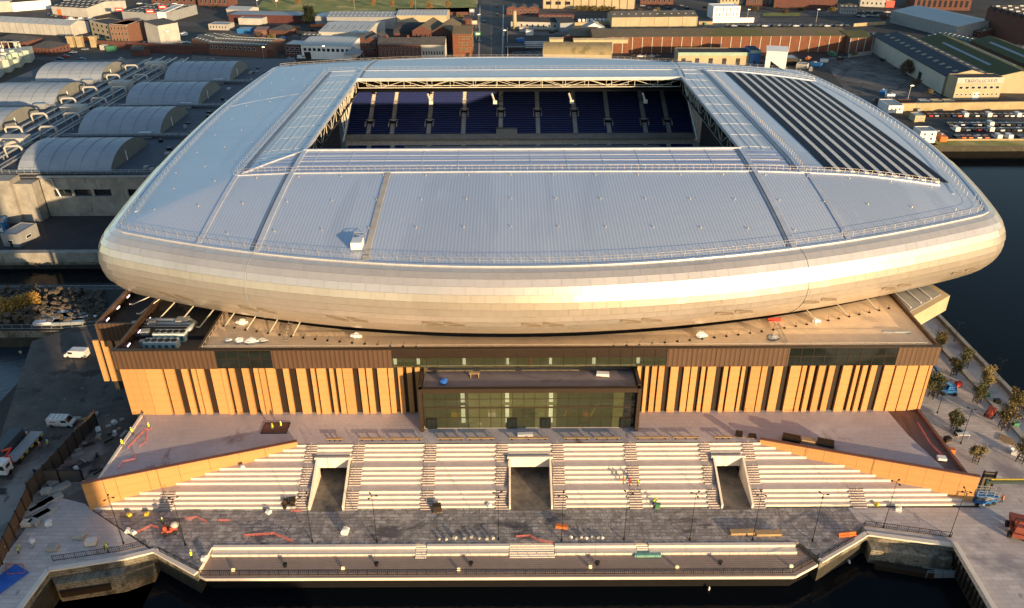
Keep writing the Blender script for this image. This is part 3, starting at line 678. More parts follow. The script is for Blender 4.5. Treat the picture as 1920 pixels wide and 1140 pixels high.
for j in range(n):
    for r_, (z0, z1) in enumerate(((5.6, 7.9), (7.96, 10.1), (10.4, 12.2), (12.26, 14.3))):
        m_ = glassd if j == n-1 else (glassl if (j in (4,5,6,7,10,11,17) or (8 <= j < 12 and r_ > 1)) else glassg)
        part('window_pane', m_, (EX0+.3+j*wd+.03, EY+.6, z0, EX0+.3+(j+1)*wd-.03, EY+.66, z1))
b = MB()
for j in range(n+1): b.box(EX0+.3+j*wd-.035, EY+.55, 5.5, EX0+.3+j*wd+.035, EY+.8, 14.4)
for z in (7.93, 10.25, 12.23): b.box(EX0+.3, EY+.57, z-.04 if z != 10.25 else 10.1, EX1-.3, EY+.78, z+.04 if z != 10.25 else 10.4)
b.build('glazing_frame', brownsteel, bb)
for px in (869, 951, 1032): 
    x = px2x(px, 740, 13); part('column', litcol, (x-.35, 124.6, 5.5, x+.35, 125.4, 14.4))
for px in (815, 960, 1021, 1165):
    x = px2x(px, 790, 7)
    b = MB(); b.box(x-1, EY+.35, 5.55, x+1, EY+.54, 7.9); d_ = b.build('entrance_door', blackm, bb)
    b = MB(); b.box(x-.9, EY+.3, 5.7, x-.05, EY+.34, 7.8); b.box(x+.05, EY+.3, 5.7, x+.9, EY+.34, 7.8); b.build('door_glass', glassd, d_)
# interior fit-out seen through the glass
for y_ in (0,): pass
for x, z, m_, s_ in ((-11, 5.6, yellowm, 1), (4.5, 5.6, greenp, 1.4), (14.5, 5.6, orangem, .7), (-4, 5.6, white, .8)):
    part('stored_equipment', m_, (x-s_, 126, z, x+s_, 127.2, z+1.3))
b = MB(); b.bar((15, 126, 5.6), (16.8, 126, 9.5), .22); b.bar((10, 126, 6), (12, 126, 9.9), .2); b.build('ladder', yellowm, bb)
for j in range(6): part('ceiling_beam', concrete, (EX0+.5, 124.2+j*1.6, 13.8, EX1-.5, 124.5+j*1.6, 14.2))
# base roof
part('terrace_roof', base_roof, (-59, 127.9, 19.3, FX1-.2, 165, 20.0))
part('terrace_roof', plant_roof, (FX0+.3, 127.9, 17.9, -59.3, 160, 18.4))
[part('parapet', bronze, q) for q in ((-59.3, 127.9, 18.4, -58.9, 158, 20.9), (FX0, 127.9, 16.5, FX0+.4, 160, 20.8), (FX1-.4, 127.9, 16.5, FX1, 160, 20.8))]
b = MB(); b.add([(-67,128,20.6),(-59.3,128,20.6),(-59.3,129.8,19.6),(-66,129.8,19.6)], [(0,1,2,3)]); b.box(-67,127.95,18.4,-59.3,128.1,20.6); b.build('sloping_cover', grey, bb)
railing('roof_handrail', [(x, 128.2, 20.0) for x in np.arange(-58.5, FX1-.5, 2.4)], post=.1, m=railm, parent=bb)
railing('roof_handrail', [(-58.6, y, 20.0) for y in np.arange(128.2, 150, 2.0)], post=.1, m=railm, parent=bb)
b = MB()
for i in frontpts:
    p = PER[i]; 
    if -60 < p[0] < FX1-2 and yf(p[0])+3.5 < 160:
        y = p[1] + .4
        if y > 128.8: b.rbox(p[0], y, 20.0, .4, .35, .22); b.bar((p[0], y, 20.2), (p[0]+.3, y+.8, 20.6), .05)
b.build('roof_pedestals', blackm, bb, kind='stuff')
# struts poking out below the rim near both ends
for i in list(range(start+14, start+34, 2)) + list(range(end-30, end-22, 3)):
    p = rim(i, 14.6); n_ = NRM[i % NP_]; b = MB(); q = (p[0]+n_[0]*4.6 - .0, p[1]+n_[1]*4.6, p[2]-2.6); b.bar((p[0]-n_[0]*3, p[1]-n_[1]*3, p[2]-.2), q, .16); b.bar(q, (q[0]-.7, q[1], q[2]+.1), .2); b.build('rim_strut', truss, bb)
# raking columns under the rim
for x in (-66, -62, -50, -30, -10, 12, 35, 58, 72):
    b = MB(); y = yf(x)+8; b.tube([(x, y+6, 19), (x+1.5, y, 24)], .45, 6); b.build('raking_column', grey, bb)
b = MB()
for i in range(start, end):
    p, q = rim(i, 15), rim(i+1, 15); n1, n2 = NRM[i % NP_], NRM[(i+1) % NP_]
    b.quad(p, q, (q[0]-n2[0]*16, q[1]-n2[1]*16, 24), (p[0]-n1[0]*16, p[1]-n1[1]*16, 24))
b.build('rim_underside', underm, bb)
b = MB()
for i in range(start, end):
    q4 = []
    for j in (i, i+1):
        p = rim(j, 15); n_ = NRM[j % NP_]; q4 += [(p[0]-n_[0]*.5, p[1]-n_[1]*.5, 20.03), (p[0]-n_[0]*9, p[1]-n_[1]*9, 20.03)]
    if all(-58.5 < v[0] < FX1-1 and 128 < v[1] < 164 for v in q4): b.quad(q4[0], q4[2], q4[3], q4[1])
b.build('rim_gap_shade', blackm, bb)  # flat black strip painting the dark gap under the rim onto the roof
# left wing block with its own fins
part('wing_block', underm, (-83.4, 138.6, 4.0, FX0+.2, 170, 18.2))
part('wing_fascia', bronze, (-83.6, 138, 16.4, FX0-.1, 138.5, 20.3), (-83.7, 138.5, 16.4, -83.3, 168, 20.3))
for px in (183, 198, 209, 224): 
    x = P(px, 668, 15)[0]*138.2/P(px, 668, 15)[1]; b = MB(); b.box(x-.1, 138.1, 6.5, x+.9, 138.55, 16.35); b.build('facade_fin', terra, bb)
railing('wing_handrail', [(-83, y, 18.2) for y in np.arange(139, 166, 1.5)], post=.1, rails=(1.1,.7,.35), m=brownsteel, parent=bb)
railing('wing_handrail', [(FX0+.7, y, 18.4) for y in np.arange(129, 150, 1.5)], post=.12, rails=(1.1,.7,.35,2.0), h=2, m=brownsteel, parent=bb)
for y in (131, 136, 141): 
    part('strip_light', mat('strip_light', (.8,.7,.75), emit=((1,.8,.9), 1.2)), (FX0+.9, y, 19.2, FX0+1.05, y+1.2, 19.45)); part('strip_light', MATS['strip_light'], (-82.8, y+10, 19.2, -82.65, y+11.2, 19.45))
# pointed canopy on the right flank
b = MB(); b.prism([(80.7,139.5),(92.8,148.6),(90,160),(80.7,160)], 16.6, 20.2); b.build('side_canopy', cream, bb)
b = MB(); b.prism([(81.2,141.5),(91,149),(89,158),(81.2,158)], 20.2, 20.35); b.build('canopy_roof', grey, bb)
b = MB(); 
for k in range(3): b.bar((82+k*3, 143+k*2, 20.4), (80.9+k*3, 157, 20.4), .2)
b.build('canopy_rib', white, bb)
# ================================================================ TERRACE IN FRONT OF THE STADIUM
te = thing('stepped_terrace', 'pale concrete stepped terrace with three openings between two tapering orange walls', 'terrace', (0, 112, 0))
ZD = 5.5
deck = [(-73,128.6), (-73,107.9), (-40.5,118.15), (46.5,118.15), (79.9,108.5), (79.9,128.6)]
b = MB(); b.prism(deck, 0, ZD, 0, bottom=False); b.build('terrace_deck', deckpave, te)
b = MB(); b.box(-73.4, 108, 0, -72.9, 128.4, 5.75); b.build('deck_kerb', stepc, te)
b = MB(); b.box(79.85, 108.6, 0, 80.4, 128.4, 5.95); b.build('deck_kerb', terracap, te)
b = MB(); b.prism([(77.5,109.3),(79.8,108.8),(79.8,128),(74.2,128),(75.0,120)], ZD, ZD+.02); b.build('wet_edge_strip', deckdark, te)
Dk = [118.1]; Zk = [ZD - 5.5/12*k for k in range(13)]
for k in range(1, 13): Dk.append(Dk[-1] - (1.95 if k in (4, 8) else .8))
xL = lambda y: -75 + (y-107)/11.1*34.5; xR = lambda y: 81.7 - (y-107.7)/10.4*35.2
aisles = [(-38.6,-36.45,0), (-29.85,-27.6,0), (-16.5,-14.2,0), (-3.1,-.85,0), (7.25,9.5,0), (20.8,23.1,0), (34.8,36.85,0), (42.85,45,0), (-63.2,-60.6,8), (60.3,63,8)]
niches = [(-36.3,-30.0), (-.7,7.1), (37.0,42.7)]
for k in range(12):
    y0 = Dk[k]; y1 = (Dk[k-1] if k else 118.15); z = Zk[k]
    if k == 0: y1 = 118.4
    a, c = xL(y0)+.1, xR(y0)-.1; cuts = []
    for (p, q, kk) in aisles:
        if k >= kk and p > a and q < c: cuts.append((p, q))
    if k >= 4:
        for p, q in niches: cuts.append((p-.02, q+.02))
    cuts.sort(); cur = a; segs = []
    for p, q in cuts:
        if p - cur > .3: segs.append((cur, p))
        cur = max(cur, q)
    segs.append((cur, c))
    for p, q in segs:
        n = max(1, round((q-p)/12)); L = (q-p)/n
        for j in range(n):
            x0, x1 = p+j*L+(.015 if j else 0), p+(j+1)*L
            b = MB(); b.box(x0, y0, z-.62, x1, y0+.30, z, 0)
            if y1-y0 > .32: b.box(x0, y0+.3, z-.6, x1, y1+.02, z-.012, 1)
            b.build('terrace_bench', [stepc, tread], te)
def stairs(x0, x1, ka):
    b = MB(); ys = []
    for k in range(ka, 12):
        yt = Dk[k-1] if k else 118.3; yb = Dk[k]; h = 5.5/12
        b.box(x0+.03, yb+.0, 0, x1-.03, yt+.02, Zk[k]-.01, 1)
        b.box(x0+.03, yb-.40, 0, x1-.03, yb+.0, Zk[k]-h/2-.01, 1)
        b.box(x0+.05, yb-.01, Zk[k]-.06, x1-.05, yb+.1, Zk[k]+.012, 2); b.box(x0+.05, yb-.41, Zk[k]-h/2-.06, x1-.05, yb-.3, Zk[k]-h/2+.01, 2)
    o = b.build('aisle_steps', [stepc, mat('stair_concrete', (.58,.5,.47), (.46,.4,.37), sc=.5, rough=.8), mat('stair_nosing', (.14,.11,.1), sc=1)], te)
    r_ = MB(); xm = (x0+x1)/2; y = Dk[ka]+.3; pts = []
    for k in range(ka, 12, 1): pts.append((xm, Dk[k]-.1, Zk[k]-.15))
    for i in range(0, len(pts)-1):
        r_.bar(pts[i], (pts[i][0], pts[i][1], pts[i][2]+.95), .05)
        r_.bar((pts[i][0], pts[i][1], pts[i][2]+.95), (pts[i+1][0], pts[i+1][1], pts[i+1][2]+.95), .06)
    r_.build('handrail', railm, te)
for p, q, kk in aisles: stairs(p, q, kk)
for p, q in niches:
    yb = Dk[3]-.05
    b = MB(); b.box(p, yb-.35, 2.35, q, yb, Zk[3]+.0); b.build('opening_header', stepc, te)
    for x0, x1 in ((p-.02, p+.32), (q-.32, q+.02)):
        b = MB(); f = 106.6; b.add([(x0,f,0),(x1,f,0),(x1,yb,0),(x0,yb,0),(x0,f,.9),(x1,f,.9),(x1,yb,Zk[3]+.5),(x0,yb,Zk[3]+.5)], [(3,2,1,0),(4,5,6,7),(0,1,5,4),(1,2,6,5),(2,3,7,6),(3,0,4,7)]); b.build('opening_side_wall', stepc, te)
    b = MB(); b.box(p+.3, 106.2, .03, q-.3, 118.1, .06); b.build('opening_floor', mat('opening_floor_concrete', (.2,.18,.155), (.07,.065,.06), sc=.5, rough=.7, bump=.3), te)
    b = MB(); b.box(p+.1, yb, 2.35, q-.1, 118.1, 2.5); b.build('tunnel_ceiling', underm, te)
    b = MB(); b.box(p+.2, 118.0, 0, q-.2, 118.13, 2.4); b.build('tunnel_dark_back', blackm, te)  # tunnel back wall in black, the darkness inside put into its colour
    b = MB(); b.box(p-.3, yb-.38, Zk[3]-.01, q+.3, yb-.0, Zk[3]+.55); b.build('opening_parapet', stepc, te)
# tapering wing walls with joints: one panel each
def wing(p0, p1, n, z1, sgn):
    p0 = np.array(p0); p1 = np.array(p1); d = (p1-p0); nn = np.array([d[1], -d[0]])/np.linalg.norm(d)*.22
    if nn[1] > 0: nn = -nn
    for i in range(n):
        a = p0 + d*i/n + d/n*.006; c = p0 + d*(i+1)/n - d/n*.006
        b = MB(); b.prism([tuple(a+nn), tuple(c+nn), tuple(c-nn), tuple(a-nn)], 0, z1-.12 + (random.uniform(-.01,.01))); b.build('wing_wall_panel', terra, te)
    b = MB(); b.bar((*p0, z1-.05), (*p1, z1-.05), .7, .14); b.build('wing_wall_coping', terracap, te)
wing((-75.2,107.0), (-40.3,118.4), 7, 6.3, -1); wing((46.3,118.4), (81.9,107.6), 13, 6.3, 1)
b = MB(); b.box(-75.3, 106.9, 0, -74.8, 107.6, 6.3); b.build('wing_wall_end', terra, te)
# lower seating on the promenade edge
for a, c in ((400,780), (801,955), (1040,1193), (1216,1492)):
    xa = P(a,1028,-.4)[0]; xc = P(c,1028,-.4)[0]; 
    for k, (y, z) in enumerate(((98.0, .12), (96.9, -.35))):
        n = max(1, round((xc-xa)/7)); L = (xc-xa)/n
        for j in range(n):
            b = MB(); b.box(xa+j*L+.02, y-.25, -.9, xa+(j+1)*L-.01, y+.35 if k == 0 else y+.9, z); b.box(xa+j*L+.02, y+.35, -.9, xa+(j+1)*L-.01, y+.9, z-.1) if 0 else None
            o = b.build('seating_block', stepc, te)
for a, c in ((780,801), (955,1040), (1193,1216)):
    xa = P(a,1028,-.4)[0]; xc = P(c,1028,-.4)[0]
    b = MB()
    for k in range(6): b.box(xa+.05, 98.4-(k+1)*.38, -.9, xc-.05, 98.4-k*.38, .0-.15*k)
    b.build('promenade_steps', stepc, te)

def fence_thing(name, label, pts, z, h=1.15, gap=1.6, m=blackm, cat='railing', group=None, rails=(1.1, .12), infill=True):
    q = dens(pts, gap); cx, cy = q[len(q)//2]
    r_ = thing(name, label, cat, (cx, cy, z), 0, group)
    po = MB(); 
    me = MB().box(-.04,-.04,0,.04,.04,h).mesh('post', m)
    rm = MB()
    if len(q) < 120:
        for x, y in q: inst(me, 'post', r_, (x-cx, y-cy, 0))
    else:
        for x, y in q: rm.bar((x,y,z), (x,y,z+h), .08)
    for a, c in zip(q[:-1], q[1:]):
        for e in rails: rm.bar((a[0],a[1],z+e*h/1.1), (c[0],c[1],z+e*h/1.1), .07)
        if infill:
            L = math.dist(a, c); n = int(L/.28)
            for j in range(1, n): x = a[0]+(c[0]-a[0])*j/n; y = a[1]+(c[1]-a[1])*j/n; rm.bar((x,y,z+.1), (x,y,z+h-.08), .035)
    rm.build('rail', m, r_, kind='stuff' if 0 else None); return r_
fence_thing('balustrade', 'short black railing on the angled quay left of the timber promenade', [P(300,1035,0), P(372,1072,0)], 0, cat='railing')
fence_thing('balustrade', 'black balustrade following the straight front edge of the timber promenade', [P(376,1079,-.9), P(1485,1075,-.9), P(1535,1048,-.9)], -.9)
fence_thing('balustrade', 'black balustrade on the slanting quay between promenade and old lock on the right', [P(1540,1048,0), P(1600,1014,0)], 0)
fence_thing('balustrade', 'black railing above the old stone lock at lower right', [P(1605,1005,0), P(1621,986,0), P(1783,1008,0)], 0)
fence_thing('balustrade', 'black railing behind the old lock wall at lower left', [P(100,1052,0), P(225,1034,0), P(275,1022,0)], 0)
# yellow waterside marker lamps
me = MB().rbox(0,0,0,.5,.3,.45).mesh('quay_lamp', mat('marker_lamp', (.8,.65,.3), emit=((1,.75,.35), .6)))
for i, (x, y) in enumerate(((643,1065),(860,1067),(1107,1062),(1270,1063),(1484,1061),(437,1068))):
    p = P(x, y, -.6); o = inst(me, 'quay_lamp', None, (*p, -.9)); tag(o, 'small glowing quay marker by the black balustrade, %s of six from the left' % {437:'first',643:'second',860:'third',1107:'fourth',1270:'fifth',1484:'last'}[x], 'lamp', 'glowing markers on the promenade edge')
me = MB().cyl(0,0,0,.5,.28,8).cyl(0,0,.5,.62,.4,8).mesh('bollard', blackm)
for i, (x, y) in enumerate(((706,1060),(883,1059),(1120,1058),(1350,1057),(535,1062))):
    o = inst(me, 'mooring_bollard', None, (*P(x,y,-.9), -.9)); tag(o, 'black mooring bollard on the timber promenade, %s' % ['below the second lamp post','left of the wide steps','right of the wide steps','rightmost on the boards','leftmost on the boards'][i], 'bollard', 'bollards on the timber promenade')
# timber benches on the upper deck
def bench(L):
    r_ = thing('timber_bench', '', 'bench')
    MB().box(-L/2, -.25, .38, L/2, .25, .48).build('seat', wood, r_, local=True)
    for x in (-L/2+.5, 0, L/2-.5): MB().box(x-.08, -.2, 0, x+.08, .2, .38).build('leg', blackm, r_, local=True)
    return r_
seg_ = [(614,643),(674,723),(731,792),(821,870),(877,927),(955,1028),(1057,1106),(1114,1163),(1192,1253),(1262,1311),(1340,1372)]
nm = ['leftmost','second from the left','third from the left','fourth from the left','fifth from the left','long one before the glass entrance','fifth from the right','fourth from the right','third from the right','second from the right','rightmost']
for i, (a, c) in enumerate(seg_):
    xa, y = P(a, 824.5, ZD); xc, _ = P(c, 824.5, ZD); o = bench(xc-xa); o.location = ((xa+xc)/2, 119.4, ZD); o['label'] = 'low timber bench along the top of the terrace, ' + nm[i]; o['group'] = 'timber benches on the terrace deck'
# lamp columns
def lamp(h):
    r_ = thing('lamp_post', '', 'lamp post')
    MB().cyl(0,0,0,h,.065,8,r2=.035).build('pole', blackm, r_, local=True)
    MB().cyl(0,0,0,.5,.16,8).build('base', blackm, r_, local=True)
    for a in (0, 2.1, 4.2):
        l_ = MB(); l_.bar((0,0,h-.3), (.75*math.cos(a), .75*math.sin(a), h-.15), .05); l_.rbox(.75*math.cos(a), .75*math.sin(a), h-.25, .4, .24, .12, a); l_.build('lamp_head', blackm, r_, local=True)
    return r_
lp0 = lamp(10.5)
posts = [(232,1020,'leftmost, beside the orange wing wall'),(348,1023,'beside the cement mixer near the left lock'),(586,1017,'in front of the left terrace opening'),(707,1017,'right of the left terrace opening'),(935,1013,'left of the middle terrace opening'),(1053,1015,'right of the middle terrace opening'),(1170,1013,'between middle and right terrace openings'),(1293,1013,'left of the right terrace opening'),(1411,1013,'right of the right terrace opening'),(1523,1015,'before the right terrace flank'),(1656,990,'behind the lock railing, left one'),(1780,1007,'behind the lock railing, right one')]
for i, (x, y, t_) in enumerate(posts):
    o = lp0 if i == 0 else copy_tree(lp0); o.location = (*P(x, y, 0), 0.03); o.rotation_euler.z = i*.7; o['label'] = 'slim black lamp post on the promenade, ' + t_; o['group'] = 'lamp posts along the promenade'
for i, (x, y, t_) in enumerate(((1801,832,'in the middle of the tree plaza'),(1757,775,'beside the right corner of the orange facade'),(1789,640,'on the river wall behind the first trees'),(1868,712,'on the river wall beside the paired trees'))):
    o = copy_tree(lp0); o.location = (*P(x, y, 0), .03); o.scale = (1,1,.8 if i < 2 else .5); o['label'] = 'slim black lamp post ' + t_; o['group'] = 'lamp posts on the tree plaza'
# --- river wall along the right-hand quay
b = MB(); b.box(106.9, 60, 0, 107.9, 215, 1.0); tag(b.build('river_wall', oldconc), 'low pale concrete river wall running back along the right-hand quay', 'wall')
b = MB(); b.box(101.0, 118, .03, 102.2, 215, .45); tag(b.build('kerb_line', concrete), 'long low concrete kerb beside the river wall on the tree plaza', 'kerb')
# quay at the old locks
def lock(name, label, pl, z0, z1, m=qstone):
    b = MB(); b.prism(pl, z0, z1); return tag(b.build(name, m), label, 'lock wall')
def ledge(name, label, inner, outer, z, th, m):
    pts = [P(x, y-0, z) for x, y in inner] + [P(x, y, z) for x, y in reversed(outer)]
    b = MB(); b.prism(pts, z-th, z); return tag(b.build(name, m), label, 'lock wall')
ledge('lock_ledge', 'weathered stone ledge along the lower left lock wall', [(96,1082),(232,1060),(288,1047)], [(104,1096),(226,1078),(289,1056)], -2.0, 4, qstone)
ledge('lock_beam', 'dark timber beam at the foot of the lower left lock wall', [(110,1104),(205,1088)], [(112,1112),(207,1096)], -3.4, 1.2, brownsteel)
ledge('lock_ledge', 'pale weathered ledge under the black railing at lower right', [(1626,1012),(1786,1034)], [(1634,1030),(1786,1052)], -1.5, 5, qstone)
ledge('lock_beam', 'dark slimy timber beam below the lower right lock ledge', [(1640,1052),(1752,1068)], [(1642,1060),(1752,1078)], -3.6, 1.0, brownsteel)
b = MB(); pa, pb = P(1792,1020), P(1876,1160)
b.bar((pa[0]-.3,pa[1],.3), (pb[0]-.3,pb[1],.3), .8, .5); tag(b.build('dock_coping', stepc), 'pale coping along the dock wall at the lower right corner', 'coping')
p0 = np.array(P(1812,1040)); p1 = np.array(P(1905,1160))
r_ = thing('dock_fender', 'row of vertical timber fenders on the dock wall at lower right', 'fenders', (*pa, -4))
fm = MB().box(-.12,-.12,0,.12,.12,4.2).mesh('fender_pile', brownsteel)
for i in range(14):
    u = i/13; x = pa[0]+(pb[0]-pa[0])*u - .6; y = pa[1]+(pb[1]-pa[1])*u; inst(fm, 'fender_pile', r_, (x-pa[0], y-pa[1], 0))
# floating pontoon
px_, py_ = P(1762, 1062, -3.6)
r_ = thing('pontoon', 'grey metal grating pontoon with low rails floating by the lower right lock', 'pontoon', (px_, py_, -4.6))
MB().box(-2.9,-1.6,0,-.1,1.6,.9).build('deck_grating', grey, r_, local=True); MB().box(.1,-1.6,0,2.9,1.6,.9).build('deck_grating', grey, r_, local=True)
b = MB()
for x in (-2.9, -1.5, 0, 1.5, 2.9):
    for y in (-1.6, 1.6): b.bar((x,y,.9), (x,y,1.7), .08)
for y in (-1.6, 1.6): b.bar((-2.9,y,1.7), (2.9,y,1.7), .07); b.bar((-2.9,y,1.3), (2.9,y,1.3), .06)
b.build('guard_rail', steelg, r_, local=True)
# gates and hoardings
def hoarding(label, a, c, n, h, panel_m, post_m, z=0, blocks=False):
    a = np.array(P(*a)); c = np.array(P(*c)); r_ = thing('site_fence', label, 'fence', (*a, 0), math.atan2(c[1]-a[1], c[0]-a[0])); L = np.linalg.norm(c-a)/n
    pm = MB().box(.1,-.03,.2,L-.1,.03,h).mesh('fence_panel', panel_m); qm = MB().box(-.14,-.14,0,.14,.14,h+.25).mesh('fence_post', post_m); bmz = MB().box(.3,-1.1,0,L-.3,-.5,.6).mesh('concrete_block', concrete)
    for i in range(n):
        inst(pm, 'fence_panel', r_, (i*L,0,0)); inst(qm, 'fence_post', r_, (i*L,0,0))
        if blocks: inst(bmz, 'concrete_block', r_, (i*L,0,0))
    inst(qm, 'fence_post', r_, (n*L,0,0)); MB().box(0,-.08,h-.1,n*L,.08,h+.08).build('top_rail', post_m, r_, local=True)
    return r_
hoarding('tall dark steel site fence on concrete blocks beside the shaded yard', (183,797), (60,935), 9, 3.6, mat('fence_mesh_dark', (.05,.045,.04), sc=1, rough=.9), brownsteel, blocks=True)
hoarding('rusty brown steel site fence continuing towards the lower left quay', (60,940), (-8,1085), 6, 3.2, mat('fence_sheet_brown', (.12,.07,.04), sc=1, rough=.9), brownsteel)
hoarding('dark steel gate beam joining the fence to the left orange wall', (72,905), (158,905), 2, 3.0, mat('fence_mesh_dark2', (.08,.075,.07), sc=1, rough=.9), blackm)
hoarding('black steel gate with lattice beside the right orange wall', (1834,918), (1856,920), 1, 4.2, mat('gate_mesh', (.12,.1,.08), sc=1, rough=.9), blackm)
p_, q_ = P(1850,903,3.6), P(1990,903,3.6); b = MB(); b.bar((*p_,3.6), (*q_,3.6), .5, .6); b.bar((p_[0],p_[1],0),(p_[0],p_[1],4.1), .4)
tag(b.build('gate_beam', mat('dark_green_steel', (.02,.045,.04), sc=1)), 'dark green steel gate beam on a post running off the right edge', 'gate')
p_ = P(1858,899,3.9); q_ = P(1990,899,3.9); b = MB(); b.bar((*p_,3.95), (*q_,3.95), .3, .1); tag(b.build('beam_capping', yellowm), 'thin yellow strip along the top of the dark green gate beam', 'strip')
# ================================================================ THE CITY AROUND
def building(name, label, cat, a, c, depth, h, wallm, roofm_, roof='flat', rise=2.5, wins=(), sky=None, group=None, z=0.0, ovh=.25, doors=(), bays=0, baym=None, ends=None, px=True, skm=None, rz=None, chim=(), fascia=None):
    """front base from a to c (photo positions on the ground), depth away from the camera.
    wins: (side, rows, cols, z0, zh, wfrac, x0, x1, mat)"""
    if px: a = P(*a); c = P(*c)
    a = np.array(a, float); c = np.array(c, float); L = float(np.linalg.norm(c-a)); ang_ = math.atan2(c[1]-a[1], c[0]-a[0])
    r_ = thing(name, label, cat, (a[0], a[1], z), ang_, group)
    D = depth
    def wall(b_, nm='wall', m=wallm): return b_.build(nm, m, r_, local=True)
    gx = roof in ('gx',); gy = roof in ('gy',)
    # walls, one per side, gables included
    b = MB(); b.box(0, 0, 0, L, .3, h); wall(b)
    b = MB(); b.box(0, D-.3, 0, L, D, h); wall(b)
    for x0, x1 in ((0, .3), (L-.3, L)):
        b = MB(); b.box(x0, .3, 0, x1, D-.3, h)
        if roof == 'gx': b.add([(x0,.3,h),(x0,D-.3,h),(x0,D/2,h+rise*.96),(x1,.3,h),(x1,D-.3,h),(x1,D/2,h+rise*.96)], [(0,2,1),(3,4,5),(0,3,5,2),(1,2,5,4)])
        wall(b, m=ends or wallm)
    if roof == 'gy':
        b = MB(); b.add([(0,0,h),(L,0,h),(L/2,0,h+rise*.96),(0,.3,h),(L,.3,h),(L/2,.3,h+rise*.96)], [(0,1,2),(3,5,4),(0,2,5,3),(1,4,5,2)]); wall(b, 'gable', ends or wallm)
    o = ovh; t = .18
    roofs = []
    def rp(q, nm='roof'):
        n_ = Vector(q[1]) - Vector(q[0]); m_ = Vector(q[2]) - Vector(q[0]); nn = n_.cross(m_).normalized()
        if nn.z < 0: nn = -nn
        b = MB(); k = len(q); tp = [tuple(Vector(v) + nn*t) for v in q]
        b.add(list(q) + tp, [tuple(range(k)), tuple(reversed(range(k, 2*k)))] + [(i, (i+1) % k, k+(i+1) % k, k+i) for i in range(k)]); ob = b.build(nm, roofm_, r_, local=True); roofs.append((ob, q)); return ob
    if roof == 'flat':
        rp([(.3,.3,h-.35),(L-.3,.3,h-.35),(L-.3,D-.3,h-.35),(.3,D-.3,h-.35)])
    elif roof == 'gx':
        rp([(-o,-o,h-.1),(L+o,-o,h-.1),(L+o,D/2,h+rise),(-o,D/2,h+rise)]); rp([(-o,D/2,h+rise),(L+o,D/2,h+rise),(L+o,D+o,h-.1),(-o,D+o,h-.1)])
    elif roof == 'gy':
        rp([(-o,-o,h-.1),(-o,D+o,h-.1),(L/2,D+o,h+rise),(L/2,-o,h+rise)]); rp([(L/2,-o,h+rise),(L/2,D+o,h+rise),(L+o,D+o,h-.1),(L+o,-o,h-.1)])
    elif roof == 'hip':
        i_ = min(D, L)/2
        if L >= D: A_, B_ = (i_, D/2, h+rise), (L-i_, D/2, h+rise)
        else: A_, B_ = (L/2, i_, h+rise), (L/2, D-i_, h+rise)
        cs = [(-o,-o,h-.05),(L+o,-o,h-.05),(L+o,D+o,h-.05),(-o,D+o,h-.05)]
        if L >= D: rp([cs[0],cs[1],B_,A_]); rp([cs[1],cs[2],B_]); rp([cs[2],cs[3],A_,B_]); rp([cs[3],cs[0],A_])
        else: rp([cs[0],cs[1],A_]); rp([cs[1],cs[2],B_,A_]); rp([cs[2],cs[3],B_]); rp([cs[3],cs[0],A_,B_])
    elif roof == 'mono': rp([(-o,-o,h-.1),(L+o,-o,h-.1),(L+o,D+o,h+rise),(-o,D+o,h+rise)]); b = MB(); b.add([(L-.3,0,h),(L-.3,D,h),(L-.3,D,h+rise*.95),(.3,0,h),(.3,D,h),(.3,D,h+rise*.95)], [(0,1,2),(3,5,4)]); wall(b)
    elif roof in ('bx', 'by'):
        n = 12; W = D if roof == 'bx' else L
        b = MB(); pr = [(W*(1-math.cos(math.pi*i/n))/2, h + rise*math.sin(math.pi*i/n)) for i in range(n+1)]
        for i in range(n):
            (u0,z0),(u1,z1) = pr[i], pr[i+1]
            if roof == 'bx': b.quad((-o,u0,z0),(L+o,u0,z0),(L+o,u1,z1),(-o,u1,z1))
            else: b.quad((u0,-o,z0),(u0,D+o,z0),(u1,D+o,z1),(u1,-o,z1))
        b.build('roof', roofm_, r_, local=True, smooth=True)
        for s_ in (0, 1):
            b = MB()
            if roof == 'bx': q = [((L-.05) if s_ else .05, u, z_) for u, z_ in pr]
            else: q = [(u, (D-.05) if s_ else .05, z_) for u, z_ in pr]
            b.add(q, [tuple(range(len(q)))]); wall(b, 'gable', ends or wallm)
    elif roof[0] == 'm':   # several parallel gables, ridges running away from the camera
        n = int(roof[1:]); wd = L/n
        for i in range(n):
            x0 = i*wd; rp([(x0,-o,h-.1),(x0,D+o,h-.1),(x0+wd/2,D+o,h+rise),(x0+wd/2,-o,h+rise)]); rp([(x0+wd/2,-o,h+rise),(x0+wd/2,D+o,h+rise),(x0+wd,D+o,h-.1),(x0+wd,-o,h-.1)])
            b = MB(); b.add([(x0,0,h-.1),(x0+wd,0,h-.1),(x0+wd/2,0,h+rise*.96)], [(0,1,2)]); wall(b, 'gable', ends or wallm)
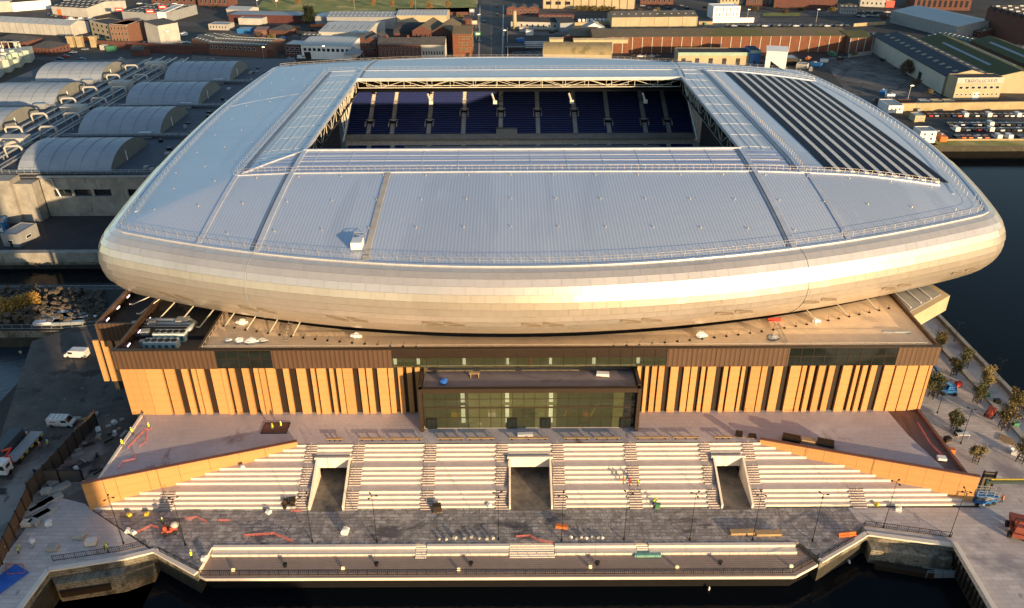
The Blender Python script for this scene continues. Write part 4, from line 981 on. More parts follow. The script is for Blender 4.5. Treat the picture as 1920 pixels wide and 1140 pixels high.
    # skylights
    if sky:
        rows, cols, sw, sl = sky[:4]; sm = skm or skylm
        for ob, q in roofs[:2 if roof in ('gx',) else len(roofs)]:
            if len(q) < 4: continue
            q = [Vector(v) for v in q]; n_ = (q[1]-q[0]).cross(q[3]-q[0]).normalized()
            if n_.z < 0: n_ = -n_
            u_, v_ = (q[1]-q[0]), (q[3]-q[0])
            if roof == 'gy': u_, v_ = v_, u_; rr_, cc_ = cols, rows
            else: rr_, cc_ = rows, cols
            lu, lv = u_.length, v_.length; 
            for i in range(cc_ if roof != 'gy' else rows):
                for j in range(rr_ if roof != 'gy' else cols):
                    nu, nv = (cols, rows) if roof != 'gy' else (rows, cols)
                    cu, cv = (i+.5)/nu, (j+.5)/nv
                    cpt = q[0] + u_*cu + v_*cv + n_*(t+.02); du = u_/lu*sw/2; dv = v_/lv*sl/2
                    if roof == 'gy': du, dv = u_/lu*sw/2, v_/lv*sl/2
                    b = MB(); qq = [cpt-du-dv, cpt+du-dv, cpt+du+dv, cpt-du+dv]; tp = [v+n_*.12 for v in qq]
                    b.add(qq+tp, [(0,1,5,4),(1,2,6,5),(2,3,7,6),(3,0,4,7),(4,5,6,7)]); b.build('skylight', sm, ob, local=True)
    # windows: frame with a pane as sub-part
    for wn in wins:
        side, rows, cols, z0, zh, wf, x0, x1 = wn[:8]; fm_ = wn[8] if len(wn) > 8 else white; gm = wn[9] if len(wn) > 9 else windk
        run = L if side in 'fb' else D; X0, X1 = x0*run, x1*run; cw = (X1-X0)/cols; ww = cw*wf; rh = (zh-z0)/rows; wh = rh*.6
        fr = MB().box(-ww/2,-.06,0,ww/2,.03,wh).mesh('window', fm_); pn = MB().box(-ww/2+.12,-.1,.12,ww/2-.12,-.05,wh-.12).mesh('pane', gm)
        for i in range(rows):
            for j in range(cols):
                u = X0 + (j+.5)*cw; zz = z0 + i*rh + rh*.2
                loc, rz_ = {'f': ((u,0,zz),0), 'r': ((L,u,zz),R(90)), 'l': ((0,D-u,zz),R(-90)), 'b': ((L-u,D,zz),R(180))}[side]
                f_ = inst(fr, 'window', r_, loc, rz_); inst(pn, 'pane', f_)
    for d_ in doors:
        side, u, w_, h_, m_ = d_; run = L if side in 'fb' else D; u *= run
        dm = MB().box(-w_/2,-.09,0,w_/2,.03,h_).mesh('door', m_)
        loc, rz_ = {'f': ((u,0,0),0), 'r': ((L,u,0),R(90)), 'l': ((0,D-u,0),R(-90))}[side]; inst(dm, 'door', r_, loc, rz_)
    if bays:
        bm_ = MB().box(-.22,-.22,0,.22,.02,h).mesh('pier', baym or wallm)
        for i in range(bays+1): inst(bm_, 'pier', r_, (L*i/bays,0,0))
    if fascia: MB().box(-.1,-.16,h-fascia[0],L+.1,-.01,h+.1).build('fascia', fascia[1], r_, local=True)
    for x, y, s_ in chim: MB().rbox(x*L, y*D, h, s_, s_, rise+1.4).build('chimney', brickd, r_, local=True)
    return r_
W = lambda *a: a
# ---- water treatment works on the left: concrete hall with vaulted roofs
wk = thing('treatment_works_hall', 'grey concrete works hall carrying eight barrel-vaulted roofs, left of the stadium', 'industrial building', (-150, 300, 0))
WX0, WX1, WY0, WY1, WZ = -236, -112, 244.5, 424, 13.6
def wp(nm, m, *q, p=wk):
    b = MB()
    for k in q: b.box(*k)
    return b.build(nm, m, p)
wp('roof_deck', sheddeck, (WX0, WY0, WZ-.5, WX1, WY1, WZ))
n = 9; 
for i in range(n):
    x0 = -152 + i*(WX1+152)/n; wp('front_wall_panel', oldconc, (x0+.02, WY0, 9.2, x0+(WX1+152)/n-.02, WY0+.5, WZ-.3)); wp('front_wall_panel', oldconc, (x0+.02, WY0, 0, x0+(WX1+152)/n-.02, WY0+.5, 6.6))
wp('front_coping', steelg, (-152.5, WY0-.3, WZ-.3, WX1, WY0+.4, WZ+.35))
wp('back_wall', oldconc, (WX0, WY1-.5, 0, WX1, WY1, WZ-.5)); wp('end_wall', oldconc, (WX1-.5, WY0+.5, 0, WX1, WY1-.5, WZ-.5)); wp('inner_wall', blackm, (-153, WY0+2.2, 0, WX1-.5, WY0+2.5, WZ-.5))
for i, (xa, xb) in enumerate(((-152,-148.6),(-142.8,-141.9),(-136.4,-135.5),(-130,-124.5),(-118.2,-117.2))): wp('window_pier', oldconc, (xa, WY0, 6.6, xb, WY0+.5, 9.2))
for xa, xb in ((-148.6,-142.8),(-141.9,-136.4),(-135.5,-130),(-124.5,-118.2),(-117.2,-112)): wp('window_opening', windk, (xa, WY0+.9, 6.6, xb, WY0+1.0, 9.2)); wp('window_sill', grey, (xa, WY0+.05, 6.6, xb, WY0+.85, 6.8))
wp('buttress', oldconc, (-158, 240, 0, -152.2, 244.4, 12.8)); wp('buttress', oldconc, (-170, 238.5, 0, -158, 244.4, 14.4))
b = MB(); b.tube([(-151,244.1,13.4),(-148,244.1,12.8),(-147,244.1,9),(-146.5,244.1,7)], .25, 6); b.build('downpipe', steelg, wk)
vaults = [(-161,-130.5), (-221,-190.5)]; rowsY = [(248.5,279), (290,320), (331.5,361), (374,403)]
for ci, (xa, xb) in enumerate(vaults):
    for ri, (ya, yb) in enumerate(rowsY):
        if ci == 1 and ri == 0: continue
        nS = 6; rise = 5.7
        for s_ in range(nS):
            x0, x1 = xa + (xb-xa)*s_/nS, xa + (xb-xa)*(s_+1)/nS; b = MB(); n = 12
            for i in range(n):
                t0, t1 = math.pi*(.08+.84*i/n), math.pi*(.08+.84*(i+1)/n); f = lambda t: ((ya+yb)/2 - math.cos(t)*(yb-ya)/2/math.cos(math.pi*.08), WZ + rise*(math.sin(t)-math.sin(math.pi*.08))/(1-math.sin(math.pi*.08)))
                (y0,z0),(y1,z1) = f(t0), f(t1); b.quad((x0+.06,y0,z0),(x1-.06,y0,z0),(x1-.06,y1,z1),(x0+.06,y1,z1)); 
                b.quad((x1-.06,y0,z0),(x1+.06,y0,z0+.1),(x1+.06,y1,z1+.1),(x1-.06,y1,z1))
            b.build('vault_sheet', shedroof, wk, smooth=True)
        for xe in (xa, xb):
            b = MB(); q = [(xe, (ya+yb)/2 - math.cos(math.pi*(.08+.84*i/12))*(yb-ya)/2/math.cos(math.pi*.08), WZ+rise*(math.sin(math.pi*(.08+.84*i/12))-math.sin(math.pi*.08))/(1-math.sin(math.pi*.08))) for i in range(13)]
            b.add(q, [tuple(range(13))]); b.build('vault_end', shedend, wk)
        wp('gutter', steelg, (xa-1, ya-1.6, WZ, xb+1, ya-.8, WZ+.9)); 
        b = MB(); b.bar((xb+.3,(ya+yb)/2-3,WZ), (xb+.3,(ya+yb)/2-3,WZ+3.4), .3); b.build('end_column', white, wk)
        railing('works_railing', [(x, ya-2.2, WZ) for x in np.arange(xa-2, xb+8, 2.2)], post=.12, parent=wk, m=steelg)
        wp('plant_box', steelg, (xb-6, ya-4.2, WZ, xb-1.5, ya-2.4, WZ+2.0)) if ri else None
        for k in range(9):
            x = random.uniform(xb+3, min(xb+16, WX1-1)); y = random.uniform(ya, yb+6)
            if ci == 0: wp('roof_unit', random.choice((grey, steelg, blackm)), (x, y, WZ, x+random.uniform(.6,1.8), y+random.uniform(.6,1.8), WZ+random.uniform(.4,1.1)))
# pipe runs between the vault rows, one object per run
for i, x in enumerate((-187.5, -184.6, -181.2, -177.8, -175.0, -171.6, -168.6, -165.6)):
    zz = WZ + (.8, 1.6, 1.1, 2.2, 1.1, 1.8, .9, 1.5)[i]
    b = MB(); b.tube([(x, 238 + 8*(i % 3), zz), (x, 420, zz)], (.35,.22,.5,.25,.55,.3,.45,.25)[i], 7)
    for y in range(248, 420, 12): b.box(x-.15, y, WZ, x+.15, y+.3, zz)
    b.build('pipe_run', steelg if i % 2 else grey, wk)
for y in (262, 285, 303, 326, 345, 368, 388):
    for x in (-184, -171.5):
        b = MB(); b.tube([(x,y,WZ+.5),(x,y,WZ+4.0),(x+.8,y,WZ+4.7),(x+5,y,WZ+4.7),(x+5.8,y,WZ+4.0),(x+5.8,y,WZ+.6)], .45, 8); b.build('loop_duct', offw, wk, smooth=True)
for x0, y0 in ((-184,276),(-183,318),(-182,360),(-182,400)): wp('duct_housing', offw, (x0+2, y0, WZ, x0+11, y0+5, WZ+3.2))
for y in (243, 283, 325, 367): wp('walkway', sheddeck, (-190, y+2, WZ+.9, -112, y+4, WZ+1.05)); railing('works_railing', [(x, y+2, WZ+1) for x in np.arange(-190, -112, 2.4)], post=.1, parent=wk, m=steelg)
# concrete bits in front of the works
b = MB(); b.box(-400, 211.4, -1, -99.5, 213.6, 2.0); tag(b.build('flood_wall', oldconc), 'long low pale concrete wall between dark yard and dark basin on the left', 'wall')
fence_thing('dock_railing', 'thin pale pipe railing along the quay above the dark left basin', [(-190,192), (-101,192)], 0, m=steelg, infill=False, gap=3)
fence_thing('dock_railing', 'thin pale pipe railing on the stone quay over the blue harbour water', [(-190,171), (-112,171), (-100,173.5), (-86,173.5)], 0, m=steelg, infill=False, gap=2.4)
# site cabins
def cabin(label, a, c, depth, h, m, roofc, doorm, nw=2, cat='site cabin'):
    return building('site_cabin', label, cat, a, c, depth, h, m, roofc, 'flat', wins=[W('f',1,nw,1.0,2.6,.4,.1,.9), W('r',1,1,1.0,2.6,.4,.2,.8)], doors=[('f',.5,.9,2.0,doorm)])
cabin('large grey portable building with brown end wall in the dark yard, far left', (8,462), (38,464), 9, 4.2, grey, bluegrey, brownsteel, 1)
cabin('blue and white site cabin behind the large grey one, far left', (-5,436), (12,434), 6, 3, bluem, steelg, white, 1)
cabin('smaller blue and white cabin against the works buttress', (14,418), (29,416), 5, 2.8, bluem, steelg, white, 1)

# ---- trees and shrubs
def foliage(n, rad, cz, s_, seed, m, clumps=14, thin=False):
    rg = random.Random(seed); b = MB(); cl = []
    for _ in range(clumps):
        u = rg.gauss(0,1), rg.gauss(0,1), rg.gauss(0,1); L = math.sqrt(sum(q*q for q in u)) or 1; r = rg.random()**.4
        cl.append((u[0]/L*r*rad[0]*.75, u[1]/L*r*rad[1]*.75, cz + u[2]/L*r*rad[2]*.75, rg.uniform(.25,.5)))
    for _ in range(n):
        c = rg.choice(cl); k = c[3]
        p = Vector((c[0]+rg.gauss(0,k*rad[0]*.5), c[1]+rg.gauss(0,k*rad[1]*.5), c[2]+rg.gauss(0,k*rad[2]*.5)))
        d = Vector((rg.gauss(0,1), rg.gauss(0,1), rg.gauss(0,1)+ (1.5 if thin else 0))).normalized(); e = d.cross(Vector((rg.random(), rg.random(), rg.random()))).normalized()
        l_, w_ = (s_*3, s_*.16) if thin else (s_*rg.uniform(.6,1.3), s_*rg.uniform(.4,.8))
        b.quad(p-d*l_/2-e*w_/2, p+d*l_/2-e*w_/2, p+d*l_/2+e*w_/2, p-d*l_/2+e*w_/2)
    return b
def make_tree(h, r, m, seed, label='', n=900, leaf=.35, trunk=.15, cat='tree', name='tree', thin=False, stem=.35):
    rg = random.Random(seed); t = thing(name, label, cat)
    b = MB(); b.tube([(0,0,0), (rg.gauss(0,.1),rg.gauss(0,.1),h*.35), (rg.gauss(0,.2),rg.gauss(0,.2),h*.8)], trunk, 7, r2=trunk*.3)
    for i in range(7):
        a = i*2.4; z = h*(.22+.07*i); b.tube([(0,0,z), (math.cos(a)*r*.4, math.sin(a)*r*.4, z+h*.12), (math.cos(a)*r*.8, math.sin(a)*r*.8, z+h*.22)], trunk*.45, 5, r2=.02)
    b.build('trunk', bark, t, local=True)
    foliage(n, (r, r, h*(1-stem)/2), h*(1+stem)/2, leaf, seed, m, thin=thin).build('crown', m, t, local=True)
    return t
def plaza_tree(seed, m):
    t = make_tree(5.8, 1.9, m, seed, name='young_tree', leaf=.26, n=1500, trunk=.09, stem=.22)
    for a in range(4):
        x, y = .8*math.cos(a*R(90)+.8), .8*math.sin(a*R(90)+.8); b = MB(); b.bar((x,y,0),(x,y,1.7), .12); b.build('stake', blackm, t, local=True)
        x2, y2 = .8*math.cos((a+1)*R(90)+.8), .8*math.sin((a+1)*R(90)+.8); b = MB(); b.bar((x,y,1.5),(x2,y2,1.5), .1); b.bar((x,y,.8),(x2,y2,.8), .1); b.build('tree_guard', blackm, t, local=True)
    return t
pt = [plaza_tree(21, leafo), plaza_tree(22, leafg), plaza_tree(23, leafo)]; used = set()
tr = [(1757,660,'nearest the pointed canopy'),(1808,688,'right one of the first pair by the river wall'),(1787,705,'left one of the first pair by the river wall'),(1845,732,'right one of the second pair, close to the river wall'),(1830,756,'left one of the second pair beside the green bin'),(1900,770,'right one of the third pair, near the right edge'),(1880,805,'left one of the third pair beside the red machine'),(1787,806,'lone one left of the lamp post'),(1828,867,'lone leafy one nearest the orange wing wall'),(1912,866,'cut off by the right edge beside white sacks'),(1748,745,'half hidden behind the orange facade corner')]
for i, (x, y, t_) in enumerate(tr):
    k = i % 3; o = pt[k] if k not in used else copy_tree(pt[k]); used.add(k)
    o.location = (*P(x, y), .03); o.rotation_euler.z = i*1.3; s_ = random.uniform(.85,1.1); o.scale = (s_,s_,s_); o['label'] = 'young staked plaza tree, ' + t_; o['group'] = 'young trees on the river plaza'
def shrub(label, at, h, r, m, seed, n=700, leaf=.5, thin=False, cat='bush', name='bush', trunk=.1, stem=.1):
    t = make_tree(h, r, m, seed, label, n, leaf, trunk, cat, name, thin, stem); t.location = (*P(*at), 0); return t
for i, (x, y, w_, t_) in enumerate(((18,592,3.4,'leftmost'),(42,586,3.0,'middle'),(68,580,2.6,'rightmost'))):
    shrub('golden sunlit bush on top of the rubble mound, ' + t_, (x, y), 5.8, w_, mat('leaf_gold', (.5,.33,.09), (.35,.22,.06), sc=2, rough=.8), 31+i, 1500, .5)
shrub('tall dense dark evergreen tree behind the industrial roofs, upper left', (581,50), 15, 5.2, leafd, 41, 3000, .9, cat='tree', name='tree', trunk=.4)
shrub('large bare brown round tree beside the cream shed wall, upper right', (1697,142), 9, 4.4, mat('bare_crown', (.15,.11,.06), (.09,.07,.04), sc=2, rough=.9), 42, 1800, .5, cat='tree', name='tree', trunk=.3)
for i in range(9):
    shrub('dry orange creeper and scrub on the long brick shed, clump %s from the left' % ['first','second','third','fourth','fifth','sixth','seventh','eighth','ninth'][i], (1500+i*10.5, 96-(i%2)*3), 9+random.uniform(-1.5,2), 2.6, twigm, 50+i, 700, .55, thin=True)
# rubble mound
rk = thing('rubble_mound', 'heap of broken brown stone rubble on the quay at the left edge', 'rubble', (*P(60,600), 0))
rb = MB()
for i in range(900):
    x, y = P(random.uniform(-60,195), random.uniform(548,606)); cx = P(60,578)[0]
    hh = max(0, 2.6*(1-abs(x-P(30,580)[0])/32)); s_ = random.uniform(.35,1.1); rb.ell((x, y, random.uniform(0,hh)), (s_, s_*.8, s_*.6), 6, 3, jit=.3)
rb.build('rubble', rock, rk, kind='stuff')

# ---- vehicles
def carmesh(kind, paint):
    key = kind + paint.name
    if key in MATS: return MATS[key]
    b = MB()
    if kind == 'car':
        L, Wd, prof = 4.3, 1.75, [(-2.15,.35,.82),(-2.1,.35,.95),(-1.2,.3,1.0),(1.1,.3,.98),(2.0,.3,.82),(2.15,.35,.6)]; cab = [(-1.75,.98),(-1.15,1.45),(.35,1.45),(1.15,.95)]
    elif kind == 'van':
        L, Wd, prof = 5.2, 1.95, [(-2.6,.35,1.2),(-2.55,.35,1.25),(0,.3,1.25),(1.3,.3,1.2),(2.3,.3,1.0),(2.6,.35,.7)]; cab = [(-2.55,1.2),(-2.5,2.1),(1.0,2.1),(1.9,1.12)]
    w_ = Wd/2
    for (x0,a0,t0),(x1,a1,t1) in zip(prof[:-1], prof[1:]):
        b.add([(x0,-w_,a0),(x1,-w_,a1),(x1,-w_,t1),(x0,-w_,t0),(x0,w_,a0),(x1,w_,a1),(x1,w_,t1),(x0,w_,t0)], [(0,1,2,3),(7,6,5,4),(3,2,6,7),(4,5,1,0)], 0)
    x0,a0,t0 = prof[0]; b.add([(x0,-w_,a0),(x0,w_,a0),(x0,w_,t0),(x0,-w_,t0)], [(3,2,1,0)][::1], 0); x0,a0,t0 = prof[-1]; b.add([(x0,-w_,a0),(x0,w_,a0),(x0,w_,t0),(x0,-w_,t0)], [(0,1,2,3)], 0)
    k = w_*.82 if kind == 'car' else w_*.94; q = []
    for s_ in (-1, 1):
        for i, (x, z) in enumerate(cab): q.append((x, s_*(w_ if i in (0,3) else k), z))
    gm = 1 if kind == 'car' else 0
    b.add(q, [(0,1,5,4)], gm); b.add(q, [(1,2,6,5)], 0); b.add(q, [(2,3,7,6)], 1); b.add(q, [(3,2,1,0)], gm); b.add(q, [(4,5,6,7)], gm)
    if kind == 'van':
        for s_ in (-1, 1): b.add([(.5,s_*w_*1.005,1.25),(1.6,s_*w_*1.005,1.25),(1.0,s_*w_*.97,1.9),(.5,s_*w_*.97,1.9)], [(0,1,2,3)], 1)
    for sx in (-.62*L/2, .62*L/2):
        for sy in (-1, 1):
            n = 10; c = [(sx+.33*math.cos(2*math.pi*i/n), sy*w_*1.01, .33+.33*math.sin(2*math.pi*i/n)) for i in range(n)]; d = [(x, y-sy*.22, z) for x,y,z in c]
            b.add(c+d, [tuple(range(n)), tuple(range(n,2*n))] + [(i,(i+1)%n,n+(i+1)%n,n+i) for i in range(n)], 2)
    MATS[key] = b.mesh('car_body', [paint, windk, tyre]); return MATS[key]
PA = [('white', mat('car_white', (.7,.7,.7), sc=1, rough=.25)), ('silver', mat('car_silver', (.4,.41,.42), sc=1, rough=.25, metal=.4)), ('black', mat('car_black', (.012,.012,.014), sc=1, rough=.2)), ('dark blue', mat('car_blue', (.02,.05,.14), sc=1, rough=.25)), ('red', mat('car_red', (.4,.03,.02), sc=1, rough=.25)), ('grey', mat('car_grey', (.12,.125,.13), sc=1, rough=.25)), ('orange', mat('car_orange', (.55,.15,.04), sc=1, rough=.3))]
cols_ = dict(PA)
def car(kind, colr, at, rz, label, group=None, z=.03):
    o = inst(carmesh(kind, cols_[colr]), 'parked_' + kind, None, (*P(*at), z), rz); return tag(o, label, kind, group)
ORD = ['first','second','third','fourth','fifth','sixth','seventh','eighth','ninth','tenth','eleventh','twelfth','thirteenth','fourteenth','fifteenth','sixteenth','seventeenth','eighteenth','nineteenth','twentieth','twenty-first','twenty-second','twenty-third','twenty-fourth']
# car park on the far quay, right
sheet('car_park', [P(1725,212), P(1990,212), P(1990,262), P(1745,262)], .02, asphalt)
sheet('quay_verge', [P(1745,262), P(1990,262), P(1990,273), P(1760,273)], .025, grass)
def carrow(xs, y, nm, rz, seq, dy=None):
    for i, x in enumerate(xs):
        k, c_ = seq[i % len(seq)]
        car(k, c_, (x, y + (dy[i % len(dy)] if dy else 0)), rz + random.uniform(-.05,.05), '%s %s, %s from the left in %s' % (c_, k, ORD[i], nm), 'vehicles in the quayside car park')
CSEQ = lambda s_: [{'W':('car','white'),'V':('van','white'),'S':('car','silver'),'K':('car','black'),'B':('car','dark blue'),'R':('car','red'),'G':('car','grey'),'O':('car','orange')}[q] for q in s_]
carrow([1741+i*10.9 for i in range(17)], 218, 'the car park row by the yellow wall', R(90), CSEQ('RSKKBOVKWKVSKSWVW'))
carrow([1779+i*10.6 for i in range(14)], 235, 'back half of middle car park row', R(90), CSEQ('GKWBSWKVKGSKBK'))
carrow([1790+i*10.6 for i in range(13)], 245, 'front half of middle car park row', R(90), CSEQ('VKSKRBVKWKKWK'))
carrow([1793,1803,1815,1832,1846,1868,1888,1912], 259, 'the car park row beside the water', R(90), CSEQ('KOOWOVVB'))
# old sandstone dock wall behind the car park
b = MB(); pa, pb = P(1687,208), P(1995,203); b.bar((pa[0],pa[1],1.8), (pb[0],pb[1],1.8), 1.2, 3.6); tag(b.build('dock_wall', sand), 'long yellow sandstone dock wall behind the car park', 'wall')
b = MB(); pa, pb = P(1762,277), P(1995,277); b.bar((pa[0],322.4,-.6), (1500,322.4,-.6), .8, 2.4); tag(b.build('quay_coping', sand), 'sunlit sandstone quay edge below the car park', 'quay edge')
sheet('dock_road', [P(1690,203), P(1990,198), P(1990,188), P(1640,192)], .03, asphalt)
building('gatehouse_cabin', 'white two-storey site cabin at the left end of the car park', 'site cabin', (1722,268), (1752,268), 7, 5, white, bluegrey, 'flat', wins=[W('f',2,2,.8,4.6,.3,.05,.95)])
building('gatehouse_cabin', 'small cream hut beside the top row of cars', 'site cabin', (1714,229), (1733,229), 6, 3, cream, steelg, 'flat', wins=[W('f',1,2,.8,2.6,.3,.1,.9)])
building('gatehouse_cabin', 'grey-roofed site office behind the rim of the stadium, right', 'site cabin', (1664,212), (1692,212), 12, 3.5, white, bluegrey, 'flat', wins=[W('f',1,3,.8,2.8,.4,.1,.9)])
# ---- streets
def road(name, pts, m=asphalt, z=.03): return sheet(name, [P(*p) for p in pts], z, m)
road('main_road', [(893,112),(897,60),(905,-20),(942,-20),(944,60),(950,112)])
road('junction', [(760,32),(900,32),(900,14),(740,16)], z=.02); road('cross_street', [(-20,112),(520,112),(560,118),(560,105),(520,98),(-20,98)], z=.02)
road('side_street', [(250,0),(300,0),(640,26),(900,24),(900,36),(640,36)], z=.015)
road('east_street', [(942,40),(1700,30),(1700,38),(942,50)], z=.02); road('lay_by', [(1360,43),(1640,43),(1640,52),(1360,52)], z=.04)
lm = MB().box(-.1,-1.6,0,.1,1.6,.02).mesh('road_marking', line_w)
rl = thing('road_markings', 'broken white centre lines painted on the main road behind the stadium', 'road marking', (*P(922,60), .05))
for i in range(26):
    x, y = P(921, 108-i*4.2); inst(lm, 'line', rl, (x-rl.location.x, y-rl.location.y, 0))
for xx, nm_ in ((899,'left'),(943,'right')):
    b = MB(); p, q = P(xx-1,108), P(xx+1,10); b.bar((*p,.08), (*q,.08), .9, .12); tag(b.build('pavement_kerb', concrete), 'pale kerb along the %s side of the main road' % nm_, 'kerb')
sheet('park_grass', [P(462,34),(P(462,-60)[0],1400),(P(885,-60)[0],1400),P(895,14),P(880,22),P(640,24)], .02, grass)
sheet('verge', [P(1430,30),P(1600,30),P(1600,24),P(1430,24)], .03, grass)
for i, (x, y, w_) in enumerate(((520,8,4),(660,6,3.4),(700,12,2.6),(735,14,3),(772,15,2.5),(805,20,3.6),(840,16,2.4),(610,4,4),(560,10,3))):
    shrub('bare golden shrub on the park grass, %s from the left' % ORD[[520,560,610,660,700,735,772,805,840].index(x)], (x, y), 5+w_*.6, w_, twigm, 70+i, 500, .6, thin=True)
# moving and parked vehicles behind
rows_ = [('car','black',(933,29),90,'black car crossing the junction on the main road'),('car','red',(931,13),90,'red tail-lit car far up the main road'),('car','grey',(908,42),90,'grey car on the left lane of the main road'),('car','dark blue',(900,80),90,'dark car parked left of the main road'),
 ('car','red',(124,107),0,'red car on the street behind the works'),('car','dark blue',(113,112),0,'blue car in front of the red car behind the works'),('car','white',(138,100),0,'white car behind the red one near the brick gate'),('car','silver',(160,94),0,'dark silver car beside the brick gateway'),
 ('car','dark blue',(155,113),0,'grey-blue car on the street over the first vault'),('car','white',(227,113),-90,'white car on the street between the two vault columns'),('car','white',(272,83),-60,'white car beside the tall white block'),('car','white',(341,81),0,'white car left of the long brick workshop'),('car','silver',(352,82),0,'silver car left of the long brick workshop'),
 ('car','white',(467,103),0,'pale car parked under the long brick workshop'),('van','white',(566,110),0,'white van parked before the white industrial unit'),('car','silver',(545,111),0,'silver car left of the white van'),('car','red',(398,114),0,'red car on the street right of the vaults'),('car','red',(612,106),0,'red car at the white unit entrance')]
for k, c_, at, rz, lb in rows_: car(k, c_, at, R(rz), lb, None)
for i in range(6): car('car', ['dark blue','grey','silver','dark blue','red','white'][i], (92+i*7.5, 29+i*1.0), R(95), 'parked car before the orange-doored warehouse, %s from the left' % ORD[i], 'cars before the orange-doored warehouse')
for i in range(6): car('van' if i%2 else 'car', 'white', (128+i*9, 38), R(5), 'white vehicle in the yard behind the long white shed, %s from the left' % ORD[i], 'white vehicles behind the long shed')
for i in range(9): car('van', 'white', (1086+i*7.6, 41), R(92), 'white delivery van in the row behind the peaked tent, %s from the left' % ORD[i], 'delivery vans behind the peaked tent')
for i in range(24): car('car', ['grey','white','dark blue','black','silver','black'][i*7 % 6], (1366+i*9.7, 49+(i%2)), R(4), 'parked car in the long kerbside row top right, %s from the left' % ORD[i], 'cars parked along the lay-by')
for i in range(5): car('car', ['black','white','silver','white','grey'][i], (1190+i*11, 107), R(0), 'parked car beside the long brick shed, %s from the left' % ORD[i], 'cars beside the long brick shed')
for i in range(8): car('car', ['white','silver','black','white','red','grey','white','dark blue'][i], (262+i*11, 8+ (i%3)*2), R(10), 'car parked at the top left corner street, %s from the left' % ORD[i], 'cars in the top left street')
for i in range(8): car('car', ['silver','black','white','grey','black','white','grey','black'][i], (1205+i*12, 12+(i%3)*4), R(20*(i%3)), 'car in the dark lot beyond the cream building, %s from the left' % ORD[i], 'cars in the lot beyond the cream building')
for i in range(14): car('car', ['grey','silver','black','white','dark blue'][i % 5], (1610+ (i%7)*9, 24+(i//7)*8), R(6), 'car in the dim lot left of the pale-roofed shed, %s row, %s from the left' % ('back' if i < 7 else 'front', ORD[i % 7]), 'cars in the dim lot left of the pale-roofed shed')
# ---- buildings, left to right
building('long_white_shed', 'long white-walled industrial unit with ribbed pale roof at the far left', 'warehouse', (-40,58), (136,68), 17, 7, offw, palemetal, 'gx', 2.2, bays=14, baym=grey, sky=(1,12,.8,5), skm=grey)
building('orange_door_warehouse', 'pale warehouse with dark skylit roof and orange doors, top left', 'warehouse', (100,29), (166,33), 40, 7, offw, darkroof, 'gx', 2.2, sky=(3,7,1.6,2.4), doors=[('f',.2,4,5,orangem)])
building('yellow_door_annexe', 'low white annexe with orange and yellow panels beside the skylit warehouse', 'warehouse', (166,32), (238,17), 12, 6.5, offw, palemetal, 'mono', .5, doors=[('f',.42,5,6,orangem), ('f',.6,4.5,6,yellowm)])
building('white_unit', 'white industrial unit with dark roof at the top left corner', 'warehouse', (25,22), (98,16), 26, 7, white, darkroof, 'gx', 2)
building('white_unit', 'cream-walled warehouse cut off by the left edge, top left', 'warehouse', (-60,25), (24,22), 30, 8, offw, palemetal, 'gx', 2)
building('showroom', 'dark-roofed showroom with rows of skylights and small red signs, top left', 'warehouse', (232,40), (312,43), 42, 7, grey, darkroof, 'flat', sky=(4,9,1.5,2.2))
building('showroom_wing', 'white showroom wing with a blue sign beside the street', 'warehouse', (313,43), (348,27), 6, 7.5, white, palemetal, 'flat', doors=[('f',.75,8,2.2,bluem)])
for i, (x, y, t_) in enumerate(((228,40,'on the brick corner building roof'),(286,44,'on the showroom front'),(309,35,'nearest the white wing'))):
    o = MB().box(-3,-.15,7.2,3,.15,9.8).box(-2.2,-.2,8.1,2.2,-.15,8.9,1).build('roof_sign', [redm, white], None, loc=(0,0,0), local=True); o.location = (*P(x,y),0); tag(o, 'small red sign board with white bar ' + t_, 'sign')
building('corner_pub', 'three-storey brick corner building with cream ground floor, upper left', 'brick building', (213,79), (245,81), 17, 11.5, brickm, darkroof, 'flat', wins=[W('f',2,6,4.2,11,.45,.03,.97,cream), W('f',1,5,.6,4,.5,.05,.95,cream)], fascia=(.7, offw))
building('corner_pub_flank', 'slanted flank of the brick corner building with many arched windows', 'brick building', (245,81), (272,70), 12, 11.5, brickm, darkroof, 'flat', wins=[W('l',2,5,4.2,11,.45,.03,.97,cream), W('l',1,5,.6,4,.5,.05,.95,cream), W('f',2,8,4.2,11,.45,.03,.97,offw), W('f',1,7,.4,4.4,.6,.03,.97,cream)], fascia=(.7, offw))
building('white_terrace_building', 'cream rendered building with teal shopfront joined to the brick corner block', 'building', (175,70), (212,79), 14, 11, cream, darkroof, 'flat', wins=[W('f',2,4,4.2,10.6,.35,.03,.97,offw), W('f',1,3,.6,4,.6,.05,.95,offw)], fascia=(.6, offw), doors=[('f',.5,10,3.4,mat('teal_shopfront', (.02,.07,.08)))])
building('tall_white_block', 'tall blank white block with slate roof standing alone, upper left', 'building', (303,86), (340,79), 14, 12.5, offw, slate, 'mono', 1.5, wins=[W('f',2,2,2,11,.1,.1,.5,offw)])
building('brick_house', 'low brick office with hipped slate roof, far left behind the works', 'brick building', (-10,88), (44,92), 16, 4, brickd, slate, 'hip', 3, wins=[W('f',1,8,1,3.6,.4,.03,.97,brickm)])
building('brick_house', 'second low brick office with grey hipped roof beside the gateway', 'brick building', (58,101), (98,104), 15, 4, brickd, slate, 'hip', 3, wins=[W('f',1,6,1,3.6,.4,.03,.97,brickm), W('r',1,5,1,3.6,.4,.03,.97,brickm)])
building('gate_lodge', 'small stone dock lodge with slate roof behind the vaults', 'lodge', (247,104), (270,106), 6, 3.4, brickd, slate, 'gx', 2.2)
building('green_container', 'green shipping container by the dock wall, upper left', 'container', (200,97), (216,97), 3, 3.2, greenp, greenp, 'flat')
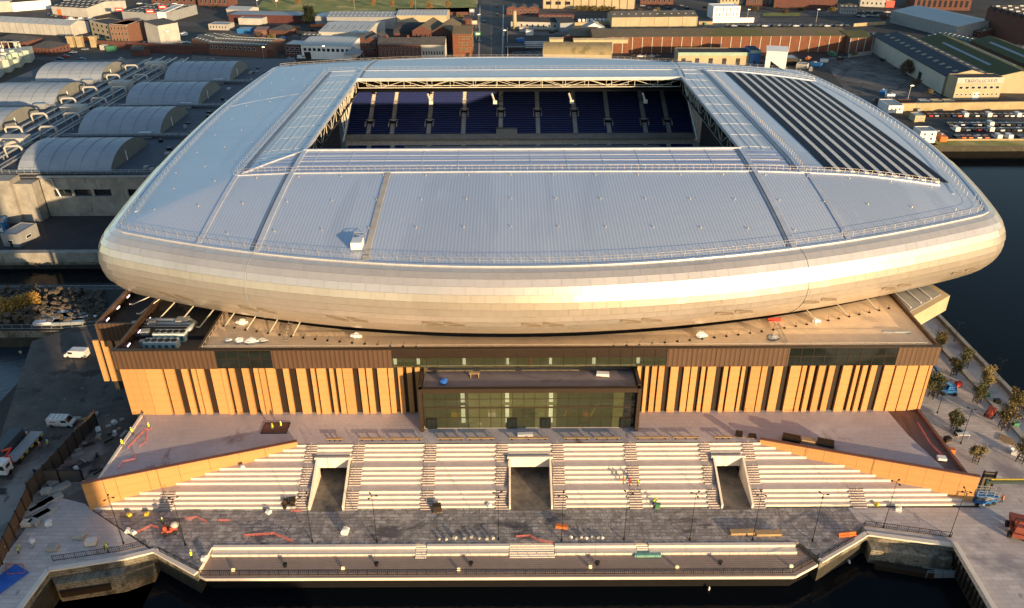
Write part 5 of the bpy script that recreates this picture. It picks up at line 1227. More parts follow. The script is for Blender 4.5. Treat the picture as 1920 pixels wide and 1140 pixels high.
building('grey_kiosk', 'grey substation kiosk left of the green container', 'kiosk', (188,94), (200,94), 3, 3, concrete, grey, 'flat')
for i, x in enumerate((136,152,178)):
    o = MB().box(-1.8,-1.5,0,1.8,1.5,6).box(-2.1,-1.8,6,2.1,1.8,6.8).build('gate_pillar', sand, None, loc=(0,0,0), local=True); o.location = (*P(x,88),0); tag(o, 'stone dock gate pillar, %s of three behind the works' % ORD[i], 'pillar', 'stone gate pillars')
b = MB(); p, q = P(185,88), P(520,108); b.bar((*p,2), (*q,2), 1, 4.4); tag(b.build('dock_boundary_wall', brickd), 'long dark dock boundary wall across the upper left', 'wall')
# green-white plant at far left
t = thing('chemical_plant', 'pale green process building crowded with white vents at the left edge', 'industrial building', (*P(-10,148), 0))
for i in range(5):
    x, y = P(-30+i*19, 150-i*9); MB().rbox(x, y, 0, 9.5, 14, 7+ (i%2)*1.5, .35).build('block', mat('pale_green_render', (.42,.46,.41), (.33,.37,.33), sc=.3), t)
for i in range(26):
    x, y = P(random.uniform(-20,48), random.uniform(108,140)); MB().rbox(x, y, 7, random.uniform(1,3), random.uniform(1,3), random.uniform(1,3), random.random()).build('roof_vent', random.choice((offw, steelg, greenroof)), t)
for i in range(5): x, y = P(-10+i*12, 118); b = MB(); b.tube([(x,y,8),(x,y,12),(x+3,y,12)], .35, 6); b.build('stack', offw, t)
# middle left
building('brick_workshop', 'long low brick workshop with dark skylit roof and white windows, upper left centre', 'brick building', (393,102), (500,108), 24, 6.5, brickm, asbest, 'gx', 2, wins=[W('f',1,10,3.2,6,.5,.02,.85)], sky=(2,18,1.4,1.4))
building('brick_workshop_end', 'plain brick left end of the long workshop', 'brick building', (363,93), (392,101), 24, 6.5, brickm, asbest, 'gx', 2, sky=(2,5,1.4,1.4))
building('brick_annexe', 'small brick annexe with white bands between workshop and white unit', 'brick building', (535,105), (566,106), 14, 7, brickd, palemetal, 'flat', wins=[W('f',2,3,1,6,.7,.05,.95)])
building('white_industrial_unit', 'white industrial unit with dark window band and pale roof, upper left centre', 'warehouse', (567,110), (660,113), 30, 8, white, palemetal, 'gx', 2, wins=[W('f',1,10,4,7,.65,.03,.97,grey)], doors=[('f',.12,4,4,brownsteel)])
building('tyre_depot', 'long low pale-roofed depot with dark red fascia, upper left', 'warehouse', (430,42), (572,44), 20, 5.5, mat('dark_red_fascia', (.09,.03,.03)), bluegrey, 'flat')
building('white_hall', 'low white-roofed hall left of the depot', 'warehouse', (426,30), (468,32), 14, 5, offw, palemetal, 'gx', 1.5)
building('striped_showroom', 'grey showroom with an orange stripe beside the dark evergreen', 'warehouse', (592,50), (618,50), 20, 7, grey, palemetal, 'flat', doors=[('f',.5,19,1.6,orangem)])
building('slate_cottage', 'low brown-roofed shed in the scrapyard behind the brick workshop', 'shed', (505,66), (540,68), 16, 3.5, brickd, slate, 'hip', 2.5)
building('blue_shed', 'small blue flat-roofed shed in the scrapyard', 'shed', (445,63), (470,63), 9, 3, bluem, bluegrey, 'flat')
building('grey_lorry_shed', 'flat grey shed in the yard behind the brick workshop', 'shed', (448,46), (492,47), 12, 4.5, offw, bluegrey, 'flat')
building('slotted_roof_warehouse', 'large pale warehouse with dark slots in its roof, upper centre left', 'warehouse', (600,82), (690,84), 42, 7.5, offw, palemetal, 'gx', 2.5, sky=(1,7,1,9), skm=grey)
building('yellow_wall_warehouse', 'warehouse with sunlit pale yellow wall and white roof, upper centre', 'warehouse', (745,54), (838,54), 24, 9, cream, palemetal, 'gx', 2, sky=(2,14,.8,1.6), skm=grey)
building('long_grey_warehouse', 'long grey warehouse joined to the yellow-walled one', 'warehouse', (615,54), (744,54), 22, 8, grey, bluegrey, 'gx', 2, sky=(2,16,.8,1.6), skm=skylm)
building('barrel_roof_hall', 'dark barrel-roofed hall in the middle of the old brick block', 'warehouse', (740,84), (800,84), 22, 7, brickd, darkroof, 'bx', 5)
building('big_brick_works', 'large dark brick works with brown gabled roofs in shadow, top centre', 'brick building', (775,92), (848,94), 30, 11, brickd, brownroof, 'm2', 3.5, wins=[W('f',2,8,3,10,.4,.05,.95,brickm)])
building('sunlit_brick_warehouse', 'narrow four-storey orange sunlit brick warehouse by the main road', 'brick building', (850,106), (884,106), 22, 13, bricko, brownroof, 'gx', 3, wins=[W('f',3,5,2.5,12.5,.45,.3,.97,cream), W('r',3,5,2.5,12.5,.4,.1,.9,cream)])
building('white_gable_house', 'white gable-ended building with dark roof beside the orange brick warehouse', 'building', (790,108), (835,108), 12, 7.5, offw, slate, 'gx', 3.5, ends=white, wins=[W('f',1,8,1,4.5,.5,.05,.95,grey)])
building('dark_brick_terrace', 'dark slate-roofed brick terrace behind the rear stadium rail', 'brick building', (710,110), (788,110), 14, 8, brickd, slate, 'gx', 3, wins=[W('f',2,10,1.5,7,.4,.02,.98,offw)], chim=((.2,.5,1.2),(.7,.5,1.2)))
building('flat_brick_block', 'dark brick block with banded windows left of the terrace', 'brick building', (668,102), (708,104), 18, 9, brickd, slate, 'm2', 2, wins=[W('f',2,6,1.5,8,.6,.02,.98,grey)])
t = thing('market_canopy', 'pale grey pyramid tent roof behind the stadium, upper centre left', 'tent', (*P(664,112), 0))
b = MB(); b.add([(-5,-5,4),(5,-5,4),(5,5,4),(-5,5,4),(0,0,8)], [(0,1,4),(1,2,4),(2,3,4),(3,0,4)]); b.build('canopy', bluegrey, t, local=True)
for x in (-4.8,4.8):
    for y in (-4.8,4.8): MB().cyl(x,y,0,4.1,.12,6).build('pole', grey, t, local=True)
building('roadside_kiosk', 'small dark kiosk with green and white signs left of the main road', 'kiosk', (868,46), (884,46), 8, 4, brickd, slate, 'flat')
for i, (x, y, m_, t_) in enumerate(((893,70,greenp,'green and white roadside board left of the main road'),(887,48,cream,'cream roadside board further up the main road'),(882,25,bluegrey,'pale roadside board at the junction'))):
    o = MB().bar((-1,0,0),(-1,0,5),.2).bar((1,0,0),(1,0,5),.2).box(-2,-.1,2.2,2,.1,5,1).box(-1.2,-.15,3.1,1.2,-.1,4.2,2).build('roadside_board', [grey, m_, white], None, loc=(0,0,0), local=True); o.location = (*P(x+3,y+4),0); tag(o, t_, 'sign')
# centre right
building('chimney_yard_house', 'low brown-roofed building with a pale chimney right of the main road', 'building', (958,54), (1050,56), 14, 5, offw, darkroof, 'gx', 2, wins=[W('f',1,8,1,4,.3,.05,.95,grey)])
o = MB().cyl(0,0,0,13,1.5,10,r2=1.2).build('chimney', cream, None, loc=(0,0,0), local=True, smooth=True); o.location = (*P(965,57),0); tag(o, 'short pale round chimney right of the main road', 'chimney')
building('grey_gable_unit', 'pale grey gable unit at the end of the chimney house', 'warehouse', (1050,60), (1077,59), 20, 6, bluegrey, darkroof, 'gx', 2.2)
t = thing('white_tent', 'white peaked temporary tent hall, upper centre right', 'tent', (*P(1090,68), 0))
b = MB(); q = P(1090,68); L = P(1136,68)[0]-q[0]
b.add([(0,0,0),(L,0,0),(L,12,0),(0,12,0),(0,0,4.5),(L,0,4.5),(L,12,4.5),(0,12,4.5),(L/2,0,8.5),(L/2,12,8.5)], [(0,1,5,8,4),(3,7,9,6,2),(0,4,7,3),(1,2,6,5)]); b.build('tent_wall', white, t, local=True)
for i in range(4):
    for s_ in (0, 1):
        y0, y1 = i*3+.05, i*3+2.95; b = MB(); xa = 0 if not s_ else L; b.add([(xa,y0,4.55),(xa,y1,4.55),(L/2,y1,8.6),(L/2,y0,8.6)], [(0,1,2,3)]); b.build('roof_panel', offw, t, local=True)
building('arched_dock_office', 'cream arched-roof dock building with dormer behind the rear roof rail', 'building', (1018,118), (1146,120), 20, 5, cream, mat('lichen_roof', (.3,.24,.13), (.22,.18,.1), sc=.3, rough=.9, big=((.15,.13,.06),.2,.52,.66)), 'bx', 5.2, ends=cream)
x0_, y0_ = P(1044,118); building('roof_dormer', 'long raised cream roof vent along the arched dock building', 'roof vent', (x0_+10, y0_+8), (x0_+42, y0_+8), 4, 2, cream, cream, 'gx', .6, z=9.4, px=False)
building('roof_dormer', 'short raised cream roof vent at the left end of the arched dock building', 'roof vent', (x0_-4, y0_+9), (x0_+4, y0_+9), 5, 2.4, cream, cream, 'gx', .6, z=9.2, px=False)
t = thing('scaffold_store', 'stacked white and blue steel frames in the dark yard right of the road', 'stack of frames', (*P(1004,92), 0))
for k in range(4):
    b = MB()
    for j in range(12): b.bar((-6+j, 0, .6+k*1.1), (-5.4+j, 4, .6+k*1.1), .25)
    b.bar((-7,0,1.1+k*1.1),(7,0,1.1+k*1.1),.35); b.build('frame_layer', white, t, local=True, kind='stuff')
for sx in (-7, 7):
    b = MB(); b.bar((sx,0,0),(sx,0,5),.3); b.bar((sx,4,0),(sx,4,5),.3); b.build('post', bluem, t, local=True)
building('dark_lowshed', 'low dark flat shed left of the stacked frames', 'shed', (948,96), (985,96), 12, 3, darkroof, darkroof, 'flat', fascia=(.6, bluegrey))
building('long_ochre_shed', 'long ochre-walled shed with brown skylit roof, upper right centre', 'warehouse', (1147,52), (1306,50), 22, 7, cream, asbest, 'gx', 2.4, sky=(1,12,1.2,1.2), bays=6, baym=cream)
sheet('shed_forecourt', [P(1147,58),P(1310,56),P(1310,50),P(1147,52)], .03, asphalt)
building('brick_dock_shed', 'very long brown-roofed orange brick dock shed, its left bays sunlit', 'warehouse', (1111,100), (1588,97), 30, 9.5, bricko, brownroof, 'gx', 2.2, bays=26, baym=offw, wins=[W('f',1,1,0,.1,.1,0,.01)], sky=(1,14,3,.9), skm=mat('moss_patch_sheet', (.12,.13,.03)))
building('brick_dock_shed_end', 'dark red brick end block of the long dock shed', 'warehouse', (1590,100), (1632,98), 26, 9, brickm, mossroof, 'gx', 2, bays=3, baym=offw)
building('brown_lean_to', 'brown sloping-roofed block joined to the left end of the brick dock shed', 'warehouse', (1063,88), (1110,90), 22, 7, brickd, brownroof, 'mono', 2)
building('green_fascia_shed', 'ochre dockside shed with pale green fascia and five dark doorways', 'warehouse', (1270,122), (1404,122), 14, 7, cream, darkroof, 'flat', fascia=(1.7, greenroof), doors=[('f',.08+i*.19,2.4,3.8,blackm) for i in range(5)])
building('blue_end_block', 'bright blue end block of the green-fascia shed', 'building', (1404,123), (1423,123), 14, 8.4, bluem, darkroof, 'flat', fascia=(1.5, greenroof), doors=[('f',.5,1.2,2.6,blackm)])
building('tall_white_shed', 'tall white corrugated box building tilted beside the rear rail, upper right', 'building', (1433,130), (1472,132), 10, 10, white, white, 'mono', 1)
building('open_canopy', 'low dark open-fronted canopy right of the tall white box', 'canopy', (1474,122), (1495,122), 9, 4, blackm, palemetal, 'flat')
building('white_site_office', 'white two-storey office block with dotted windows, upper right', 'building', (1336,36), (1386,35), 14, 9, white, white, 'flat', wins=[W('f',2,7,1.5,8.5,.22,.05,.95,grey)])
b = MB(); p, q = P(1336,43), P(1413,42); b.bar((*p,1.7), (*q,1.7), .5, 3.4); tag(b.build('white_boundary_wall', white), 'long white boundary wall below the two-storey office', 'wall')
building('top_cream_terrace', 'long cream and white office range with windows at the top edge', 'building', (1018,16), (1190,17), 20, 12, cream, palemetal, 'flat', bays=12, baym=brickd, wins=[W('f',2,3,2,11,.6,.01,.32,grey)])
for i in range(5): shrub('dark hedge clump below the cream office range, %s from the left' % ORD[i], (1085+i*15, 20), 4, 4.2, leafo, 90+i, 350, .8)
building('top_brick_block', 'plain brown brick block at the top edge, right of centre', 'brick building', (1450,14), (1568,17), 20, 14, brickd, darkroof, 'flat', wins=[W('f',1,2,8,12,.3,.02,.2)])
building('top_flats', 'pale low-rise flats at the top edge right', 'building', (1612,12), (1664,14), 14, 9, offw, slate, 'gx', 2, wins=[W('f',2,6,1,8,.4,.02,.98)])
building('red_shop', 'small shop with red side and lime roof at the top edge', 'shop', (1660,14), (1676,14), 9, 5, redm, hivis, 'flat')
building('arched_warehouse', 'huge dark brick warehouse with ground-floor arches, top right', 'warehouse', (1712,18), (1818,20), 26, 22, brickd, darkroof, 'flat', wins=[W('f',1,10,.5,9,.55,.03,.97,brickd), W('f',3,16,9,21,.35,.02,.98,brickd)])
building('multi_gable_warehouse', 'dark brick warehouse range with seven curved gables, top right corner', 'warehouse', (1838,68), (1925,96), 40, 17, brickd, darkroof, 'm7', 3, sky=(1,5,2.5,4))
building('far_brick_tower', 'tall dark brick block cut by the right edge', 'warehouse', (1912,86), (1990,98), 30, 20, brickd, slate, 'flat', wins=[W('f',3,6,2,18,.3,.05,.95,brickm)])
building('pale_roof_shed', 'large shed with broad pale metal roof, upper right', 'warehouse', P(1668,42), P(1790,74), 38, 8, grey, palemetal, 'gx', 3, px=False, sky=None)
building('skylit_teal_shed', 'teal-roofed shed dotted with skylights behind the cream shed', 'warehouse', (1730,86), (1792,103), 22, 6, grey, mat('teal_sheet_roof', (.05,.085,.085), sc=.2), 'gx', 2, sky=(3,8,1.6,.8))
building('hip_roof_depot', 'brown hip-roofed depot among the sheds, upper right', 'warehouse', (1812,112), (1900,138), 34, 7, concrete, asbest, 'hip', 4)
building('ochre_front_block', 'ochre-fronted block with wide hipped roof near the right edge', 'building', (1842,112), (1912,112), 14, 5, cream, brownroof, 'hip', 2.5)
# diagonal cream shed with dark roof: front wall runs from (1636,98) down to (1762,177)
building('cream_shed', 'long cream metal shed with navy roof and a row of skylights, upper right', 'warehouse', (1635,98), (1764,177), 24, 9, creamrib, navyroof, 'gx', 3.2, sky=(1,13,2.6,2.4), ends=cream, doors=[('f',.72,4.2,4.6,windk)], skm=mat('old_skylight', (.3,.29,.22), sc=1))
A_ = np.array(P(1635,98)); B_ = np.array(P(1764,177)); d_ = (B_-A_)/np.linalg.norm(B_-A_); n_ = np.array([-d_[1], d_[0]])
A2 = A_ + n_*26; B2 = B_ + n_*26 - d_*4
building('green_roof_shed', 'long mossy-roofed shed parallel to the navy-roofed one', 'warehouse', tuple(A2), tuple(B2), 24, 8, cream, mossroof, 'gx', 3, px=False, ends=cream, sky=(1,1,60,1.6), skm=bluegrey)
A3 = A_ + n_*52 + d_*10; B3 = B_ + n_*52 + d_*2
building('orange_end_shed', 'dark green-roofed shed with orange brick end wall at the right edge', 'warehouse', tuple(A3), tuple(B3), 20, 9, bricko, mossroof, 'gx', 3, px=False, sky=(1,1,70,1.6), skm=bluegrey)
ob_ = building('stone_office', 'ochre brick office with dark lettering band in front of the cream shed', 'office building', (1786,187), (1872,186), 9, 10.5, cream, darkroof, 'flat', wins=[W('f',1,7,4.6,7,.6,.05,.97), W('f',1,10,1.6,3.4,.45,.02,.97)], doors=[('f',.48,3,3.4,white)], fascia=(2.6, offw))
L_ = math.dist(P(1786,187), P(1872,186))
cu = bpy.data.curves.new('letters', 'FONT'); cu.body = 'T.B.D.O.L.I.C.S.E.O'; cu.size = 2.0; cu.extrude = .05; cu.align_x = 'CENTER'
to = bpy.data.objects.new('lettering', cu); C.objects.link(to); dg = bpy.context.evaluated_depsgraph_get(); me = bpy.data.meshes.new_from_object(to.evaluated_get(dg)); bpy.data.objects.remove(to)
me.materials.clear(); me.materials.append(blackm); lo = bpy.data.objects.new('lettering', me); C.objects.link(lo); lo.parent = ob_; lo.rotation_euler = (R(90),0,0); lo.location = (L_/2, -.2, 8.4)
building('rusty_hut', 'long low hut with sunlit orange end on the road behind the car park', 'hut', (1686,200), (1714,200), 4, 2.6, bricko, darkroof, 'flat')
for i, x in enumerate((1722,1745,1768)):
    building('shipping_container', 'pale shipping container in the row before the cream shed, %s from the left' % ORD[i], 'container', (x,199), (x+20,199), 3, 2.7, [bluegrey, cream, cream][i], grey, 'flat', group='shipping containers by the dock road')
sheet('shed_yard', [P(1540,110),P(1640,100),P(1770,185),P(1600,190)], .03, yard)
# ---- unseen blocks added behind the camera to shade the left yard and promenade
building('unseen_shade_block', 'unseen gabled block behind the camera, added to shade the left promenade', 'warehouse', (53,-105), (80,-105), 30, 22, brickd, slate, 'gx', 4.5, px=False)
building('unseen_shade_tower', 'unseen tall block behind the camera, added to shade the left yard and works', 'added shade caster', (-70,-105), (52,-105), 30, 125, offw, slate, 'flat', px=False)
# street furniture in the distance
fl = thing('street_lamp', '', 'street lamp')
MB().cyl(0,0,0,9,.1,6).build('pole', steelg, fl, local=True); MB().rbox(.6,0,8.9,1.4,.3,.18).build('lamp_head', mat('lit_lamp', (.9,.8,.6), emit=((1,.75,.4), 6)), fl, local=True)
sl = [(496,118,'before the brick workshop'),(608,116,'before the white industrial unit'),(317,86,'against the tall white block'),(484,22,'by the park at top left'),(520,24,'right of the park corner'),(665,18,'on the park edge'),(780,20,'before the golden shrubs'),(897,52,'left kerb of the main road'),(945,84,'right kerb of the main road'),(1400,42,'by the white boundary wall'),(1700,196,'on the dock road'),(1530,42,'above the kerbside cars'),(240,80,'at the brick corner building')]
for i, (x, y, t_) in enumerate(sl):
    o = fl if i == 0 else copy_tree(fl); o.location = (*P(x,y), 0); o['label'] = 'thin street lamp ' + t_; o['group'] = 'street lamps in the streets behind'; 

# ---- infill: smaller sheds, yards and scrub between the named buildings
fill = [
 ('low dark workshop range along the top edge, left of the park','warehouse',(285,6),(370,8),14,6,brickd,slate,'m4',1.5),
 ('pale long unit at the top edge beside the corner street','warehouse',(120,4),(225,3),16,7,offw,bluegrey,'gx',2),
 ('brick terrace right of the park corner at the top edge','brick building',(372,10),(430,12),14,7,brickd,slate,'gx',3),
 ('pale grey flat unit in the scrapyard behind the brick workshop','shed',(392,56),(428,57),10,4,concrete,bluegrey,'flat',1),
 ('narrow grey shed left of the slotted warehouse','shed',(566,84),(598,85),16,5,grey,asbest,'gx',1.6),
 ('pink-brown sloping shed in the scrapyard, upper left centre','shed',(478,66),(500,66),8,3.2,brickm,mat('pink_sheet', (.22,.15,.14), sc=.3),'mono',1),
 ('dark yard building left of the main road, behind the brick warehouse','shed',(842,72),(872,73),14,5,brickd,darkroof,'flat',1),
 ('dark brown sheds right of the main road at the junction','shed',(950,28),(1010,28),14,5,brickd,slate,'m3',1.5),
 ('low garage row behind the delivery vans','shed',(1010,36),(1076,37),7,3.5,brickd,darkroof,'flat',1),
 ('white low cabin beside the stacked frames','site cabin',(986,66),(1000,66),5,3,white,bluegrey,'flat',1),
 ('red-roofed small kiosk beside the chimney yard','kiosk',(974,60),(992,60),4,3,offw,redm,'flat',1),
 ('dark block at the top edge right of the cream range','building',(1200,8),(1262,9),14,7,brickd,slate,'gx',2.5),
 ('pale block at the top edge above the two-storey office','building',(1350,8),(1392,8),12,8,cream,slate,'gx',2),
 ('small brown house row at the top edge above the kerbside cars','brick building',(1398,10),(1440,11),12,7,brickd,slate,'m3',2),
 ('grey sheds left of the pale-roofed shed','shed',(1574,26),(1606,27),12,4.5,grey,asbest,'gx',1.6),
 ('small slate shed between the long dock shed and the navy-roofed shed','shed',(1600,78),(1640,80),12,4,brickd,slate,'gx',1.6),
 ('concrete yard store at the foot of the tall white box','shed',(1492,128),(1512,130),6,2.6,concrete,grey,'flat',1),
 ('brown-roofed shed between hip-roofed depot and brick range','shed',(1796,66),(1836,76),16,5,brickd,brownroof,'gx',2),
 ('cream garage row by the right edge below the ochre block','shed',(1868,128),(1912,130),8,3.5,concrete,bluegrey,'flat',1),
]
for i, (lb, ct, a_, c_, dp, hh, wm_, rm_, rf_, ri_) in enumerate(fill):
    building('small_shed' if ct != 'kiosk' else 'kiosk', lb, ct, a_, c_, dp, hh, wm_, rm_, rf_, ri_, wins=[W('f',1,6,.8,hh-.6,.4,.04,.96,offw)], sky=(1,4,1.2,1.4) if rf_ == 'gx' else None)
rb = random.Random(11)
# scrub and bare trees that fill the gaps
sc = [(405,22),(432,26),(300,40),(556,62),(485,72),(512,78),(585,66),(856,58),(862,40),(872,66),(1200,24),(1232,24),(1320,20),(1415,26),(1590,20),(1640,30),(1655,44),(1560,30),(1500,28),(1470,30),(1600,108),(1655,120),(1716,165),(1742,180),(1830,98),(1905,150),(1890,92),(1700,24),(1705,12),(1540,8)]
protos = [make_tree(6, 3.2, m_, 200+i, n=420, leaf=.6, trunk=.15, thin=i == 1) for i, m_ in enumerate((leafd, mat('bare_scrub', (.12,.085,.05), (.07,.05,.035), sc=2, rough=.9), leafo))]
sc_place = ['top left street','north of the depot','behind the brick corner','in the scrapyard','beside the blue shed','by the brown shed','left of the slotted roof','beside the yellow-walled warehouse','near the junction','near the green board','left of the ochre shed','behind the ochre shed','by the dark lot','behind the white office','by the grey sheds','in the dim lot','by the pale-roofed shed','on the verge','on the verge near the kerbside cars','beside the lay-by','in the fenced yard','against the cream shed wall','near the cream shed door','at the cream shed corner','by the hip-roofed depot','by the ochre block','under the brick range','by the arched warehouse','near the arches','beside the top brick block']
u_ = set()
for i, (x, y) in enumerate(sc):
    k = i % 3; o = protos[k] if k not in u_ else copy_tree(protos[k]); u_.add(k); q = rb.uniform(.6, 1.3); o.scale = (q, q, q*.9); o.location = (*P(x, y), 0); o.rotation_euler.z = i
    o['label'] = '%s %s' % (['small dark evergreen','bare twiggy tree','olive bushy tree'][k], sc_place[i]); o['group'] = 'scrub trees among the sheds'
# yard clutter: skips and containers
ym = [('rusty orange', orangem),('dull blue', bluem),('white', white),('grey', grey),('green', greenp),('brown', brownsteel)]
yc = [(300,62),(322,64),(345,66),(380,72),(402,70),(470,78),(492,74),(530,76),(545,60),(280,30),(212,66),(150,52),(160,76),(612,98),(700,98),(1000,46),(1020,48),(1035,62),(1060,72),(975,78),(1160,62),(1200,60),(1320,46),(1500,118),(1515,112),(1530,124),(1545,116),(1520,132),(1560,104),(1575,112),(1700,192),(1655,176),(1668,182),(1718,208),(1740,262),(1758,254),(1764,262)]
for i, (x, y) in enumerate(yc):
    nm_, m_ = ym[i % 6]; q = rb.uniform(.7, 1.2); b = MB(); b.rbox(0,0,0,5*q,2.2*q,1.7*q,0,taper=1.06); b.rbox(0,0,1.7*q,5.1*q,2.3*q,.12); b.rbox(.6,.3,1.8*q,1.4,1.0,.5,.5,1)
    o = b.build('waste_skip', [m_, grey], None, loc=(0,0,0), local=True); o.location = (*P(x,y),.03); o.rotation_euler.z = rb.uniform(0,3)
    side = 'upper left' if x < 640 else 'upper centre' if x < 1280 else 'upper right'
    tag(o, '%s loaded skip %s, %s from the left among those of its colour' % (nm_, side, ORD[sum(1 for j, (u, v) in enumerate(yc) if j % 6 == i % 6 and u < x)]), 'skip', 'skips in the yards behind')

# concrete yard slabs, pavements and low walls that break up the ground
for i, q in enumerate((((960,112),(1105,112),(1105,98),(960,96)),((640,66),(600,66),(596,58),(640,57)),((360,112),(520,116),(520,109),(360,104)),((1310,60),(1360,60),(1360,34),(1310,36)),((1385,42),(1420,42),(1430,22),(1390,22)),((842,88),(890,88),(888,66),(846,66)),((952,64),(1075,68),(1075,60),(952,58)),((244,64),(300,62),(300,52),(250,52)),((430,66),(560,70),(560,64),(430,58)),((1500,30),(1600,30),(1604,20),(1500,20)),((1575,150),(1680,168),(1700,150),(1600,128)))):
    sheet('yard_slab', [P(*p) for p in q], .045+.004*i, mat('yard_slab_concrete', (.17,.155,.145), (.09,.083,.08), sc=.1, rough=.9, bump=.4, bsc=2, big=((.06,.055,.052), .12, .5, .62)))
wl = [((250,96),(362,102),'left of the brick workshop'),((540,60),(600,70),'behind the slotted warehouse'),((880,108),(880,60),'along the left side of the main road'),((952,108),(951,58),'along the right side of the main road'),((952,88),(1062,90),'across the dark yard with the steel frames'),((1075,48),(1145,46),'behind the delivery vans'),((1310,46),(1336,46),'left of the white office'),((1600,50),(1660,46),'left of the pale-roofed shed'),((1590,108),(1634,102),'at the end of the long dock shed'),((1792,64),(1900,104),'between the pale shed and the gabled range'),((462,36),(640,34),'below the park grass'),((640,30),(880,28),'along the park edge'),((1640,192),(1690,206),'behind the right rim of the stadium')]
for p_, q_, t_ in wl:
    b = MB(); p_ = P(*p_); q_ = P(*q_); b.bar((*p_,1.1),(*q_,1.1),.4,2.2); tag(b.build('yard_wall', random.choice((brickd, concrete, sand))), 'low yard wall ' + t_, 'wall')
# ================================================================ PEOPLE, PLANT AND SITE CLUTTER
def person_mesh(pose):
    key = 'person_' + pose
    if key in MATS: return MATS[key]
    st_ = .22 if pose == 'walk' else .03; bend = .35 if pose == 'bend' else 0
    J = {'pel':(0,0,.95),'ch':(bend*.8,0,1.38-bend*.3),'nk':(bend*1.1,0,1.53-bend*.5),'hd':(bend*1.35,0,1.66-bend*.55),'top':(bend*1.5,0,1.78-bend*.6)}
    for s_, n_ in ((-1,'l'),(1,'r')):
        J['hip'+n_] = (0,s_*.1,.88); J['kn'+n_] = (st_*s_*.6+.03,s_*.11,.48); J['an'+n_] = (st_*s_,s_*.12,.08); J['to'+n_] = (st_*s_+.18,s_*.13,.04)
        J['sh'+n_] = (J['ch'][0],s_*.19,J['ch'][2]+.06); J['el'+n_] = (J['ch'][0]+(.05+bend*.4)*1-st_*s_*.4,s_*.26,J['ch'][2]-.24); J['wr'+n_] = (J['ch'][0]+.16+bend*.6-st_*s_*.6,s_*.25,J['ch'][2]-.46); J['ha'+n_] = (J['wr'+n_][0]+.05,s_*.25,J['wr'+n_][2]-.12)
    rad = {'pel':.15,'ch':.17,'nk':.06,'hd':.095,'top':.07}
    for n_ in 'lr': rad.update({'hip'+n_:.1,'kn'+n_:.07,'an'+n_:.05,'to'+n_:.045,'sh'+n_:.075,'el'+n_:.05,'wr'+n_:.035,'ha'+n_:.035})
    ks = list(J); E = [('pel','ch'),('ch','nk'),('nk','hd'),('hd','top')]
    for n_ in 'lr': E += [('pel','hip'+n_),('hip'+n_,'kn'+n_),('kn'+n_,'an'+n_),('an'+n_,'to'+n_),('ch','sh'+n_),('sh'+n_,'el'+n_),('el'+n_,'wr'+n_),('wr'+n_,'ha'+n_)]
    me = bpy.data.meshes.new('body'); me.from_pydata([J[k] for k in ks], [(ks.index(a),ks.index(b)) for a,b in E], []); o = bpy.data.objects.new('tmp_body', me); C.objects.link(o)
    o.modifiers.new('skin','SKIN'); o.modifiers.new('sub','SUBSURF').levels = 1
    for i, k in enumerate(ks): me.skin_vertices[0].data[i].radius = (rad[k], rad[k]); me.skin_vertices[0].data[i].use_root = (k == 'pel')
    dg = bpy.context.evaluated_depsgraph_get(); dg.update(); m2 = bpy.data.meshes.new_from_object(o.evaluated_get(dg)); bpy.data.objects.remove(o)
    for m_ in (navy, skin, blackm): m2.materials.append(m_)
    hz = J['nk'][2]
    for p in m2.polygons:
        c = p.center; p.material_index = 1 if (c.z > hz-.01) or (c.z < J['wrl'][2]-.02 and abs(c.y) > .2 and c.z > .6) else (2 if c.z < .1 else 0); p.use_smooth = True
    m2.name = 'body'; MATS[key] = (m2, J); return MATS[key]
vestm = {}
def person(at, z, rz, pose, vest, helm, label):
    me, J = person_mesh(pose); r_ = thing('person', label, 'person', (*P(*at, z), z), rz)
    inst(me, 'body', r_)
    k = pose + vest.name
    if k not in vestm:
        b = MB(); c = J['ch']; pl = J['pel']
        for i in range(10):
            a0, a1 = 2*math.pi*i/10, 2*math.pi*(i+1)/10
            ring = lambda p, rx, ry, a: (p[0]+rx*math.cos(a), p[1]+ry*math.sin(a), p[2])
            L_ = [(pl, .19, .2, -.08), (((pl[0]+c[0])/2,0,(pl[2]+c[2])/2), .19, .2, 0), (c, .2, .24, 0), (c, .17, .21, .13), (c, .08, .1, .17)]
            for (p,rx,ry,dz),(q,sx,sy,ez) in zip(L_[:-1], L_[1:]):
                A1 = ring(p,rx,ry,a0); A2 = ring(p,rx,ry,a1); B1 = ring(q,sx,sy,a0); B2 = ring(q,sx,sy,a1); f = lambda v, d: (v[0],v[1],v[2]+d)
                b.quad(f(A1,dz), f(A2,dz), f(B2,ez), f(B1,ez))
        vestm[k] = b.mesh('vest', vest, smooth=True)
    inst(vestm[k], 'vest', r_)
    h_ = 'h' + pose + helm.name
    if h_ not in vestm: q = J['hd']; vestm[h_] = MB().ell((q[0]+.0,q[1],q[2]+.09), (.135,.12,.1), 8, 4).cyl(q[0]+.03,q[1],q[2]+.06,q[2]+.075,.15,10).mesh('helmet', helm, smooth=True)
    inst(vestm[h_], 'helmet', r_)
    return r_
Y_, O_ = hivis, hiviso
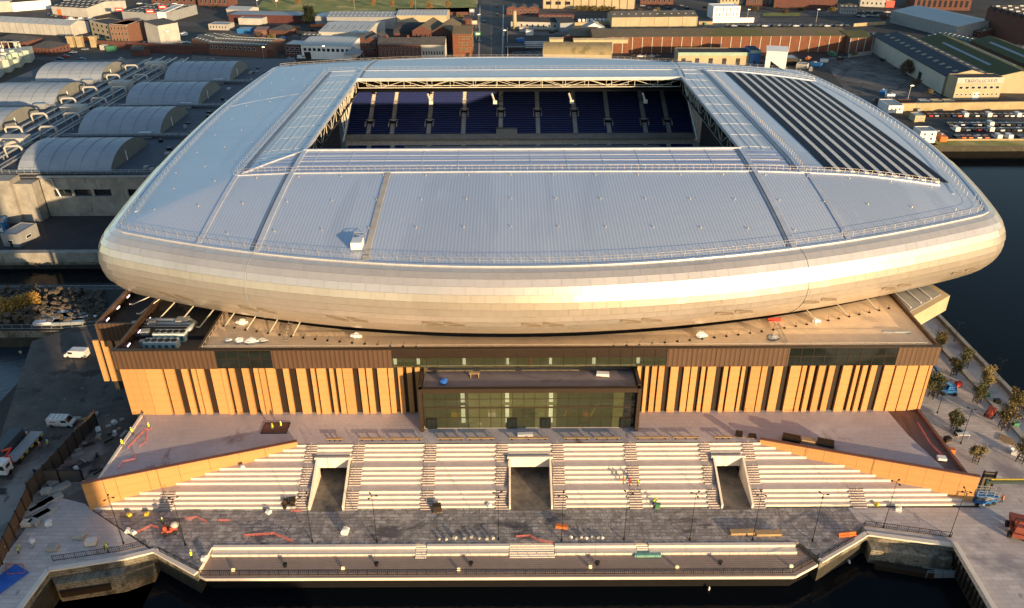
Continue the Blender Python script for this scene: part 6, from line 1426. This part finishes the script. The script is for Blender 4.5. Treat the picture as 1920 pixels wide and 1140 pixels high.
ppl = [((281,806),5.5,-1.5,'stand',Y_,white,'person in yellow vest standing by the red netting on the left deck'),
 ((250,816),5.5,2.3,'bend',Y_,white,'person in yellow vest bending at the left deck edge, further back'),
 ((231,838),5.5,2.2,'stand',Y_,white,'person in yellow vest standing at the left deck edge, nearer'),
 ((512,808),5.5,0,'stand',Y_,yellowm,'person in yellow kneeling place beside the dark pit, left of the pair'),
 ((528,804),5.5,3,'stand',Y_,white,'person in yellow vest at the right corner of the dark pit'),
 ((77,842),0,.4,'walk',O_,white,'person in orange vest walking near the flatbed lorry'),
 ((92,838),0,.4,'walk',Y_,white,'person in yellow vest walking behind the one in orange'),
 ((40,826),0,1,'stand',O_,redm,'person in orange behind the flatbed lorry, left'),
 ((54,823),0,1,'stand',O_,white,'person in orange with white helmet behind the flatbed lorry, right'),
 ((197,1030),0,0,'bend',Y_,yellowm,'person in bright yellow bending over tools beside the lower left lock'),
 ((203,1036),0,.5,'stand',Y_,white,'second person in yellow beside the tools at the lower left lock'),
 ((307,985),0,-.5,'stand',Y_,white,'person with pale helmet standing left of the cement mixer'),
 ((360,1048),0,1.8,'bend',Y_,white,'person in yellow vest crouching above the left end of the timber promenade'),
 ((8,1038),0,0,'bend',Y_,white,'person in yellow vest bending at the far lower left'),
 ((35,1038),0,.6,'bend',Y_,yellowm,'person in yellow vest among white sacks at lower left'),
 ((1168,908),2.3,0,'stand',O_,orangem,'person in orange on the terrace steps, left of three'),
 ((1180,912),2.3,.2,'stand',mat('red_cloth', (.6,.06,.05)),redm,'person in red on the terrace steps, middle of three'),
 ((1195,912),2.3,-.3,'stand',Y_,white,'person in yellow on the terrace steps, right of three'),
 ((1225,946),.46,.2,'bend',Y_,yellowm,'person in yellow vest near the foot of the terrace behind the dark cart'),
 ((1877,943),0,2.6,'walk',O_,redm,'person walking alone on the plaza right of the blue lift'),
 ((24,1003),0,.3,'bend',O_,white,'person in orange bending beside the concrete slabs at lower left')]
for a in ppl: person(*a)
# --- near vans
def near_van(at, rz, label, stripes=True):
    r_ = thing('van', label, 'van', (*P(*at), .03), rz)
    b = MB(); w_ = .98; pr = [(-2.6,.4),(-2.6,1.95),(-2.5,2.1),(1.0,2.1),(1.35,2.0),(2.0,1.25),(2.55,1.05),(2.65,.7),(2.65,.4)]
    b.add([(x,-w_,z) for x,z in pr] + [(x,w_,z) for x,z in pr], [tuple(reversed(range(9))), tuple(range(9,18))][::-1] + [(i,(i+1)%9,9+(i+1)%9,9+i) for i in range(9)]); ob = b.build('body', cols_['white'], r_, local=True)
    MB().add([(1.36,-.85,1.97),(1.98,-.88,1.28),(1.98,.88,1.28),(1.36,.85,1.97)], [(0,1,2,3)]).build('windscreen', windk, r_, local=True).location = (.03,0,.02)
    for s_ in (-1,1): MB().box(.45,s_*.985-.01,1.25,1.55,s_*.985+.01,1.8).build('side_window', windk, r_, local=True)
    for x in (-1.75,1.75):
        for s_ in (-1,1):
            b = MB(); n = 12; c = [(x+.36*math.cos(2*math.pi*i/n), s_*1.0, .36+.36*math.sin(2*math.pi*i/n)) for i in range(n)]; d = [(p[0],s_*.75,p[2]) for p in c]
            b.add(c+d, [tuple(range(n)),tuple(range(n,2*n))]+[(i,(i+1)%n,n+(i+1)%n,n+i) for i in range(n)]); b.build('wheel', tyre, r_, local=True)
    for y in (-.7,.7): MB().box(2.6,y-.16,.75,2.68,y+.16,.95).build('headlight', skylm, r_, local=True)
    MB().box(2.62,-.95,.35,2.75,.95,.6).build('bumper', blackm, r_, local=True)
    if stripes:
        for k in range(6): MB().add([(-2.3+k*.45,-.99,.5),(-2.08+k*.45,-.99,.5),(-1.95+k*.45,-.99,.85),(-2.17+k*.45,-.99,.85)], [(0,1,2,3)]).build('chevron', redm, r_, local=True)
        MB().box(-1.9,-.995,1.3,-.6,-.985,1.5).build('red_lettering', redm, r_, local=True)
        for k in range(4): MB().box(-2.2+k*.9,-.8,2.1,-2.1+k*.9,.8,2.16).build('roof_bar', grey, r_, local=True)
    return r_
near_van((118,797), R(-2), 'white works van with red side markings parked in the shaded yard')
near_van((146,669), R(176), 'plain white van parked near the shaded wing of the stadium', False)
# --- flatbed lorry
lx, ly = P(40,855); t = thing('flatbed_lorry', 'white-cabbed flatbed lorry with red crane arm at the left edge', 'lorry', (lx, ly, .03), R(267))
MB().box(-6,-1.25,1.1,3.2,1.25,1.35).build('flatbed', grey, t, local=True); MB().prism([(4.2,-1.25),(6.3,-1.2),(6.3,1.2),(4.2,1.25)], .6, 3.1).build('cab', cols_['white'], t, local=True)
MB().box(6.31,-1.1,1.7,6.35,1.1,2.7).build('windscreen', windk, t, local=True); MB().box(4.7,-1.27,1.8,5.8,1.27,2.5).build('side_window', windk, t, local=True)
b = MB(); b.rbox(3.7,0,1.1,.7,1.6,1.6); b.bar((3.7,0,2.7),(2.0,.3,3.6),.3); b.bar((2.0,.3,3.6),(3.4,-.6,3.9),.25); b.build('crane_arm', redm, t, local=True)
for x in (-4.8,-3.5,2.2,5.2):
    for s_ in (-1,1):
        b = MB(); n = 12; c = [(x+.5*math.cos(2*math.pi*i/n), s_*1.25, .5+.5*math.sin(2*math.pi*i/n)) for i in range(n)]; d = [(p[0],s_*.9,p[2]) for p in c]
        b.add(c+d, [tuple(range(n)),tuple(range(n,2*n))]+[(i,(i+1)%n,n+(i+1)%n,n+i) for i in range(n)]); b.build('wheel', tyre, t, local=True)
for k in range(5): MB().box(-5.8+k*1.7,1.26,.7,-5.0+k*1.7,1.32,1.1).build('side_marker', yellowm, t, local=True)
t = thing('box_truck', 'dark grey box container standing behind the flatbed lorry', 'container', (*P(20,843), .03), R(267)); MB().box(-3.4,-1.25,.2,3.4,1.25,2.6).build('container_body', darkcont, t, local=True)
for k in range(12): MB().box(-3.3+k*.58,-1.3,.3,-3.05+k*.58,1.3,2.5).build('rib', darkcont, t, local=True)
MB().box(-3.45,-1.3,2.6,3.45,1.3,2.7).build('lid', darkcont, t, local=True)
# --- scissor lift, boom lifts
def scissor(at, rz, label, m=bluem, h=1.2, z=.03):
    r_ = thing('scissor_lift', label, 'lift', (*P(*at), z), rz); MB().box(-1.4,-.7,.35,1.4,.7,1.0).build('chassis', m, r_, local=True)
    b = MB()
    for k in range(3):
        for s_ in (-.45,.45): b.bar((-1.2,s_,1.0+k*h/3),(1.2,s_,1.0+(k+1)*h/3),.09); b.bar((1.2,s_,1.0+k*h/3),(-1.2,s_,1.0+(k+1)*h/3),.09)
    b.build('scissor_arms', grey, r_, local=True)
    MB().box(-1.5,-.75,1.0+h,1.5,.75,1.12+h).build('platform', m, r_, local=True)
    b = MB(); z0 = 1.1+h
    for x in (-1.45,0,1.45):
        for y in (-.7,.7): b.bar((x,y,z0),(x,y,z0+1.1),.06)
    for z in (z0+.55,z0+1.1):
        b.bar((-1.45,-.7,z),(1.45,-.7,z),.06); b.bar((-1.45,.7,z),(1.45,.7,z),.06); b.bar((-1.45,-.7,z),(-1.45,.7,z),.06); b.bar((1.45,-.7,z),(1.45,.7,z),.06)
    b.build('guard_rail', steelg, r_, local=True)
    for x in (-1,1):
        for y in (-.7,.7): b = MB(); b.tube([(x,y-.12,.35),(x,y+.12,.35)], .35, 10); b.build('wheel', tyre, r_, local=True)
    return r_
scissor((1838,944), R(-3), 'blue scissor lift parked beside the right orange wing wall'); scissor((1848,941), R(-3), 'second blue scissor lift tucked against the first one', bluem, .6)
def machine(at, rz, label, m, cat='machine', s_=1.0, z=.03, name='dumper'):
    r_ = thing(name, label, cat, (*P(*at, z), z), rz); r_.scale = (s_,)*3
    MB().prism([(-1.3,-.6),(1.1,-.6),(1.1,.6),(-1.3,.6)], .45, .95).build('chassis', m, r_, local=True)
    MB().rbox(.75,0,.9,1.1,1.3,.7,taper=1.15).build('skip_bucket', m, r_, local=True); MB().rbox(-.7,0,.95,.7,.9,.75,taper=.85).build('engine_cover', m, r_, local=True)
    b = MB(); b.bar((-.25,-.5,.9),(-.25,-.5,2.2),.07); b.bar((-.25,.5,.9),(-.25,.5,2.2),.07); b.bar((-.25,-.5,2.2),(-.25,.5,2.2),.07); b.build('roll_bar', blackm, r_, local=True)
    MB().rbox(-.3,0,.95,.35,.4,.35).build('seat', blackm, r_, local=True)
    for x in (-.85,.8):
        for y in (-.72,.72): b = MB(); b.tube([(x,y-.14,.4),(x,y+.14,.4)], .4, 10); b.build('wheel', tyre, r_, local=True)
    return r_
machine((1855,780), .8, 'red compact dumper on the tree plaza near the third tree pair', mat('faded_red', (.35,.07,.05)), s_=1.0)
machine((320,998), .3, 'red and pale concrete mixer dumper near the left lock', MATS['faded_red'], s_=1.0, name='mixer')
o = MB().ell((0,0,0),(.75,.6,.6),10,6).build('mixer_drum', offw, C.objects[-1] if 0 else None, loc=(0,0,0), local=True, smooth=True); o.location = (*P(327,984,1.8),1.8); tag(o, 'pale rounded mixer drum on top of the red dumper by the left lock', 'drum')
machine((1903,1000), 1.2, 'dark red loader at the right edge of the plaza', mat('dull_red', (.25,.06,.04)), s_=1.6, name='loader')
machine((543,948), .2, 'small dark roller by the foot of the terrace, left of centre', brownsteel, s_=.9, name='roller'); C.objects[-1]
def telehandler(at, rz, label, m=bluem, L=6):
    r_ = thing('boom_lift', label, 'lift', (*P(*at), .03), rz); MB().prism([(-1.6,-.9),(1.6,-.9),(1.6,.9),(-1.6,.9)], .4, 1.2).build('chassis', m, r_, local=True); MB().rbox(-.6,0,1.2,1.8,1.2,.8,taper=.85).build('turret', m, r_, local=True)
    b = MB(); b.bar((-1,0,1.8),(L*.6,0,3.2),.35,.4); b.build('boom', m, r_, local=True); b = MB(); b.bar((L*.6,0,3.2),(L*.6+.8,0,1.6),.25); b.build('jib', m, r_, local=True)
    b = MB(); x = L*.6+1; 
    for z in (1.0,1.6,2.1):
        for p,q in (((x,-.7),(x+1,-.7)),((x+1,-.7),(x+1,.7)),((x+1,.7),(x,.7)),((x,.7),(x,-.7))): b.bar((*p,z),(*q,z),.06)
    b.build('basket', grey, r_, local=True)
    for xx in (-1.2,1.2):
        for y in (-.95,.95): b = MB(); b.tube([(xx,y-.15,.45),(xx,y+.15,.45)], .45, 10); b.build('wheel', tyre, r_, local=True)
telehandler((1758,718), R(100), 'blue boom lift close to the right corner of the orange facade'); telehandler((1776,737), R(170), 'low blue lift lying on the plaza in front of the other boom lift', bluem, 3)
# --- sacks, pallets, barriers, crates
rs = random.Random(5)
def sack(at, z, label, m=white, s_=1.0, group=None):
    r_ = thing('bulk_bag', label, 'bag', (*P(*at, z), z+.01), rs.uniform(0,3), group)
    s_ *= .72; b = MB(); n = 6; vs = []
    for k, (hh, rr) in enumerate(((0,.42),(.2,.52),(.55,.54),(.8,.45),(.86,.25))):
        for i in range(8): a = 2*math.pi*i/8; q = rr*(1.25 if i % 2 else .88)*rs.uniform(.88,1.12); vs.append((q*math.cos(a)*s_, q*math.sin(a)*s_, hh*s_))
    fs = [(k*8+i, k*8+(i+1)%8, (k+1)*8+(i+1)%8, (k+1)*8+i) for k in range(4) for i in range(8)] + [tuple(32+i for i in range(8))]
    b.add(vs, fs); b.build('bag_body', m, r_, local=True)
    b = MB()
    for sx in (-.3,.3): b.tube([(sx*s_,-.3*s_,.75*s_),(sx*s_,-.1*s_,1.0*s_),(sx*s_,.2*s_,.95*s_),(sx*s_,.3*s_,.75*s_)], .03*s_, 4)
    b.build('lifting_loop', m, r_, local=True); return r_
def pallet(at, z, label, w_=1.2, d=1.0, load=None, lm_=concrete, h=.5, rz=None, group=None):
    r_ = thing('pallet', label, 'pallet', (*P(*at, z), z+.01), rs.uniform(-.3,.3) if rz is None else rz, group)
    for k in range(5): MB().box(-w_/2,-d/2+k*d/5,.1,w_/2,-d/2+k*d/5+d/7,.14).build('board', wood, r_, local=True)
    for x in (-w_/2+.05,0,w_/2-.05): MB().box(x-.05,-d/2,0,x+.05,d/2,.1).build('bearer', wood, r_, local=True)
    if load: 
        for k in range(load): MB().rbox(rs.uniform(-.04,.04),0,.14+k*h/load,w_*.92,d*.9,h/load-.02,rs.uniform(-.04,.04)).build('stacked_load', lm_, r_, local=True)
    return r_
def netting(pts, z, label, h=.6, m=netm):
    q = [P(*p, z) for p in pts]; r_ = thing('barrier_netting', label, 'barrier', (*q[0], z)); x0, y0 = q[0]
    for a, c in zip(q[:-1], q[1:]):
        b = MB(); n = max(2, int(math.dist(a,c)/.5))
        for k in range(n+1):
            x = a[0]+(c[0]-a[0])*k/n-x0; y = a[1]+(c[1]-a[1])*k/n-y0; b.bar((x,y,0),(x,y,h*rs.uniform(.4,1.05)),.03)
        for zz in (.15,.28,.42,h*.9): b.bar((a[0]-x0,a[1]-y0,zz+rs.uniform(-.08,.08)),(c[0]-x0,c[1]-y0,zz+rs.uniform(-.12,.12)),.035)
        b.build('net_panel', m, r_, local=True)
    return r_
netting([(240,842),(273,808),(285,806)], 5.5, 'long run of red plastic barrier mesh on the left deck'); netting([(262,840),(275,828),(277,812)], 5.5, 'short bent red mesh barrier beside the long one on the left deck')
netting([(222,882),(233,868),(254,864),(253,850)], 5.5, 'stepped red mesh barrier near the left wing wall on the deck')
netting([(348,975),(370,972),(388,980)], 0, 'red mesh barrier on the promenade right of the cement mixer'); netting([(410,978),(432,978)], 0, 'short red mesh barrier in the middle of the left promenade')
netting([(458,1006),(515,1003),(550,1017)], 0, 'curving red mesh barrier on the wet promenade setts, lower left centre'); netting([(258,1000),(285,988),(300,992)], 0, 'sagging orange mesh barrier beside the lower left lock'); 
netting([(968,1008),(992,1006),(1010,1015),(1036,1020)], 0, 'collapsed red mesh barrier above the wide promenade steps'); netting([(12,1060),(45,1062),(48,1078),(15,1080),(12,1060)], 0, 'square pen of red mesh barriers at the lower left corner')
netting([(546,960),(566,960)], 0, 'small red mesh barrier by the left terrace opening'); netting([(1720,795),(1745,835),(1770,860)], 5.5, 'red mesh barrier along the right deck edge'); netting([(1712,596),(1718,640)], 0, 'red netting beside the pointed canopy on the plaza'); netting([(1905,772),(1918,790)], 0, 'red netting at the right edge near the third tree pair')
for i, (x, y, t_) in enumerate(((1577,1006,'left'),(1588,1005,'middle'),(1599,1004,'right'))):
    o = MB().prism([(-.5,-.25),(.5,-.25),(.5,.25),(-.5,.25)], 0, .35).box(-.5,-.1,.35,.5,.1,.85).build('road_barrier', orangem, None, loc=(0,0,0), local=True); o.location = (*P(x,y),.04); o.rotation_euler.z = .05; tag(o, '%s orange plastic barrier block near the right end of the promenade' % t_, 'barrier')
sk = [((241,998),0,'white bulk bag right of the lower left lamp post, left one',1.2),((251,1001),0,'dirty white bulk bag right of the lower left lamp post, right one',1.1),((92,985),0,'big round pale bulk bag beside the slabs at lower left',1.5),((60,1018),0,'white bulk bag near the left fence base',1.2),
 ((243,968),0,'yellowish tub bag at the foot of the left terrace, left one',1.0),((276,966),0,'yellowish tub bag at the foot of the left terrace, right one',1.0),((504,963),0,'white sack at the foot of the terrace left of the first opening',1.2),((648,1000),0,'large pale bag on the wet promenade left of centre',1.7),((383,1050),0,'white bag at the left end of the promenade seating',1.2),
 ((455,878),3.6,'round pale tub on the left terrace landing',1.1),((1643,948),.2,'yellow-green bin bag on the lower right terrace steps',1.0),((1684,958),0,'bright white sack at the foot of the right terrace',1.4),((899,797),5.5,'small white cube bag in front of the glass entrance',.9),((793,803),5.5,'pale heap of bags beside the left leg of the entrance frame',1.0),
 ((917,950),.2,'white box bag at the foot of the terrace left of the middle opening',1.1),((215,795),0,'white bulk bag in the shaded strip beside the stadium, right',1.4),((185,808),0,'white bulk bag in the shaded strip beside the stadium, left',1.5),((216,812),0,'small white bag in the shaded strip nearer the deck',1.0),((143,880),0,'white bag in the shaded strip behind the left gate',1.1),
 ((1893,845),0,'white bulk bag at the right edge beside the last tree',1.4),((1900,852),0,'second white bulk bag at the right edge, nearer',1.2),((1750,775),0,'white bag against the base of the right facade corner',1.1),((1742,662),0,'pale bag on the plaza beside the pointed canopy',1.0)]
for a in sk: sack(a[0], a[1], a[2], yellowm if 'yellow' in a[2] else white, a[3])
for i in range(8): sack((825+i*13.5+ (6 if i > 2 else 0)+rs.uniform(-2.5,2.5), 1010+rs.uniform(-2,3)), 0, 'white sack in the row above the promenade seating, %s from the left' % ORD[i], offw, rs.uniform(.55,.95), 'white sacks left of the middle steps')
for i in range(7): sack((1072+i*9.5+rs.uniform(-2,2), 1008+rs.uniform(-1,4)), 0, 'small pale sack in the row right of the wide steps, %s from the left' % ORD[i], [white, grey, offw][i % 3], .65, 'small sacks right of the wide steps')
for i, (x, y, t_) in enumerate(((70,905,'beside the gate, back'),(88,925,'beside the brown fence'),(52,985,'at lower left, left one'),(66,983,'at lower left, right one'),(150,1008,'above the lower left lock'),(172,1020,'by the workers in yellow'),(100,1030,'above the slanting quay corner'))):
    pallet((x,y), 0, 'pallet of pale concrete slabs ' + t_, 1.8, 1.4, 3, [concrete, offw, stepc][i % 3], .8)
for i in range(7):
    x, y = [(78,948),(95,940),(86,962),(72,972),(110,918),(112,900),(64,960)][i]; 
    o = MB().rbox(0,0,0,4.2,1.5,.5).build('paving_slab', concrete, None, loc=(0,0,0), local=True); o.location = (*P(x,y),.03); o.rotation_euler.z = .9; tag(o, 'grey slab block stacked inside the brown fence, %s from the back' % ORD[[5,4,1,0,2,3,6].index(i) if 0 else i], 'slab', 'grey slabs inside the brown fence')
for i, (x, y, t_) in enumerate(((1880,822,'timber pallet stack near the right edge of the plaza'),(1894,828,'second timber pallet stack by the right edge'))): pallet((x,y), 0, t_, 2.4, 1.4, None, rz=.9)
pallet((1483,826), 5.5, 'dark bundle of timbers behind the right wing wall, left one', 3.4, 1.6, 3, blackm, .9, -.35); pallet((1515,830), 5.5, 'pale timber bundle behind the right wing wall, middle', 2.6, 1.2, 2, wood, .7, -.3); pallet((1547,835), 5.5, 'dark bundle of timbers behind the right wing wall, right one', 3.2, 1.6, 3, blackm, .9, -.35)
pallet((1765,862), 5.5, 'white boxes on the right deck near its wet edge', 1.6, 1.2, 2, white, .5); pallet((1385,818), 5.5, 'dark tool pile at the top of the right terrace stairs, left', 1.4, 1.0, 2, blackm, .9); pallet((1410,820), 5.5, 'dark tool pile at the top of the right terrace stairs, right', 1.4, 1.0, 1, blackm, .5)
pallet((820,958), 0, 'dark brown crate stack at the foot of the terrace stairs', 1.6, 1.2, 3, brownsteel, 1.3); pallet((1233,953), 0, 'dark green tool cart at the foot of the terrace', .9, .7, 2, greenp, 1.0); pallet((1053,990), 0, 'orange and white boxes against a promenade lamp post', 2.2, .8, 2, orangem, .5); pallet((985,817), 5.5, 'dark and white rubble sacks behind the middle bench', 3.2, 1, 2, white, .4)
for i, (x, y) in enumerate(((1392,1000),(1440,1002))): pallet((x,y), 0, 'long pale timber stack on the promenade, %s one' % ['left','right'][i], 4.6, 1.2, 2, wood, .4, 0)
t = thing('excavation_pit', 'dark square pit opened in the left deck paving', 'pit', (*P(517,803,5.5), 5.52)); MB().box(-2.4,-1.6,0,2.4,1.6,.03).build('pit_soil', deckdark, t, local=True)
for x0,y0,x1,y1 in ((-2.5,-1.7,2.5,-1.6),(-2.5,1.6,2.5,1.7),(-2.5,-1.6,-2.4,1.6),(2.4,-1.6,2.5,1.6)): MB().box(x0,y0,0,x1,y1,.12).build('pit_edge', brownsteel, t, local=True)
# blue tarpaulin and blue sacks at the lower left
o = MB().rbox(0,0,0,3.4,6.2,.35,.0).build('tarpaulin', bluetarp, None, loc=(0,0,0), local=True); o.location = (*P(8,1092),.02); o.rotation_euler.z = -.5; tag(o, 'bright blue tarpaulin on the ground at the lower left edge', 'tarpaulin')
o = MB().ell((0,0,.5),(.9,.7,.6),8,5,jit=.15).build('blue_bag', bluetarp, None, loc=(0,0,0), local=True); o.location = (*P(832,718,15),14.9); tag(o, 'crumpled blue bag on the entrance roof', 'bag')
o = MB().box(-1,-.4,.9,1,.4,1).box(-.8,-.3,0,-.7,.3,.9).box(.7,-.3,0,.8,.3,.9).build('trestle', wood, None, loc=(0,0,0), local=True); o.location = (*P(890,706,15),14.9); tag(o, 'wooden trestle table on the entrance roof', 'trestle')
pallet((1130,704), 14.9, 'leaning boards and white offcuts on the right of the entrance roof', 2.6, 1.2, 2, white, .5)
# small dark and green things on the tree plaza
for i, (x, y, m_, t_) in enumerate(((1848,745,greenp,'green wheeled bin beside the second tree pair'),(1902,800,greenp,'green crate stack near the right edge'),(1795,816,blackm,'black sack beside the lone tree'),(1868,757,blackm,'small black stand left of the red dumper'),(1782,850,orangem,'orange and white cone cluster by the right deck edge'),(1775,828,brownsteel,'small brown drum by the deck edge'),(1796,724,redm,'red cable bundle beside the low blue lift'))):
    pallet((x,y), 0, t_, 1.3, 1.0, 2, m_, 1.0)
t = thing('site_table', 'white topped table under the plaza lamp post', 'table', (*P(1803,820), .03)); MB().box(-1.2,-.6,.9,1.2,.6,1.0).build('table_top', white, t, local=True)
for x in (-1.1,1.1):
    for y in (-.5,.5): MB().box(x-.05,y-.05,0,x+.05,y+.05,.9).build('leg', grey, t, local=True)
# yard debris on the left
for i in range(26):
    x, y = rs.uniform(140,235), rs.uniform(770,890)
    if x > 300-(y-770)*.75: continue
    o = MB().rbox(0,0,0,rs.uniform(.6,2.2),rs.uniform(.3,.9),rs.uniform(.15,.5),0).build('timber_offcut', rs.choice((wood, concrete, brownsteel, grey)), None, loc=(0,0,0), local=True); o.location = (*P(x,y),.03); o.rotation_euler.z = rs.uniform(0,3); tag(o, '%s in the shaded strip left of the deck, %s' % (['short board','thin board','stub of timber','broad block'][i % 4], ['by the fence','by the deck','near the facade','halfway','near the gate','beside the bags','in the mud'][i % 7]), 'debris', 'loose boards in the shaded strip')
for i in range(6):
    x, y = [(105,598),(120,590),(140,594),(95,606),(130,606),(152,601)][i]; 
    o = MB().rbox(0,0,0,7.5,2.2,.8).build('cladding_pack', [steelg, white][i % 2], None, loc=(0,0,0), local=True); o.location = (*P(x,y),.03); o.rotation_euler.z = .1; tag(o, 'pack of sheet metal beside the rubble, ' + ['third from the left','second on the back row','rightmost at the back','leftmost','fourth from the left','rightmost at the front'][i], 'pack', 'packs of sheet metal beside the rubble mound')
for i, (x, y) in enumerate(((75,805),(55,770),(100,760),(40,730),(130,735))):
    pass
o = MB().ell((0,0,.4),(.25,.5,.3),6,4).rbox(0,.4,.5,.2,.5,.05).build('mooring_buoy', white, None, loc=(0,0,0), local=True); o.location = (*P(1591,1056,-4.6),-4.6); tag(o, 'small pale gull-like float on the dark dock water', 'float')
o = MB().ell((0,0,.3),(.2,.25,.5),6,4).build('mooring_buoy', white, None, loc=(0,0,0), local=True); o.location = (*P(1329,1106,-4.6),-4.6); tag(o, 'tiny white buoy on the dock water at the bottom', 'buoy')
o = MB().ell((0,0,.3),(.5,.3,.4),6,4).build('mooring_buoy', cream, None, loc=(0,0,0), local=True); o.location = (*P(39,662,-4.6),-4.6); tag(o, 'pale buoy on the blue harbour water at the left edge', 'buoy')
# --- equipment on the stadium's low front roof
def onroof(name, label, px, py, z, lx_, ly_, h, m, cat, rz=0, extra=None):
    o = thing(name, label, cat, (*P(px,py,z), z), rz); MB().box(-lx_/2,-ly_/2,0,lx_/2,ly_/2,h).build('casing', m, o, local=True)
    if extra:
        for k in range(extra): MB().cyl(-lx_/2+(k+.5)*lx_/extra, 0, h, h+.12, ly_*.3, 10).build('fan', blackm, o, local=True); 
        for k in range(extra): MB().box(-lx_/2+(k+.25)*lx_/extra, -ly_/2-.03, .3, -lx_/2+(k+.75)*lx_/extra, -ly_/2, h*.7).build('vent', mat('teal_vent', (.03,.18,.17)), o, local=True)
    return o
onroof('chiller_unit', 'pale blue chiller with dark fans on the shaded plant roof, rear one', 322, 637, 18.5, 6.2, 1.9, 1.9, mat('pale_blue_casing', (.5,.6,.62)), 'chiller', 0, 5)
onroof('chiller_unit', 'pale blue chiller with dark fans on the shaded plant roof, front one', 305, 652, 18.5, 6.4, 1.9, 1.7, MATS['pale_blue_casing'], 'chiller', 0, 5)
for x, y, w_, h, t_ in ((275,632,1.6,1.6,'pinkish box unit behind the plant roof rail'),(270,648,1.2,1.2,'small grey box unit at the plant roof corner'),(345,610,2.4,1.6,'grey duct box under the left end of the rim'),(258,613,2.2,1.0,'flat pale unit on the wing roof'),(287,615,1.4,1.4,'round-topped white unit on the wing roof')):
    onroof('plant_unit', t_, x, y, 18.5, w_, w_*.8, h, grey, 'plant unit', .1)
b = MB(); x, y = P(335,618,18.5); 
for k in range(3): b.tube([(x-7,y+k,18.9+k*.3),(x+2,y+k,18.9+k*.3),(x+3.2,y-1+k,19.4),(x+3.4,y-3,20.2)], .5, 8)
tag(b.build('duct_run', steelg, smooth=True), 'bundle of grey ducts crossing the shaded plant roof', 'duct')
for i, (x, y, s_, m_, t_) in enumerate(((428,640,1.0,steelg,'pale green box near the left step of the cream roof'),(449,642,1.3,white,'white rubbish heap on the cream roof, left of three'),(472,643,1.5,white,'white rubbish heap on the cream roof, middle of three'),(493,641,1.2,offw,'white rubbish heap on the cream roof, right of three'),(453,607,1.4,white,'white wrapped pack under the rim on the left'),(667,633,1.3,white,'white bin on the cream roof below the rim, left centre'),(1313,632,1.5,white,'round white bag on the cream roof, right of centre'),(1528,604,1.2,white,'white bag on the cream roof further right'),(1447,636,1.5,grey,'grey trolley on the cream roof beside the roof ladder'))):
    o = MB().ell((0,0,s_*.35),(s_*.8,s_*.6,s_*.45),7,4,jit=.25).rbox(s_*.5,.1,0,s_*.8,s_*.5,s_*.4,.4).build('rubbish_pile', m_, None, loc=(0,0,0), local=True); o.location = (*P(x,y,20.02),20.01); tag(o, t_, 'site waste')
b = MB(); p, q = P(1655,622,20), P(1706,624,20); b.bar((*p,20.15),(*q,20.15),.5,.3); tag(b.build('roof_beam', steelg), 'long grey beam lying on the right part of the cream roof', 'beam')
for i, (x, y) in enumerate(((542,618),(1450,620))):
    p = P(x,y-14,20); q = P(x+(-10 if i == 0 else 18),y+24,20); b = MB(); b.bar((*p,20.4),(*q,20.4),.12); b.bar((p[0]+.8,p[1],20.4),(q[0]+.8,q[1],20.4),.12)
    for k in range(8): u = k/7; b.bar((p[0]+(q[0]-p[0])*u,p[1]+(q[1]-p[1])*u,20.4),(p[0]+.8+(q[0]-p[0])*u,p[1]+(q[1]-p[1])*u,20.4),.08)
    tag(b.build('roof_ladder', railm), 'metal step-over ladder on the cream roof, %s one' % ['left','right'][i], 'ladder')
o = MB().box(-1.3,-.1,0,1.3,.1,.7).build('site_hoard', redm, None, loc=(0,0,0), local=True); o.location = (*P(1452,602,20),20.01); tag(o, 'red barrier sheet under the rim on the right of the cream roof', 'barrier')
# white bench-like trestles on the timber promenade and glass stacks
o = MB().box(-2.2,-.5,.05,2.2,.5,.5).build('glass_stack', teal, None, loc=(0,0,0), local=True); o.location = (*P(1214,1041,-.9),-.9); tag(o, 'pale green glass sheets laid at the foot of the narrow promenade steps', 'glass sheets')
o = MB().box(-1.2,-.2,0,1.2,.2,.3).build('dark_plank', blackm, None, loc=(0,0,0), local=True); o.location = (*P(1087,1037,-.9),-.9); tag(o, 'short black plank below the seating right of the wide steps', 'plank')
